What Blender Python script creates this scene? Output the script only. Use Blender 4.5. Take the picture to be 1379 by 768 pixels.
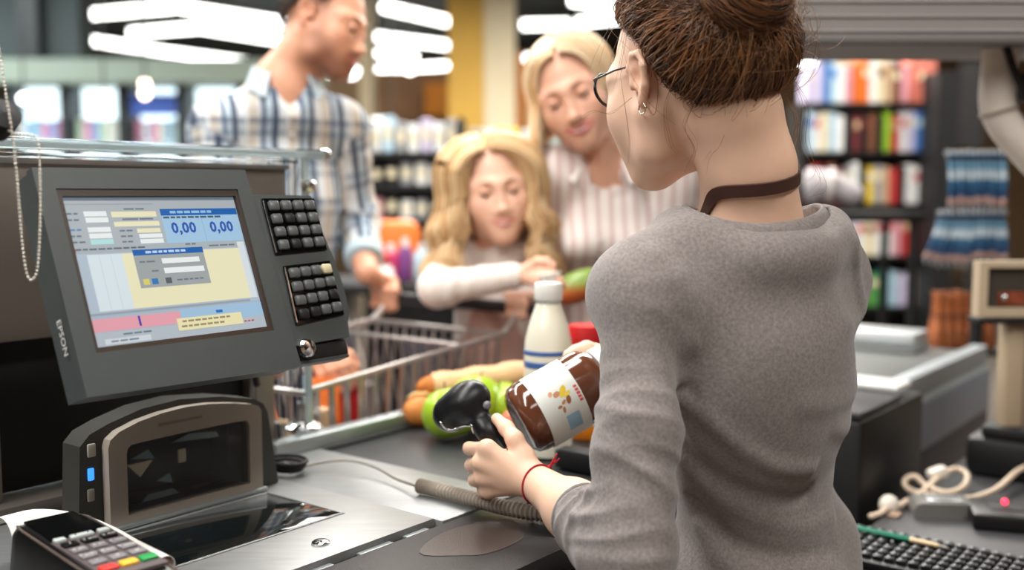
import bpy, bmesh, math, random
import numpy as np
from mathutils import Matrix, Vector

for _o in list(bpy.data.objects):
    bpy.data.objects.remove(_o)
SC = bpy.context.scene
COL = SC.collection
R = math.radians

# ------------------------------------------------------------------ camera
FPX, CAMZ, PIT = 1400.0, 1.32, R(4.98)
cam_d = bpy.data.cameras.new('camera')
cam = bpy.data.objects.new('camera', cam_d)
COL.objects.link(cam)
cam.location = (0, 0, CAMZ)
cam.rotation_euler = (R(90) - PIT, 0, 0)
cam_d.sensor_width = 36.0
cam_d.lens = 36.0 * FPX / 1379.0
cam_d.clip_start = 0.05
cam_d.dof.use_dof = True
cam_d.dof.focus_distance = 1.34
cam_d.dof.aperture_fstop = 1.85
SC.camera = cam

# ------------------------------------------------------------------ world, lights, exposure
SC.view_settings.view_transform = 'Standard'
SC.view_settings.look = 'None'
SC.view_settings.exposure = 0.08
SC.view_settings.gamma = 1.0
SC.view_settings.use_curve_mapping = False
world = bpy.data.worlds.new('world')
SC.world = world
world.use_nodes = True
world.node_tree.nodes['Background'].inputs[0].default_value = (0.9, 0.95, 1.0, 1)
world.node_tree.nodes['Background'].inputs[1].default_value = 0.6


def area(name, loc, size, power, col=(1, 0.97, 0.92), rot=(0, 0, 0)):
    d = bpy.data.lights.new(name, 'AREA')
    d.shape = 'RECTANGLE'
    d.size, d.size_y = size
    d.energy = power
    d.color = col
    o = bpy.data.objects.new(name, d)
    COL.objects.link(o)
    o.location = loc
    o.rotation_euler = rot
    return o


# rows of shop ceiling lights over the checkout lanes and the aisles, plus two added fills
area('lane_and_fill_light', (-0.9, 1.2, 3.3), (0.5, 2.6), 75, (1, 0.98, 0.95), (0, 0, R(-38)))
area('lane_and_fill_light', (-2.4, -0.9, 3.3), (0.5, 3.0), 85, (1, 0.98, 0.95), (0, 0, R(-38)))  # fill added behind the camera for the family's faces and the cashier's left arm
area('lane_and_fill_light', (-0.3, -1.6, 3.3), (0.5, 3.0), 35, (1, 0.97, 0.93), (0, 0, R(-38)))  # weaker fill, also added behind the camera to light the faces
area('aisle_light', (-2.2, 3.6, 3.3), (0.5, 4.0), 160, (1, 0.97, 0.92), (0, 0, R(-38)))
area('aisle_light', (0.6, 4.0, 3.3), (0.5, 4.0), 150, (1, 0.96, 0.9), (0, 0, R(-38)))
area('lane_and_fill_light', (1.3, 0.2, 3.3), (0.5, 3.0), 70, (1, 0.95, 0.88), (0, 0, R(-38)))
area('aisle_light', (-5.0, 7.2, 3.4), (3.0, 2.4), 300, (0.92, 1, 1))
area('aisle_light', (0.5, 7.4, 3.4), (3.0, 2.4), 360, (1, 0.95, 0.88))
area('aisle_light', (4.2, 5.5, 3.4), (2.0, 3.0), 190, (1, 0.95, 0.88))

# ------------------------------------------------------------------ measuring the place
# the counter runs along U, its far side lies towards V; heights are metres above the floor
U = np.array([math.sin(R(37.9)), math.cos(R(37.9))])
V = np.array([-U[1], U[0]])
ZC = 0.87                                             # counter height
_cp, _sp = math.cos(PIT), math.sin(PIT)


def ray(px, py):
    a, b = (px - 689.5) / FPX, -(py - 384) / FPX
    return np.array([a, _cp + b * _sp, -_sp + b * _cp])


def P(px, py, y):
    """where a spot of the photograph lies at the distance y"""
    r = ray(px, py)
    return r * (y / r[1]) + np.array([0, 0, CAMZ])


def G(px, py, z):
    """where a spot of the photograph lies at the height z"""
    r = ray(px, py)
    return r * ((z - CAMZ) / r[2]) + np.array([0, 0, CAMZ])


def W(u, v, z=0.0):
    return np.array([U[0] * u + V[0] * v, U[1] * u + V[1] * v, z])


UX, VX, ZX = np.array([U[0], U[1], 0.]), np.array([V[0], V[1], 0.]), np.array([0, 0, 1.])
LANE = math.atan2(U[1], U[0])


def frame(o, ex, ey, ez=None):
    ex = np.array(ex, float); ex /= np.linalg.norm(ex)
    ey = np.array(ey, float); ey = ey - ex * (ex @ ey); ey /= np.linalg.norm(ey)
    ez = np.cross(ex, ey) if ez is None else ez
    m = np.eye(4)
    m[:3, 0], m[:3, 1], m[:3, 2], m[:3, 3] = ex, ey, ez, o
    return m


def unit(v):
    v = np.array(v, float)
    return v / np.linalg.norm(v)


# ------------------------------------------------------------------ materials
MATS = {}


def S(r, g, b):
    """colour as read off a screen, 0-255"""
    return tuple(((c / 255 + .055) / 1.055) ** 2.4 if c > 10 else c / 255 / 12.92 for c in (r, g, b))


def M(name, col, rough=0.5, metal=0.0, var=0.0, scale=30.0, bump=0.0, bscale=200.0, trans=0.0, emit=0.0,
      ecol=None, coat=0.0, spec=0.5, ior=1.45, sheen=0.0, attr=None, sss=0.0, alpha=1.0, stretch=(1, 1, 1), detail=4):
    if name in MATS:
        return MATS[name]
    m = bpy.data.materials.new(name)
    m.use_nodes = True
    nt = m.node_tree
    N, L = nt.nodes, nt.links
    b = N['Principled BSDF']
    c4 = (*col, 1)
    b.inputs['Base Color'].default_value = c4
    b.inputs['Roughness'].default_value = rough
    b.inputs['Metallic'].default_value = metal
    b.inputs['IOR'].default_value = ior
    b.inputs['Specular IOR Level'].default_value = spec
    b.inputs['Transmission Weight'].default_value = trans
    b.inputs['Coat Weight'].default_value = coat
    b.inputs['Alpha'].default_value = alpha
    if sheen:
        b.inputs['Sheen Weight'].default_value = sheen
    if sss:
        b.inputs['Subsurface Weight'].default_value = sss
        b.inputs['Subsurface Radius'].default_value = (0.012, 0.005, 0.003)
        b.inputs['Subsurface Scale'].default_value = 1.0
    if emit:
        b.inputs['Emission Color'].default_value = (*(ecol or col), 1)
        b.inputs['Emission Strength'].default_value = emit
    src = None
    if attr:
        a = N.new('ShaderNodeAttribute')
        a.attribute_name = attr
        src = a.outputs['Color']
    if var or bump:
        tc = N.new('ShaderNodeTexCoord')
        mp = N.new('ShaderNodeMapping')
        mp.inputs['Scale'].default_value = stretch
        L.new(tc.outputs['Object'], mp.inputs['Vector'])
    if var:
        n = N.new('ShaderNodeTexNoise')
        n.inputs['Scale'].default_value = scale
        n.inputs['Detail'].default_value = detail
        L.new(mp.outputs['Vector'], n.inputs['Vector'])
        mr = N.new('ShaderNodeMapRange')
        mr.inputs['From Min'].default_value = 0.25
        mr.inputs['From Max'].default_value = 0.75
        mr.inputs['To Min'].default_value = 1 - var
        mr.inputs['To Max'].default_value = 1 + var
        L.new(n.outputs['Fac'], mr.inputs['Value'])
        mx = N.new('ShaderNodeMix')
        mx.data_type = 'RGBA'
        mx.blend_type = 'MULTIPLY'
        mx.inputs['Factor'].default_value = 1.0
        mx.inputs['A'].default_value = c4
        if src:
            L.new(src, mx.inputs['A'])
        L.new(mr.outputs['Result'], mx.inputs['B'])
        src = mx.outputs['Result']
    if src:
        L.new(src, b.inputs['Base Color'])
    if bump:
        n2 = N.new('ShaderNodeTexNoise')
        n2.inputs['Scale'].default_value = bscale
        n2.inputs['Detail'].default_value = 3
        L.new(mp.outputs['Vector'], n2.inputs['Vector'])
        bp = N.new('ShaderNodeBump')
        bp.inputs['Strength'].default_value = bump
        bp.inputs['Distance'].default_value = 0.002
        L.new(n2.outputs['Fac'], bp.inputs['Height'])
        L.new(bp.outputs['Normal'], b.inputs['Normal'])
    MATS[name] = m
    return m


# ------------------------------------------------------------------ mesh building
class MB:
    def __init__(self, tf=None):
        self.v, self.f, self.n = [], [], 0
        self.tf = tf

    def add(self, verts, faces, tf=None):
        verts = np.asarray(verts, float)
        for t in (tf, self.tf):
            if t is not None:
                verts = verts @ t[:3, :3].T + t[:3, 3]
        self.v.append(verts)
        n = self.n
        self.f += [tuple(i + n for i in f) for f in faces]
        self.n += len(verts)
        return self

    def box(self, c, s, r=0.0, tf=None, seg=2):
        bm = bmesh.new()
        bmesh.ops.create_cube(bm, size=1.0)
        for v in bm.verts:
            v.co = Vector((v.co.x * s[0] + c[0], v.co.y * s[1] + c[1], v.co.z * s[2] + c[2]))
        if r > 0:
            bmesh.ops.bevel(bm, geom=list(bm.edges), offset=min(r, min(s) * 0.49), segments=seg, profile=0.5, affect='EDGES')
        bm.verts.index_update()
        self.add([v.co[:] for v in bm.verts], [[v.index for v in f.verts] for f in bm.faces], tf)
        bm.free()
        return self

    def span(self, a, b, r=0.0, tf=None):
        a, b = np.array(a, float), np.array(b, float)
        return self.box((a + b) / 2, np.abs(b - a), r, tf)

    def tube(self, pts, r, n=8, closed=False, caps=True, tf=None):
        pts = np.asarray(pts, float)
        k = len(pts)
        rr = np.full(k, r) if np.isscalar(r) else np.asarray(r, float)
        if closed:
            tg = np.roll(pts, -1, 0) - np.roll(pts, 1, 0)
        else:
            tg = np.gradient(pts, axis=0)
        tg /= np.maximum(np.linalg.norm(tg, axis=1, keepdims=True), 1e-12)
        ref = np.array([0, 0, 1.]) if abs(tg[0][2]) < 0.9 else np.array([1., 0, 0])
        nn = np.cross(tg[0], ref); nn /= np.linalg.norm(nn)
        ang = np.arange(n) * 2 * math.pi / n
        vs = []
        for i in range(k):
            nn = nn - tg[i] * (nn @ tg[i]); nn /= np.linalg.norm(nn)
            bb = np.cross(tg[i], nn)
            vs.append(pts[i] + rr[i] * (np.cos(ang)[:, None] * nn + np.sin(ang)[:, None] * bb))
        fs = []
        for i in range(k if closed else k - 1):
            a, b = i * n, ((i + 1) % k) * n
            fs += [(a + j, a + (j + 1) % n, b + (j + 1) % n, b + j) for j in range(n)]
        if caps and not closed:
            fs += [tuple(range(n - 1, -1, -1)), tuple(range((k - 1) * n, k * n))]
        return self.add(np.concatenate(vs), fs, tf)

    def cyl(self, a, b, r, r2=None, n=16, tf=None):
        return self.tube([a, b], [r, r if r2 is None else r2], n, tf=tf)

    def lathe(self, prof, n=24, tf=None):
        ang = np.arange(n) * 2 * math.pi / n
        vs = np.concatenate([np.stack([r * np.cos(ang), r * np.sin(ang), np.full(n, z)], 1) for r, z in prof])
        fs = []
        for i in range(len(prof) - 1):
            a, b = i * n, (i + 1) * n
            fs += [(a + j, a + (j + 1) % n, b + (j + 1) % n, b + j) for j in range(n)]
        fs += [tuple(range(n - 1, -1, -1)), tuple(range((len(prof) - 1) * n, len(prof) * n))]
        return self.add(vs, fs, tf)

    def ball(self, c, r, n=16, tf=None, m=None):
        m = m or max(6, n // 2)
        r = (r, r, r) if np.isscalar(r) else r
        prof = [(math.sin(math.pi * (i + .02) / (m + .04)), -math.cos(math.pi * (i + .02) / (m + .04))) for i in range(m + 1)]
        t = np.eye(4)
        t[0, 0], t[1, 1], t[2, 2] = r
        t[:3, 3] = c
        if tf is not None:
            t = tf @ t
        return self.lathe(prof, n, t)

    def prism(self, poly, z0, z1, tf=None, inset=0.0):
        n = len(poly)
        p = np.asarray(poly, float)
        c = p.mean(0)
        rings = [(p, z0)]
        if inset:
            q = c + (p - c) * (1 - inset / np.maximum(np.linalg.norm(p - c, axis=1, keepdims=True), 1e-6))
            rings += [(p, z1 - inset), (q, z1)]
        else:
            rings += [(p, z1)]
        vs = np.concatenate([np.c_[a, np.full(n, z)] for a, z in rings])
        fs = [tuple(range(n - 1, -1, -1)), tuple(range((len(rings) - 1) * n, len(rings) * n))]
        for k in range(len(rings) - 1):
            fs += [(k * n + j, k * n + (j + 1) % n, (k + 1) * n + (j + 1) % n, (k + 1) * n + j) for j in range(n)]
        return self.add(vs, fs, tf)

    def slab(self, c, w, h, t, tf=None):
        return self.box((c[0], c[1], c[2] + t / 2), (w, h, t), 0, tf)

    def mesh(self, name, mat, base=None, smooth=35, col=None):
        v = np.concatenate(self.v)
        if base is not None:
            v = v - np.asarray(base)
        me = bpy.data.meshes.new(name)
        me.from_pydata(v.tolist(), [], self.f)
        me.materials.append(mat)
        if smooth:
            me.polygons.foreach_set('use_smooth', np.ones(len(me.polygons), bool))
            me.set_sharp_from_angle(angle=R(smooth))
        if col is not None:
            a = me.attributes.new('Col', 'FLOAT_COLOR', 'POINT')
            a.data.foreach_set('color', np.c_[col, np.ones(len(col))].astype(np.float32).ravel())
        me.update()
        return me


def rounded(w, h, r, n=5):
    out = []
    for cx, cy, a0 in ((w / 2 - r, h / 2 - r, 0), (-w / 2 + r, h / 2 - r, 90), (-w / 2 + r, -h / 2 + r, 180), (w / 2 - r, -h / 2 + r, 270)):
        out += [(cx + r * math.cos(R(a0 + 90 * i / (n - 1))), cy + r * math.sin(R(a0 + 90 * i / (n - 1)))) for i in range(n)]
    return out


def bez(pts, n=40):
    """smooth curve through points"""
    p = np.asarray(pts, float)
    k = len(p)
    q = np.vstack([2 * p[0] - p[1], p, 2 * p[-1] - p[-2]])
    out = []
    for t in np.linspace(0, k - 1 - 1e-9, n):
        i = int(t); f = t - i
        a, b, c, d = q[i], q[i + 1], q[i + 2], q[i + 3]
        out.append(0.5 * (2 * b + (c - a) * f + (2 * a - 5 * b + 4 * c - d) * f * f + (3 * b - a - 3 * c + d) * f ** 3))
    return np.array(out)


# ------------------------------------------------------------------ things and parts
def tagged(o, label, cat, group=None, kind=None):
    if label: o['label'] = label
    if cat: o['category'] = cat
    if group: o['group'] = group
    if kind: o['kind'] = kind
    return o


LOCAL = set()


def thing(name, label, cat, base=(0, 0, 0), group=None, rot=None, kind=None):
    o = bpy.data.objects.new(name, None)
    o.empty_display_size = 0.05
    COL.objects.link(o)
    if rot is not None:
        o.matrix_world = Matrix([list(map(float, r)) for r in rot])
    else:
        o.location = [float(x) for x in base]
    if rot is not None: LOCAL.add(o.name)
    return tagged(o, label, cat, group, kind)


def part(name, mb, mat, parent=None, label=None, smooth=35, kind=None, col=None, pbase=None):
    """mesh as a child; things placed only by location take world coordinates"""
    base = None
    if parent is not None:
        top = parent
        while top.parent: top = top.parent
        if top.name not in LOCAL and top.type == 'EMPTY':
            base = np.array(top.location)
    me = mb if isinstance(mb, bpy.types.Mesh) else mb.mesh(name, mat, base, smooth, col)
    o = bpy.data.objects.new(name, me)
    COL.objects.link(o)
    if parent is not None: o.parent = parent
    if label: o['label'] = label
    if kind: o['kind'] = kind
    return o


def solo(name, mb, mat, label, cat, group=None, kind=None, smooth=35, col=None):
    """a thing that is one mesh; its origin sits at its base"""
    v = np.concatenate(mb.v)
    base = np.array([(v[:, 0].min() + v[:, 0].max()) / 2, (v[:, 1].min() + v[:, 1].max()) / 2, v[:, 2].min()])
    o = bpy.data.objects.new(name, mb.mesh(name, mat, base, smooth, col))
    COL.objects.link(o)
    o.location = base
    return tagged(o, label, cat, group, kind)


def struct(name, mb, mat, parent=None):
    o = bpy.data.objects.new(name, mb.mesh(name, mat))
    COL.objects.link(o)
    if parent is not None: o.parent = parent
    else: o['kind'] = 'structure'
    return o


def dup(root, tf=None, loc=None, label=None, group=None):
    r = root.copy()
    COL.objects.link(r)
    if tf is not None: r.matrix_world = Matrix([list(map(float, q)) for q in tf])
    if loc is not None: r.location = [float(x) for x in loc]
    if label: r['label'] = label
    if group: r['group'] = group
    def kids(src, dst):
        for ch in [c for c in src.children]:
            c = ch.copy(); COL.objects.link(c); c.parent = dst
            kids(ch, c)
    kids(root, r)
    return r


def lettering(s, size, tf, mat, name='lettering', parent=None, depth=0.0, spacing=1.0, bold=0.0):
    cu = bpy.data.curves.new('txt', 'FONT')
    cu.body = s; cu.size = size; cu.align_x = 'CENTER'; cu.align_y = 'CENTER'; cu.resolution_u = 2
    cu.extrude = depth; cu.space_character = spacing; cu.offset = bold * size
    t = bpy.data.objects.new('txt', cu)
    me = bpy.data.meshes.new_from_object(t)
    bpy.data.objects.remove(t)
    mb = MB()
    mb.add([v.co[:] for v in me.vertices], [tuple(p.vertices) for p in me.polygons], tf)
    bpy.data.meshes.remove(me)
    return part(name, mb, mat, parent, smooth=0)


NTH = ['first', 'second', 'third', 'fourth', 'fifth', 'sixth', 'seventh', 'eighth', 'ninth', 'tenth', 'eleventh', 'twelfth',
       'thirteenth', 'fourteenth', 'fifteenth', 'sixteenth', 'seventeenth', 'eighteenth', 'nineteenth', 'twentieth',
       'twenty-first', 'twenty-second', 'twenty-third', 'twenty-fourth']
rnd = random.Random(7)
rng = np.random.default_rng(7)
# =================================================================== the shop: shell
CEIL = 3.5
floor_m = M('floor_tiles', S(112, 104, 97), 0.35, var=.06, scale=3)
ceil_m = M('ceiling_paint', S(44, 50, 48), 0.8, var=.1, scale=2)
wall_m = M('wall_paint', S(150, 120, 88), 0.8, var=.08, scale=2)
dark_wall = M('dark_wall_paint', S(52, 60, 60), 0.8, var=.1, scale=2)
struct('floor', MB().span((-11, -4.5, -.1), (9, 17, 0)), floor_m)
struct('ceiling', MB().span((-11, -4.5, CEIL), (9, 17, CEIL + .1)), ceil_m)
struct('wall_back', MB().span((-11.1, 17, 0), (9.1, 17.1, CEIL)), wall_m)
struct('wall_left', MB().span((-11.1, -4.6, 0), (-11, 17, CEIL)), dark_wall)
struct('wall_right', MB().span((9, -4.6, 0), (9.1, 17, CEIL)), wall_m)
struct('wall_front', MB().span((-11.1, -4.7, 0), (9.1, -4.6, CEIL)), wall_m)


def block(px0, py0, px1, py1, y, depth, z0=None, z1=None, r=0.0):
    a, b = P(px0, py1, y), P(px1, py0, y)
    return MB().span((a[0], y, a[2] if z0 is None else z0), (b[0], y + depth, b[2] if z1 is None else z1), r)


# bulkhead over the chillers, dark pillar, painted columns, far wall panelling
struct('beam', block(-200, 79, 425, 111, 9.0, .5), M('bulkhead_grey', S(118, 128, 116), .6, var=.05))
struct('column', block(-160, 0, 22, 78, 9.2, .3, z1=CEIL), dark_wall)
struct('column', block(24, 0, 49, 78, 9.05, .3, z1=CEIL), M('black_steel', S(14, 17, 18), .5))
struct('column', block(51, 0, 105, 78, 9.2, .3, z1=CEIL), dark_wall)
struct('column', block(604, 0, 652, 200, 11.0, .5, 0, CEIL), M('ochre_paint', S(218, 172, 78), .7, var=.05, scale=2))
struct('column', block(652, 0, 694, 200, 11.0, .5, 0, CEIL), M('cream_paint', S(236, 220, 186), .7, var=.03, scale=2))
struct('column', block(484, 0, 502, 165, 11.5, .25, 0, CEIL), M('beige_paint', S(190, 172, 140), .7))
struct('trim_1', block(694, 70, 706, 200, 11.3, .3, 0), M('orange_paint', S(196, 118, 40), .7))
struct('trim_2', block(706, 85, 760, 200, 12.0, .2, 0), M('tan_paint', S(214, 178, 132), .7))

# ------------------------------------------------------------------ linear lamps hung under the ceiling
tube_m = M('lamp_tube', (1, 1, 1), .4, emit=7.0, ecol=(1.0, 0.99, 0.95))
rail_m = M('lamp_rail', S(40, 42, 42), .5)
lamps = [(108, 20, 234, 9), (240, 9, 384, 31), (176, 44, 265, 37), (270, 37, 384, 55), (110, 52, 226, 70), (228, 70, 352, 86),
         (352, 86, 478, 101), (516, 9, 626, 34), (628, 34, 694, 34), (703, 33, 766, 32), (490, 47, 620, 63), (492, 70, 560, 76),
         (474, 96, 556, 91), (558, 91, 620, 87), (684, 78, 716, 78), (770, 0, 838, 8), (778, 30, 850, 22), (1064, 66, 1128, 62),
         (1058, 84, 1098, 82), (1352, 68, 1392, 62), (1300, 58, 1352, 64), (395, 24, 470, 40)]
lamp_words = ['rising away at the top of the lit hexagon', 'falling from the top of the lit hexagon towards the man', 'short, inside the large hexagon',
              'inside the hexagon, ending behind the man', 'at the lower edge of the hexagon', 'middle of the lower hexagon edge',
              'behind the neck of the man', 'falling above the nose of the man', 'level, before the ochre column', 'level, beside the hair of the blonde woman',
              'long, beside the brow of the man', 'short, by the mouth of the man', 'lowest, by the chin of the man', 'lowest, joining the ochre column',
              'single, by the cream column', 'over the blonde woman at the frame edge', 'between blonde woman and cashier',
              'upper one behind the hair bun of the cashier', 'lower one behind the hair bun of the cashier', 'by the curved pipe', 'over the hanging lanyards', 'behind the head of the man']
for (x0, y0, x1, y1), w in zip(lamps, lamp_words):
    a, b = G(x0, y0, 3.2), G(x1, y1, 3.2)
    t = thing('linear_lamp', 'white linear ceiling lamp ' + w, 'lamp', (a + b) / 2, 'linear lamps in hexagons')
    part('lamp_tube', MB().tube([a, a + (b - a) * .01, b - (b - a) * .01, b], [.03, .05, .05, .03], 10), tube_m, t)
    part('lamp_rail', MB().span((-.03, -np.linalg.norm(b - a) / 2, 0), (.03, np.linalg.norm(b - a) / 2, .05),
                                tf=frame((a + b) / 2 + [0, 0, .04], np.cross(b - a, ZX), b - a)), rail_m, t)
    for k_ in (.2, .8):
        e_ = a * k_ + b * (1 - k_)
        part('lamp_cable', MB().cyl(e_ + [0, 0, .06], e_ * [1, 1, 0] + [0, 0, CEIL], .006, n=6), rail_m, t)

# small spot lamps before the chillers
for px, py, y, c, w in [(32, 133, 8.3, (1, 1, 1), 'white round spot lamp before the first chiller'),
                        (140, 130, 8.3, (1, .72, .5), 'warm round spot lamp before the second chiller'),
                        (195, 113, 8.3, (1, .76, .58), 'warm round spot lamp, upper of the close pair'),
                        (195, 127, 7.9, (1, .76, .58), 'warm round spot lamp, lower of the close pair'),
                        (552, 94, 9.0, (1, .97, .9), 'small round spot lamp under the lowest linear lamps')]:
    p = P(px, py, y)
    t = thing('spot_lamp', w, 'lamp', p, 'spot lamps')
    part('bulb', MB().ball(p, .035, 12), M('bulb_' + str(px), c, .4, emit=9.0), t)
    part('lamp_stem', MB().cyl(p + [0, 0, .03], [p[0], p[1], CEIL], .008, n=6), rail_m, t)

# ------------------------------------------------------------------ chillers along the far left
fr_body = M('chiller_body', S(30, 36, 38), .5)
fr_in = M('chiller_lit_back', (.55, .72, .78), .6, emit=1.9, ecol=(.80, .96, 1))
fr_glass = M('chiller_glass', (1, 1, 1), .03, trans=1.0, ior=1.1)
pack_cols = [S(*c) for c in [(225, 235, 235), (190, 215, 220), (235, 235, 225), (150, 190, 215), (220, 150, 180), (130, 165, 210), (190, 214, 190), (244, 244, 244), (214, 232, 232), (200, 222, 228)]]
for k, (x0, x1, w) in enumerate([(8, 84, 'first'), (88, 162, 'second'), (168, 242, 'third'), (246, 322, 'fourth')]):
    a, b = P(x0, 180, 9.2), P(x1, 95, 9.2)
    xl, xr, top, y = a[0], b[0], 2.36, 9.2
    t = thing('display_chiller', f'tall lit glass door chiller, {w} of the row behind the guard rail', 'chiller', ((xl + xr) / 2, y, 0), 'chillers under the bulkhead')
    part('chiller_cabinet', MB().span((xl, y, 0), (xl + .04, y + .34, top)).span((xr - .04, y, 0), (xr, y + .34, top)).span((xl, y, top - .08), (xr, y + .34, top)).span((xl, y, 0), (xr, y + .34, .25)), fr_body, t)
    part('lit_back', MB().span((xl + .03, y + .30, .2), (xr - .03, y + .34, top - .08)), fr_in, t)
    part('chiller_door', MB().span((xl + .04, y + .02, .25), (xr - .04, y + .03, top - .08)), fr_glass, t)
    if k == 2:
        part('blue_header', MB().span((xl + .04, y + .05, 2.02), (xr - .02, y + .1, 2.2)), M('blue_print', S(60, 90, 170), .5, emit=.25), t)
    for j in range(5):
        z = .45 + j * .33
        part('shelf', MB().span((xl + .04, y + .08, z - .02), (xr - .04, y + .30, z)), M('shelf_white', S(200, 215, 215), .5), t)
        mb, cc = MB(), []
        n0 = 0
        for i in range(6):
            w_ = (xr - xl - .1) / 6
            mb.box((xl + .05 + w_ * (i + .5), y + .19, z + .11), (w_ * .86, .16, .16 + .07 * rnd.random()), .006, seg=1)
            cc += [rnd.choice(pack_cols)] * (mb.n - n0); n0 = mb.n
        part('goods', mb, M('goods_print', (1, 1, 1), .5, attr='Col'), t, kind='stuff', col=np.array(cc))

# ------------------------------------------------------------------ lit sign, far shelving and goods between man and woman
t = thing('lit_sign', 'small white lit sign box beside the shoulder of the man', 'sign', P(516, 186, 7.6))
part('sign_face', block(500, 158, 530, 186, 7.6, .03), M('sign_light', (1, 1, .96), .4, emit=1.3), t)
part('sign_frame', block(498, 156, 532, 188, 7.63, .08), rail_m, t)
for px_ in (503, 527):
    e_ = P(px_, 158, 7.66)
    part('sign_rod', MB().cyl(e_, e_ * [1, 1, 0] + [0, 0, CEIL], .006, n=6), rail_m, t)

black_m = M('shelf_black', S(17, 18, 20), .5, var=.1)


def gondola(name, label, px0, px1, y, shelves, depth=.4, mat=None, top=None):
    x0, x1 = P(px0, 262, y)[0], P(px1, 262, y)[0]
    t = thing(name, label, 'shelving', ((x0 + x1) / 2, y, 0))
    zs = [CAMZ + (262 - s) / FPX * y for s in shelves]
    zt = top if top else max(zs) + .3
    part('back_panel', MB().span((x0, y + depth - .02, 0), (x1, y + depth, zt)), mat or black_m, t)
    for xx in (x0, x1 - .025):
        part('side_panel', MB().span((xx, y, 0), (xx + .025, y + depth - .02, zt)), mat or black_m, t)
    for z in zs:
        part('shelf', MB().span((x0 + .025, y + .01, z - .025), (x1 - .025, y + depth - .02, z)), mat or black_m, t)
    return x0 + .03, x1 - .03, zs


COLN = {'white': (228, 228, 226), 'lavender': (196, 188, 214), 'blue': (60, 116, 186), 'pale blue': (176, 204, 220), 'pink': (214, 150, 160),
        'orange': (226, 112, 36), 'tan': (196, 164, 130), 'brown': (120, 76, 52), 'salmon': (224, 128, 110), 'yellow': (222, 190, 60), 'cream': (226, 214, 180),
        'black': (26, 24, 26), 'maroon': (104, 38, 42), 'red': (186, 52, 52), 'lime': (146, 190, 50), 'grey': (150, 152, 154), 'teal': (60, 156, 160),
        'green': (84, 150, 70), 'purple': (120, 64, 130), 'magenta': (196, 50, 110)}


def shade(n):
    return M('print_' + n.replace(' ', '_'), S(*COLN[n]), .5, var=.12, scale=14)


page_m = M('book_pages', S(226, 220, 204), .8)


def book(x, y, z, w, h, d, colour, label, group):
    t = thing('book', label, 'book', (x, y, z), group)
    part('cover', MB().span((x - w / 2, y, z), (x - w / 2 + .003, y + d, z + h)).span((x + w / 2 - .003, y, z), (x + w / 2, y + d, z + h)).box((x, y, z + h / 2), (w, .006, h), .002, seg=1), shade(colour), t)
    part('pages', MB().span((x - w / 2 + .003, y + .004, z + .003), (x + w / 2 - .003, y + d - .004, z + h - .004)), page_m, t)
    if rnd.random() < .4: part('spine_band', MB().span((x - w / 2 + .004, y - .005, z + h * .62), (x + w / 2 - .004, y - .002, z + h * .82)), shade({'black': 'maroon', 'red': 'tan', 'maroon': 'tan', 'white': 'red', 'cream': 'brown', 'blue': 'pale blue', 'pale blue': 'blue'}.get(colour, 'cream')), t)


BY = 6.3
x0, x1, zs = gondola('bookcase', 'tall black bookcase full of books behind the cashier', 1078, 1250, BY, [140, 205, 275, 345, 414], .35, top=1.872)
rows = ['lavender lavender blue pale_blue white pink orange orange white cream tan brown pink salmon salmon'.split(),
        'pale_blue white cream pale_blue white black maroon black brown black lime red white lavender blue'.split(),
        'maroon red maroon brown maroon grey white black yellow grey tan red black white white'.split(),
        'black grey white lavender black lavender white cream white white pink red red'.split(),
        'black brown black grey black black green green teal pale_blue lavender white'.split()]
hts = [.255, .245, .25, .25, .22]
shelfname = ['on top of the black bookcase', 'on the upper shelf of the black bookcase', 'on the middle shelf of the black bookcase',
             'on the low shelf of the black bookcase', 'on the lowest shelf of the black bookcase']
for r_, (cols, z) in enumerate(zip(rows, zs)):
    n = len(cols)
    w = (x1 - x0) / n
    for i, c in enumerate(cols):
        c = c.replace('_', ' ')
        ww = w * (.78 + .2 * rnd.random())
        book(x0 + w * (i + .5), BY + .03 + .02 * rnd.random(), z + .0015, ww, hts[r_] * (.86 + .14 * rnd.random()), .17, c,
             f'{c} book {shelfname[r_]}, {NTH[i]} from its near end', 'books in the black bookcase')
struct('column', block(1251, 96, 1292, 470, 6.1, .4, 0), M('black_column', S(19, 19, 21), .6))

# posters and boxes above the bookcase, against the far wall
for (a, b, c, d, col, w) in [(1128, 56, 1172, 100, 'tan', 'tan poster board above the bookcase, beside the lamps'), (1172, 54, 1210, 84, 'pale blue', 'pale blue poster board above the bookcase'),
                             (1212, 58, 1262, 118, 'salmon', 'salmon poster board above the end of the bookcase'), (1262, 100, 1290, 140, 'yellow', 'yellow box on the black pillar'),
                             (1290, 84, 1328, 196, 'black', 'black notice board beside the curved pipe')]:
    t = thing('poster_board', w, 'poster', P((a + b) / 2, d, 8.0))
    part('board', block(a, b, c, d, 8.0, .04), M('poster_' + col.replace(' ', '_'), tuple(x * .8 for x in S(*COLN[col])), .6, var=.25, scale=4), t)
    part('board_post', MB().cyl(P((a + c) / 2, d, 8.02), P((a + c) / 2, d, 8.02) * [1, 1, 0], .02, n=8), rail_m, t)

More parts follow.
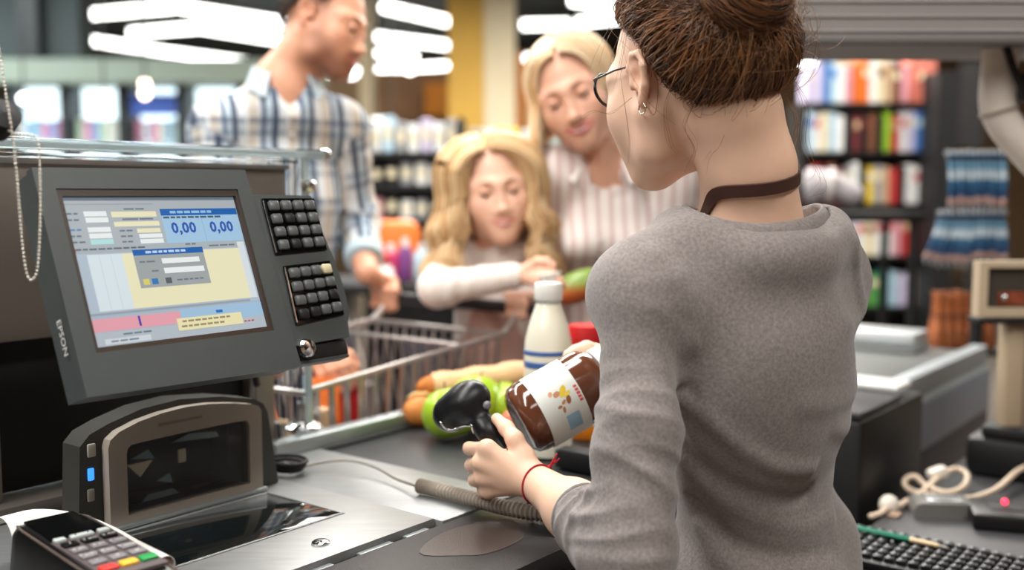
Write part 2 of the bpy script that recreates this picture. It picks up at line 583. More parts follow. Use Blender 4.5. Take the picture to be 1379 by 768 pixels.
# black shelving with goods left of the girl and behind the women
x0, x1, zs = gondola('goods_shelving', 'black shop shelving with pale packs between man and girl', 488, 624, 5.6, [206, 250, 296, 342], .4, top=1.73)
gc = ['white pale_blue grey white lavender white grey'.split(), 'black black grey white white grey'.split(), 'pink black white grey black maroon'.split(), 'black brown tan black black'.split()]
for r_, (cs, z) in enumerate(zip(gc, zs)):
    n = len(cs); w = (x1 - x0) / n
    for i, c in enumerate(cs):
        c = c.replace('_', ' ')
        h = (.135 if r_ else .2) * (.75 + .25 * rnd.random())
        xx = x0 + w * (i + .5)
        t = thing('goods_pack', f'{c} pack on black shelving by the girl, {["top", "second", "third", "lowest"][r_]} shelf, {NTH[i]} from the man', 'pack', (xx, 5.65, z + .002), 'packs on the black shelving')
        part('pack_box', MB().box((xx, 5.74, z + .002 + h / 2), (w * .8, .16, h), .008, seg=1), shade(c), t)
        part('pack_label', MB().box((xx, 5.657, z + h * .55), (w * .5, .004, h * .4), 0), shade('cream' if c != 'cream' else 'red'), t)
x0, x1, zs = gondola('goods_shelving', 'pale shop shelving with yellow and pale packs behind the girl', 626, 760, 6.4, [206, 258], .4, M('shelf_grey', S(120, 128, 128), .6), top=1.62)
for r_, (cs, z) in enumerate(zip(['grey pale_blue yellow yellow pale_blue white teal'.split(), 'pale_blue grey white teal grey white'.split()], zs)):
    n = len(cs); w = (x1 - x0) / n
    for i, c in enumerate(cs):
        c = c.replace('_', ' ')
        h = .17 * (.8 + .2 * rnd.random())
        xx = x0 + w * (i + .5)
        t = thing('goods_pack', f'{c} pack on pale shelving behind the girl, {["upper", "lower"][r_]} shelf, {NTH[i]} from the man', 'pack', (xx, 6.45, z + .002), 'packs on the pale shelving')
        part('pack_box', MB().box((xx, 6.54, z + .002 + h / 2), (w * .86, .16, h), .008, seg=1), shade(c), t)
        part('pack_label', MB().box((xx, 6.457, z + h * .55), (w * .5, .004, h * .4), 0), shade('white' if c != 'white' else 'grey'), t)
# far shelf wall with warm goods under the brown panels
t = thing('wall_shelving', 'brown wall shelving with orange goods behind the lowest lamps', 'shelving', (-1.0, 12.4, 0))
part('back_panel', block(502, 96, 604, 240, 12.6, .05, 0), M('brown_panel', S(132, 96, 66), .7, var=.15, scale=3), t)
part('orange_panel', block(572, 112, 603, 156, 12.5, .06), M('orange_panel', S(206, 130, 40), .7, var=.2, scale=4), t)
part('shelf', block(502, 160, 604, 166, 12.2, .4), M('brown_shelf', S(110, 84, 60), .7), t)

# bright packs on a low table behind the cart
tb = P(535, 382, 4.0)
t = thing('sale_table', 'dark sale table with bright packs behind the hand of the man', 'table', (tb[0], 4.2, 0))
part('table_top', MB().box((tb[0], 4.2, tb[2] - .02), (.62, .5, .04), .008), black_m, t)
for sx in (-.27, .27):
    for sy in (-.2, .2):
        part('leg', MB().cyl((tb[0] + sx, 4.2 + sy, 0), (tb[0] + sx, 4.2 + sy, tb[2] - .04), .02, n=8), black_m, t)
for px, py, w, h, c, nm in [(505, 380, .07, .15, 'pink', 'pink pack, nearest the man'), (526, 382, .06, .12, 'magenta', 'magenta pouch with white cap beside the pink pack'),
                            (545, 380, .05, .14, 'purple', 'purple pack beside the hair of the girl'), (568, 380, .07, .12, 'pale blue', 'pale blue pack under the hair of the girl')]:
    p = P(px, py, 4.05)
    t = thing('goods_pack', nm + ' on the dark sale table', 'pack', (p[0], 4.05, tb[2]), 'bright packs on the sale table')
    part('pouch', MB().box((p[0], 4.08, tb[2] + h / 2), (w, .05, h), .02), shade(c), t)
    part('pack_cap', MB().cyl((p[0], 4.08, tb[2] + h), (p[0], 4.08, tb[2] + h + .03), .014, n=10), shade('white'), t)
p = P(530, 322, 4.2)
t = thing('orange_sack', 'orange rounded sack standing behind the bright packs on the sale table', 'sack', (p[0], 4.25, tb[2]))
part('sack_body', MB().box((p[0], 4.28, (tb[2] + p[2]) / 2 + .03), (.2, .1, p[2] - tb[2] + .09), .045), shade('orange'), t)
part('sack_seam', MB().box((p[0], 4.225, (tb[2] + p[2]) / 2), (.14, .008, .05), .004), shade('red'), t)
# red bottle by the orange sack
p = P(519, 345, 4.0)
t = thing('red_bottle', 'small red capped bottle with white label before the orange sack', 'bottle', (p[0], 4.0, tb[2]))
part('bottle_body', MB(frame((p[0], 4.0, tb[2]), (1, 0, 0), (0, 1, 0))).lathe([(.03, 0), (.032, .01), (.032, .05), (.018, .07), (.014, .08)], 16), shade('white'), t)
part('bottle_cap', MB(frame((p[0], 4.0, tb[2] + .08), (1, 0, 0), (0, 1, 0))).lathe([(.024, 0), (.024, .03), (.02, .035)], 16), shade('red'), t)
# =================================================================== checkout counter in front
LF = frame((0, 0, 0), UX, VX)                     # local x along the lane, y to its far side, z up
steel = M('brushed_steel', S(146, 148, 148), .40, metal=.6, var=.1, scale=14, stretch=(1, 14, 14), bump=.08, bscale=120)
alu = M('aluminium', S(172, 180, 182), .38, metal=.9, var=.06, scale=20)
black_deck = M('black_textured_plastic', S(40, 39, 40), .34, var=.12, scale=60, bump=.35, bscale=700)
belt_m = M('belt_rubber', S(44, 45, 47), .42, var=.08, scale=25, bump=.12, bscale=900)
cab_m = M('counter_cabinet', S(40, 41, 43), .5)
dark_m = M('matt_black', S(13, 13, 14), .6)
chrome = M('chrome', (.8, .8, .8), .12, metal=1.0)
taupe = M('taupe_metal', S(112, 105, 98), .42, metal=.35, var=.05, scale=6)
acrylic = M('clear_acrylic', (.93, .96, .97), .02, trans=1.0, ior=1.3)
edge_m = M('acrylic_edge', S(200, 214, 216), .12, trans=.55, ior=1.4)


def lb(*spans, r=0.0, tf=LF):
    mb = MB(tf)
    for a, b in spans:
        mb.span(a, b, r)
    return mb


t = thing('checkout_counter', 'checkout counter with steel deck and black conveyor belt under the produce', 'counter', W(.75, 1.1))
part('cabinet', lb(((-.2, .88, 0), (1.70, 1.44, .828))), cab_m, t)
part('steel_deck', lb(((.25, .956, .83), (1.052, 1.40, .87)), r=.0015), steel, t)
part('transfer_plate', lb(((1.0535, .942, .83), (1.228, 1.40, .868)), r=.0015), steel, t)
part('conveyor_belt', lb(((1.234, .85, .81), (1.70, 1.39, .862)), r=.006), belt_m, t)
part('belt_edge_strip', lb(((1.229, .76, .83), (1.2335, 1.39, .8655))), alu, t)
part('front_deck', lb(((-.2, .75, .83), (1.228, .94, .866)), r=.003), black_deck, t)
part('belt_side_plate', lb(((1.2345, .80, .81), (1.70, .846, .866)), r=.002), steel, t)
part('groove', lb(((.2, .9405, .83), (1.052, .9555, .858))), dark_m, t)
for u0, u1 in ((.70, .775), (.80, .855), (.90, .96), (.985, 1.03)):
    part('slot_cover', lb(((u0, .942, .855), (u1, .954, .8625)), r=.001), alu, t)
part('side_rail', lb(((1.135, 1.396, .83), (1.72, 1.432, .893)), r=.006), alu, t)
part('rail_lip', lb(((1.135, 1.386, .845), (1.72, 1.396, .868)), r=.003), dark_m, t)
part('back_ledge', lb(((.1, 1.425, .83), (1.13, 1.51, .884)), r=.003), taupe, t)
part('deck_screw', MB(frame(W(.883, 1.001, .87), UX, VX)).lathe([(.012, 0), (.012, .002), (.009, .004), (.0, .0045)], 16), chrome, t)
part('scan_glass', lb(((.70, 1.075, .865), (.985, 1.235, .8712)), r=.001), M('scan_glass', S(16, 20, 21), .04, spec=.9), t)
part('scan_glass_rim', lb(((.695, 1.0705, .86), (.99, 1.0745, .8716)), ((.695, 1.2355, .86), (.99, 1.2395, .8716)), ((.695, 1.07, .86), (.6995, 1.24, .8716)), ((.9855, 1.07, .86), (.99, 1.24, .8716)), r=.001), steel, t, kind='stuff')
# brown reflection, with some wear, painted on the black deck as a patch
part('reflection_patch', MB(frame(W(1.03, .86, .8662), UX, VX)).prism([(.085 * math.cos(a) * (1 + .15 * math.sin(3 * a)), .052 * math.sin(a)) for a in np.linspace(0, 2 * math.pi, 28, endpoint=False)], 0, .0004), M('reflection_brown', S(60, 50, 46), .32, bump=.35, bscale=700), t, smooth=0)

# plain black bar before the jar
t = thing('black_bar', 'black square bar lying on the belt under the brown jar', 'bar', W(1.40, .9, .863))
part('bar', lb(((1.385, .86, .8635), (1.425, .985, .90)), r=.008), dark_m, t)
part('end_cap', lb(((1.387, .985, .865), (1.423, .991, .898)), r=.003), M('grey_plastic', S(90, 92, 94), .5), t)

# ------------------------------------------------------------------ back panel with guard
t = thing('till_partition', 'taupe metal partition on posts behind the till screen', 'panel', W(.7, 1.48, .884))
part('panel', lb(((.15, 1.452, 1.112), (1.215, 1.50, 1.370)), r=.004), taupe, t)
part('panel_lip', lb(((.15, 1.446, 1.364), (1.217, 1.4515, 1.3715))), alu, t)
part('hollow_back', lb(((.16, 1.494, .886), (1.205, 1.505, 1.112))), dark_m, t)
for u0, u1 in ((.665, .694), (1.138, 1.18)):
    part('post', lb(((u0, 1.452, .8855), (u1, 1.492, 1.112)), r=.003), M('post_metal', S(132, 124, 116), .4, metal=.5), t)

t = thing('glass_guard', 'clear acrylic guard with flat top rail above the back panel', 'guard', W(.9, 1.47, .9))
part('top_rail', lb(((.2, 1.43, 1.386), (1.285, 1.56, 1.400)), r=.002), acrylic, t)
part('rail_edge', lb(((.2, 1.4245, 1.383), (1.283, 1.4295, 1.397)), r=.001), edge_m, t)
part('lower_rail', lb(((.2, 1.43, 1.375), (1.225, 1.56, 1.379)), r=.001), acrylic, t)
part('end_pane', lb(((1.236, 1.436, .895), (1.244, 1.54, 1.3855)), r=.002), acrylic, t)
part('pane_edge', lb(((1.2335, 1.428, .895), (1.2465, 1.4355, 1.3855)), r=.001), edge_m, t)
for u, v, z in ((1.24, 1.423, 1.335), (1.24, 1.423, 1.06), (1.24, 1.423, 1.035), (1.30, 1.45, 1.393)):
    part('chrome_clamp', MB(frame(W(u, v, z), VX, ZX)).lathe([(.0, -.012), (.010, -.010), (.012, 0), (.010, .010), (.0, .012)], 14), chrome, t)
part('foot_clamp', MB(frame(W(1.24, 1.445, .893), UX, VX)).lathe([(.034, 0), (.034, .006), (.026, .012), (.014, .016), (.012, .05), (.0, .052)], 20), chrome, t)

# bead chain on its clip
p0 = P(-3, 163, 1.14)
t = thing('ribbed_clip', 'black ribbed clip on a thin rod above the till screen', 'clip', p0)
part('grip', MB(frame(p0, (.6, .8, 0), (-.4, .3, .85))).lathe([(.0, -.018)] + [(.016 + .0025 * (i % 2), -.016 + .0035 * i) for i in range(10)] + [(.0, .018)], 20), dark_m, t)
part('rod', MB().tube([p0, p0 + [-.04, .01, -.01], p0 + [-.12, .05, -.02], W(.33, 1.2, 1.30), W(.33, 1.2, .87)], .004, 8), chrome, t)
cp = bez([P(x, y, 1.13) for x, y in [(-12, 10), (-2, 65), (6, 115), (14, 165), (22, 230), (27, 290), (32, 345), (38, 373), (45, 376), (51, 358), (54, 300), (54, 240), (52, 196), (47, 184), (34, 181), (20, 180), (8, 174)]], 600)
seg = np.r_[0, np.cumsum(np.linalg.norm(np.diff(cp, axis=0), axis=1))]
mb = MB()
for s in np.arange(0, seg[-1], .0044):
    q = [np.interp(s, seg, cp[:, k]) for k in range(3)]
    mb.ball(q, .0016, 8)
t = thing('bead_chain', 'thin white bead chain looping down before the till screen', 'chain', P(40, 376, 1.13))
part('beads', mb, M('bead_silver', S(225, 218, 205), .25, metal=.6), t, kind='stuff', smooth=180)
part('chain_thread', MB().tube(cp[::6], .0006, 5), alu, t)

# ------------------------------------------------------------------ till screen with keys
MO = np.array([-.419, 1.281, 1.233])
MEY = unit(VX * .357 + ZX * .934)
MF = frame(MO, UX, MEY)
t = thing('till_monitor', 'dark grey till touch screen with keypad, tilted on the counter', 'monitor', W(.78, 1.19, .87))
case_m = M('till_case', S(72, 77, 77), .42, var=.04, scale=40, bump=.06, bscale=900)
bez_m = M('till_bezel_edge', S(60, 48, 40), .4)
glossy_black = M('gloss_black', S(10, 11, 12), .12)


def polar(poly, n=72, extra=()):
    p = np.asarray(poly, float)
    c = p.mean(0)
    return p


def ring(mb, outer, inner, z0, z1, tf=None):
    """frame between two outlines with the same number of points"""
    n = len(outer)
    o, i = np.asarray(outer, float), np.asarray(inner, float)
    vs = np.concatenate([np.c_[o, np.full(n, z0)], np.c_[o, np.full(n, z1)], np.c_[i, np.full(n, z1)], np.c_[i, np.full(n, z0)]])
    fs = []
    for k in range(4):
        a, b = k * n, ((k + 1) % 4) * n
        fs += [(a + j, a + (j + 1) % n, b + (j + 1) % n, b + j) for j in range(n)]
    return mb.add(vs, fs, tf)


def sampled(poly, m=12):
    out = []
    for k in range(len(poly)):
        a, b = np.array(poly[k], float), np.array(poly[(k + 1) % len(poly)], float)
        out += [a + (b - a) * s for s in np.linspace(0, 1, m, endpoint=False)]
    return out


oc = [(-.151, .1255), (.147, .1285), (.155, -.152), (-.149, -.1465)]
ic = [(-.128, .100), (.1265, .100), (.1265, -.098), (-.126, -.098)]
part('front_frame', ring(MB(MF), oc, ic, -.012, .0015), case_m, t)
part('screen_bezel', ring(MB(MF), ic, [(-.1215, .0915), (.1215, .0915), (.1215, -.0915), (-.1215, -.0915)], -.013, -.0005), bez_m, t)
mb = MB(MF)
oc2 = [(x * .985, y * .985) for x, y in oc]
mb.prism(oc2, -.045, -.0125)
mb.prism([(x * .7, y * .7) for x, y in oc], -.085, -.0455)
part('rear_shell', mb, case_m, t)
kp = [(.148, .094), (.2535, .0915), (.2640, -.075), (.2545, -.1205), (.1560, -.1225)]
part('keypad_plate', MB(MF).prism(kp[::-1], -.03, -.001), case_m, t)
sh = [(.254, .070), (.2605, .055), (.271, .0), (.2755, -.045), (.2735, -.085), (.262, -.104), (.262, -.07)]
part('side_cover', MB(MF).prism(sh[::-1], -.05, -.008), case_m, t)
part('card_slot', MB(MF).box((.206, -.1325, -.016), (.09, .022, .02), .003), dark_m, t)
mb = MB(MF).box((.206, -.145, -.02), (.092, .006, .024), .002)
part('slot_lip', mb, case_m, t)
part('mount_arm', MB().tube([W(.80, 1.17, 1.215), W(.87, 1.30, 1.20), W(.95, 1.445, 1.20)], .026, 12), dark_m, t)
part('mount_plate', lb(((.90, 1.436, 1.14), (1.0, 1.4455, 1.26)), r=.003), dark_m, t)
# lettering down the left side of the case
sf = frame(MF[:3, 3] + MF[:3, 0] * (-.1508) + MF[:3, 1] * (-.072) - MF[:3, 2] * .018, -MEY, MF[:3, 2] * 1.0)
lettering('EPSON', .014, sf, M('print_white', S(215, 212, 205), .5), 'case_lettering', t)

# keys
key_m = M('key_grey', S(88, 91, 91), .28)
key_d = M('key_dark', S(24, 25, 26), .4)
key_y = M('key_cream', S(206, 196, 160), .4)


def lerp2(q, a, b):
    q = np.array(q)
    return (q[0] * (1 - a) + q[1] * a) * (1 - b) + (q[3] * (1 - a) + q[2] * a) * b


for q, special in (([(.166, .084), (.252, .084), (.251, .011), (.165, .008)], {(1, 1): key_d, (3, 1): key_d}),
                   ([(.172, -.014), (.250, -.011), (.250, -.086), (.168, -.092)], {(0, 3): key_y, (2, 3): key_d, (3, 0): key_d, (3, 1): key_d})):
    c = np.array(q).mean(0)
    part('key_tray', MB(MF).prism([tuple(c + (np.array(k) - c) * 1.07) for k in q][::-1], -.002, .0022), glossy_black, t)
    for r_ in range(4):
        for k in range(4):
            ctr = lerp2(q, (k + .5) / 4, (r_ + .5) / 4)
            o = part('key', MB(MF).box((ctr[0], ctr[1], .0052), (.0165, .0145, .0075), .003), special.get((r_, k), key_m), t)
    tl = q[3]
    part('tray_edge', MB(MF).tube([(q[0][0] - .003, q[0][1], .003), (q[3][0] - .003, q[3][1], .003)], .0014, 6), chrome, t)
part('lock_knob', MB(frame(MF[:3, 3] + MF[:3, 0] * .172 + MF[:3, 1] * -.128, MF[:3, 0], MEY)).lathe([(.013, -.004), (.013, .004), (.010, .008), (.006, .009), (.0, .0095)], 20), chrome, t)

# what the screen shows
SW, SH = .246, .185


def scr(col, s=1.0):
    return M('screen_%d_%d_%d' % col, tuple(.12 * c for c in S(*col)), .3, emit=.80 * s, ecol=S(*col), spec=.25)


screen = part('screen', MB(MF).box((0, 0, -.0075), (.244, .184, .003)), scr((168, 184, 200)), t)


def srect(x0, y0, x1, y1, col, lvl=1, name='screen_field'):
    """rectangle on the screen; x and y run 0-1 from its top corner"""
    z = -.006 + lvl * .00012
    return part(name, MB(MF).box(((x0 + x1) / 2 * SW - SW / 2, SH / 2 - (y0 + y1) / 2 * SH, z), ((x1 - x0) * SW, (y1 - y0) * SH, .0001)), scr(col), screen, smooth=0)


def stext(s, x, y, size, col, lvl=6):
    tf = MF @ np.array([[1, 0, 0, x * SW - SW / 2], [0, 1, 0, SH / 2 - y * SH], [0, 0, 1, -.006 + lvl * .00012], [0, 0, 0, 1.]])
    return lettering(s, size, tf, M('ink_%d_%d_%d' % col, tuple(.15 * c for c in S(*col)), .5, emit=.7, ecol=S(*col)), 'screen_lettering', screen, bold=.035, spacing=1.08)


def sdash(x, y, n, w, col=(110, 120, 130), lvl=5, h=.011):
    for i in range(n):
        ww = w * (.6 + .5 * rnd.random())
        srect(x, y, x + ww, y + h, col, lvl, 'text_line')
        x += ww + .008


GR, PB, PY, WH, DB = (172, 180, 186), (160, 196, 224), (232, 228, 190), (232, 238, 238), (24, 96, 172)
srect(0, 0, 1, .028, (110, 122, 134), 1)
srect(0, .028, 1, .36, GR, 1)
srect(.0, .05, .49, .054, (140, 150, 158), 2)
for y, xx in ((.10, .105), (.142, .107), (.208, .107), (.25, .107), (.29, .107)):
    srect(xx, y, xx + .118, y + .034, WH if y < .28 else (176, 222, 222), 3)
    sdash(.015, y + .01, 2, .03, (96, 110, 122) if y != .208 else (70, 130, 190))
srect(.247, .105, .495, .143, PY, 3); sdash(.32, .082, 2, .07)
srect(.25, .175, .50, .208, PY, 3); sdash(.30, .153, 2, .08)
srect(.366, .225, .497, .255, PY, 3); srect(.37, .263, .50, .292, WH, 3); srect(.37, .30, .50, .33, WH, 3)
for y in (.232, .270, .308):
    sdash(.27, y, 2, .035)
srect(.52, .09, .99, .335, PB, 3); srect(.52, .09, .99, .138, DB, 4)
sdash(.575, .105, 6, .045, (150, 190, 226), 5, .018); sdash(.53, .145, 9, .036, (70, 90, 110), 5, .014)
srect(.755, .15, .757, .335, (130, 170, 200), 4)
stext('0,00', .635, .232, .0195, (24, 84, 176)); stext('0,00', .868, .232, .0195, (24, 84, 176))
srect(0, .338, 1, .385, (168, 178, 184), 2)
sdash(.02, .35, 9, .04, (90, 100, 110)); srect(.004, .352, .02, .374, (190, 70, 80), 5)
srect(0, .385, 1, .79, (176, 190, 204), 2)
srect(.07, .392, .94, .765, PY, 3); srect(.07, .392, .25, .765, (214, 226, 232), 4)
for x in (.13, .19):
    srect(x, .392, x + .002, .765, (190, 204, 214), 5)
srect(.94, .345, .985, .765, (214, 222, 226), 3); srect(.02, .775, .93, .79, (150, 160, 170), 3)
sdash(.76, .36, 3, .06); sdash(.62, .342, 2, .03)
srect(.31, .372, .715, .635, (158, 164, 166), 6); srect(.31, .372, .715, .412, DB, 7); sdash(.38, .384, 7, .03, (190, 214, 236), 8, .016)
srect(.46, .44, .68, .476, WH, 7); srect(.46, .507, .695, .545, WH, 7)
sdash(.335, .452, 2, .045, lvl=7); sdash(.39, .518, 1, .045, lvl=7)
for x, c in ((.33, (214, 204, 110)), (.378, (50, 120, 180)), (.455, (90, 96, 100))):
    srect(x, .575, x + .034, .615, c, 7, 'screen_icon')
sdash(.52, .59, 5, .03, lvl=7)
srect(0, .812, .49, .895, (226, 160, 172), 4); srect(.49, .80, 1, .90, (158, 192, 220), 4)
stext('1', .26, .853, .0165, (30, 50, 170), 7)
srect(.46, .862, .85, .945, (232, 224, 178), 8); sdash(.49, .878, 8, .035, (150, 140, 110), 9, .013); sdash(.48, .912, 7, .035, (150, 140, 110), 9, .013)
srect(.70, .83, .74, .85, (40, 110, 190), 7, 'screen_icon')
srect(0, .90, 1, 1, (178, 188, 196), 3); sdash(.16, .918, 3, .05, (110, 120, 130)); sdash(.86, .925, 3, .02, (190, 80, 90))
srect(.06, .945, .30, .98, (206, 214, 222), 5); sdash(.09, .957, 3, .05, (120, 130, 140), 6)

# cables behind the till
t = thing('till_cable', 'grey cable hanging under the till screen', 'cable', W(1.08, 1.42, .884))
part('cable', MB().tube(bez([W(1.0, 1.32, 1.10), W(1.04, 1.36, 1.075), W(1.09, 1.40, 1.03), W(1.11, 1.43, .95), W(1.11, 1.435, .887)], 24), .004, 8), M('cable_grey', S(128, 124, 118), .5), t)
part('cable_tie', MB().tube(bez([W(1.03, 1.34, 1.08), W(1.08, 1.385, 1.045), W(1.10, 1.40, 1.0)], 12), .0055, 8), dark_m, t)

# ------------------------------------------------------------------ upright deck scanner
t = thing('deck_scanner', 'upright deck scanner with dark window under the till screen', 'scanner', W(.865, 1.31, .87))
SF = frame(W(0, 1.256, 0), UX, ZX)                # x along the lane, y up, z towards the cashier
arc = [(.7385, .871), (.7385, .985), (.742, .995), (.755, 1.004), (.785, 1.013), (.82, 1.0185), (.86, 1.021), (.90, 1.019), (.94, 1.0135), (.975, 1.006), (.986, 1.002), (.991, .994), (.991, .871)]
win = [(.765, .887), (.765, .972), (.767, .979), (.772, .983), (.79, .984), (.82, .9845), (.86, .985), (.90, .985), (.94, .985), (.960, .984), (.965, .982), (.968, .976), (.968, .887)]
grey_case = M('scanner_grey', S(150, 141, 130), .45, var=.03)
dark_case = M('scanner_dark', S(58, 58, 54), .5, var=.05, scale=30)
part('window_frame', ring(MB(SF), arc[::-1], win[::-1], -.012, .004), grey_case, t)
part('scan_window', MB(SF).prism([(x, y) for x, y in win][::-1], -.006, -.004), M('scan_window', (.85, .88, .9), .03, trans=.97, ior=1.2), t)
body = [(.702, .871), (.708, .99), (.722, 1.004), (.75, 1.014), (.80, 1.026), (.86, 1.03), (.93, 1.023), (.99, 1.010), (1.008, 1.0), (1.016, .985), (1.034, .871)]
ringin = [(.760, .882), (.760, .93), (.760, .975), (.765, .985), (.80, .988), (.86, .989), (.93, .988), (.966, .986), (.970, .98), (.971, .93), (.972, .882)]
part('scanner_case', ring(MB(SF), body[::-1], ringin[::-1], -.055, -.0125), dark_case, t)
part('inner_back', MB(SF).box((.866, .936, -.10), (.21, .10, .004)).box((.866, .884, -.077), (.21, .004, .05)).box((.866, .988, -.077), (.21, .004, .05)).box((.762, .936, -.077), (.004, .10, .05)).box((.970, .936, -.077), (.004, .10, .05)), dark_m, t)
mir = M('scan_mirror', S(120, 140, 146), .25, metal=.3)
part('mirror', MB(SF).prism([(.785, .957), (.822, .951), (.812, .966)], -.022, -.019), mir, t)
part('mirror', MB(SF).prism([(.85, .968), (.93, .962), (.925, .971), (.88, .976)], -.022, -.019), mir, t)
part('mirror', MB(SF).prism([(.80, .893), (.86, .893), (.85, .902), (.81, .902)], -.022, -.019), mir, t)
part('mirror', MB(SF).prism([(.825, .918), (.85, .91), (.845, .925)], -.022, -.019), mir, t)
cream = M('scanner_cream', S(222, 205, 168), .5)
part('cream_wedge', MB(SF).prism([(.777, .951), (.7955, .931), (.815, .951)], -.018, -.014), cream, t, 'cream triangle behind the window')
part('cream_block', MB(SF).box((.864, .947, -.017), (.013, .02, .004), .002), cream, t)
part('white_key', MB(SF).box((.7235, .983, -.0115), (.012, .018, .004), .002), M('white_key', S(170, 166, 156), .5), t)
part('blue_lamp', MB(SF).box((.7215, .951, -.0115), (.009, .017, .004), .0035), M('blue_led', (.02, .2, .7), .3, emit=1.2, ecol=(.05, .3, 1)), t)
part('grey_key', MB(SF).box((.7205, .923, -.0115), (.010, .017, .004), .002), M('grey_key', S(140, 134, 124), .5), t)
part('base_strip', MB(SF).box((.866, .874, .006), (.258, .006, .01), .002), alu, t)
part('badge', MB(SF).box((.85, 1.003, .0042), (.07, .004, .0008), 0), M('badge_grey', S(122, 116, 108), .5), t)

# ------------------------------------------------------------------ card terminal
TR = R(-5.7)
TX = UX * math.cos(TR) + VX * math.sin(TR)
TY = -UX * math.sin(TR) + VX * math.cos(TR)
TFm = frame(W(.606, 1.09, .8765), TX, TY)           # x across, y towards its far end, z up
TT = TFm.copy()
TT[:3, :3] = TFm[:3, :3] @ np.array(Matrix.Rotation(R(2.0), 3, 'X'))
TT[:3, 3] = TFm[:3, 3]
t = thing('card_terminal', 'black card terminal with grey keys at the counter corner', 'terminal', W(.606, 1.09, .872))
body_m = M('terminal_black', S(17, 17, 18), .35, var=.05)


def loft(mb, secs, tf=None):
    """sections: equal-length outlines of 3D points"""
    n = len(secs[0])
    fs = [tuple(range(n)), tuple(range((len(secs) - 1) * n, len(secs) * n))[::-1]]
    for k in range(len(secs) - 1):
        a, b = k * n, (k + 1) * n
        fs += [(a + j, b + j, b + (j + 1) % n, a + (j + 1) % n) for j in range(n)]
    return mb.add(np.concatenate([np.array(s, float) for s in secs]), fs, tf)


secs = []
for y, hw, zt in ((-.165, .037, .044), (-.155, .040, .051), (-.08, .041, .054), (-.02, .041, .056), (.04, .0415, .057), (.08, .041, .056), (.10, .038, .052), (.112, .030, .046), (.116, .024, .036)):
    secs.append([(-hw - .004, y, 0), (hw + .004, y, 0), (hw, y, zt * .8), (hw - .006, y, zt), (-hw + .006, y, zt), (-hw, y, zt * .8)])
part('terminal_body', loft(MB(TT), secs), body_m, t, smooth=50)
part('key_panel', MB(TT).prism([(-.033, -.132), (.035, -.132), (.035, .005), (-.033, .005)], .0535, .0575), M('terminal_panel', S(96, 86, 88), .4, var=.05), t)
part('display', MB(TT).prism([(-.031, .010), (.033, .010), (.030, .092), (-.028, .092)], .0555, .0582), glossy_black, t)
part('terminal_trim', MB(TT).tube([(.037, -.155, .051), (.0385, -.02, .054), (.0385, .07, .055), (.033, .098, .052)], .0016, 6).tube([(-.037, -.155, .051), (-.0385, -.02, .054), (-.0385, .07, .055), (-.033, .098, .052)], .0016, 6), M('terminal_trim', S(96, 84, 78), .35), t, kind='stuff')
tk = M('terminal_key_grey', S(128, 124, 126), .4)
tw = M('terminal_key_pale', S(196, 204, 202), .4)
ink = M('key_ink', S(30, 30, 34), .5)
inkw = M('key_ink_white', S(228, 228, 226), .5)
kx = (-.021, .001, .023)
for x, w in ((-.024, .013), (.001, .026), (.026, .013)):
    part('soft_key', MB(TT).box((x, .0025, .0590), (w, .0095, .004), .0016), tw, t, 'pale soft key')
for x in (-.006, .008):
    part('soft_dot', MB(TT).box((x, .0025, .0612), (.002, .002, .0006), 0), ink, t)
digits = ['1', '2 abc', '3 def', '4 ghi', '5 jkl', '6 mno', '7 pqrs', '8 tuv', '9 wxyz', '*', '0', '#']
for i, dg in enumerate(digits):
    x, y = kx[i % 3], -.0175 - .0225 * (i // 3)
    k = part('digit_key', MB(TT).box((x, y, .0588), (.0175, .0140, .0036), .0018), body_m if i < 3 else tk, t)
    tf = TT @ np.array([[1, 0, 0, x], [0, 1, 0, y], [0, 0, 1, .0608], [0, 0, 0, 1.]])
    lettering(dg, .0075, tf, inkw, 'key_lettering', k)
for x, c, n in ((kx[0], (214, 60, 54), 'red'), (kx[1], (230, 178, 60), 'yellow'), (kx[2], (40, 150, 78), 'green')):
    part('function_key', MB(TT).box((x, -.110, .0592), (.019, .0140, .0046), .002), M('key_' + n, S(*c), .35), t, n + ' function key')

# receipt paper
paper = M('receipt_paper', S(226, 224, 216), .7, var=.04, scale=8)
t = thing('receipt_paper', 'white receipt strip curling along the card terminal', 'receipt', W(.63, 1.2, .88))
path = bez([W(.585, 1.232, .918), W(.625, 1.228, .926), W(.655, 1.19, .926), W(.663, 1.13, .924), W(.662, 1.08, .921), W(.660, 1.03, .918), W(.658, 1.005, .916)], 26)
secs = []
for i, q in enumerate(path):
    f = i / 25
    tg = unit(path[min(i + 1, 25)] - path[max(i - 1, 0)])
    sx = unit(np.cross(tg, ZX)) * -1
    r_ = .020 * (1 - f) ** 2.5 + .0075 + .004 * f ** 3
    a0, a1 = R(-10 - 25 * f), R(150 + 95 * f)
    arcp = [q + sx * (-math.cos(a) * r_) + ZX * (math.sin(a) * r_ - .012) for a in np.linspace(a0, a1, 16)]
    inn = [q + sx * (-math.cos(a) * (r_ - .0006)) + ZX * (math.sin(a) * (r_ - .0006) - .012) for a in np.linspace(a1, a0, 16)]
    secs.append(arcp + inn)
part('paper_strip', loft(MB(), secs), paper, t, smooth=60)
part('paper_core', MB().tube([path[20] - ZX * .012, path[25] - ZX * .012], .008, 12), M('paper_core', S(110, 84, 62), .7), t)

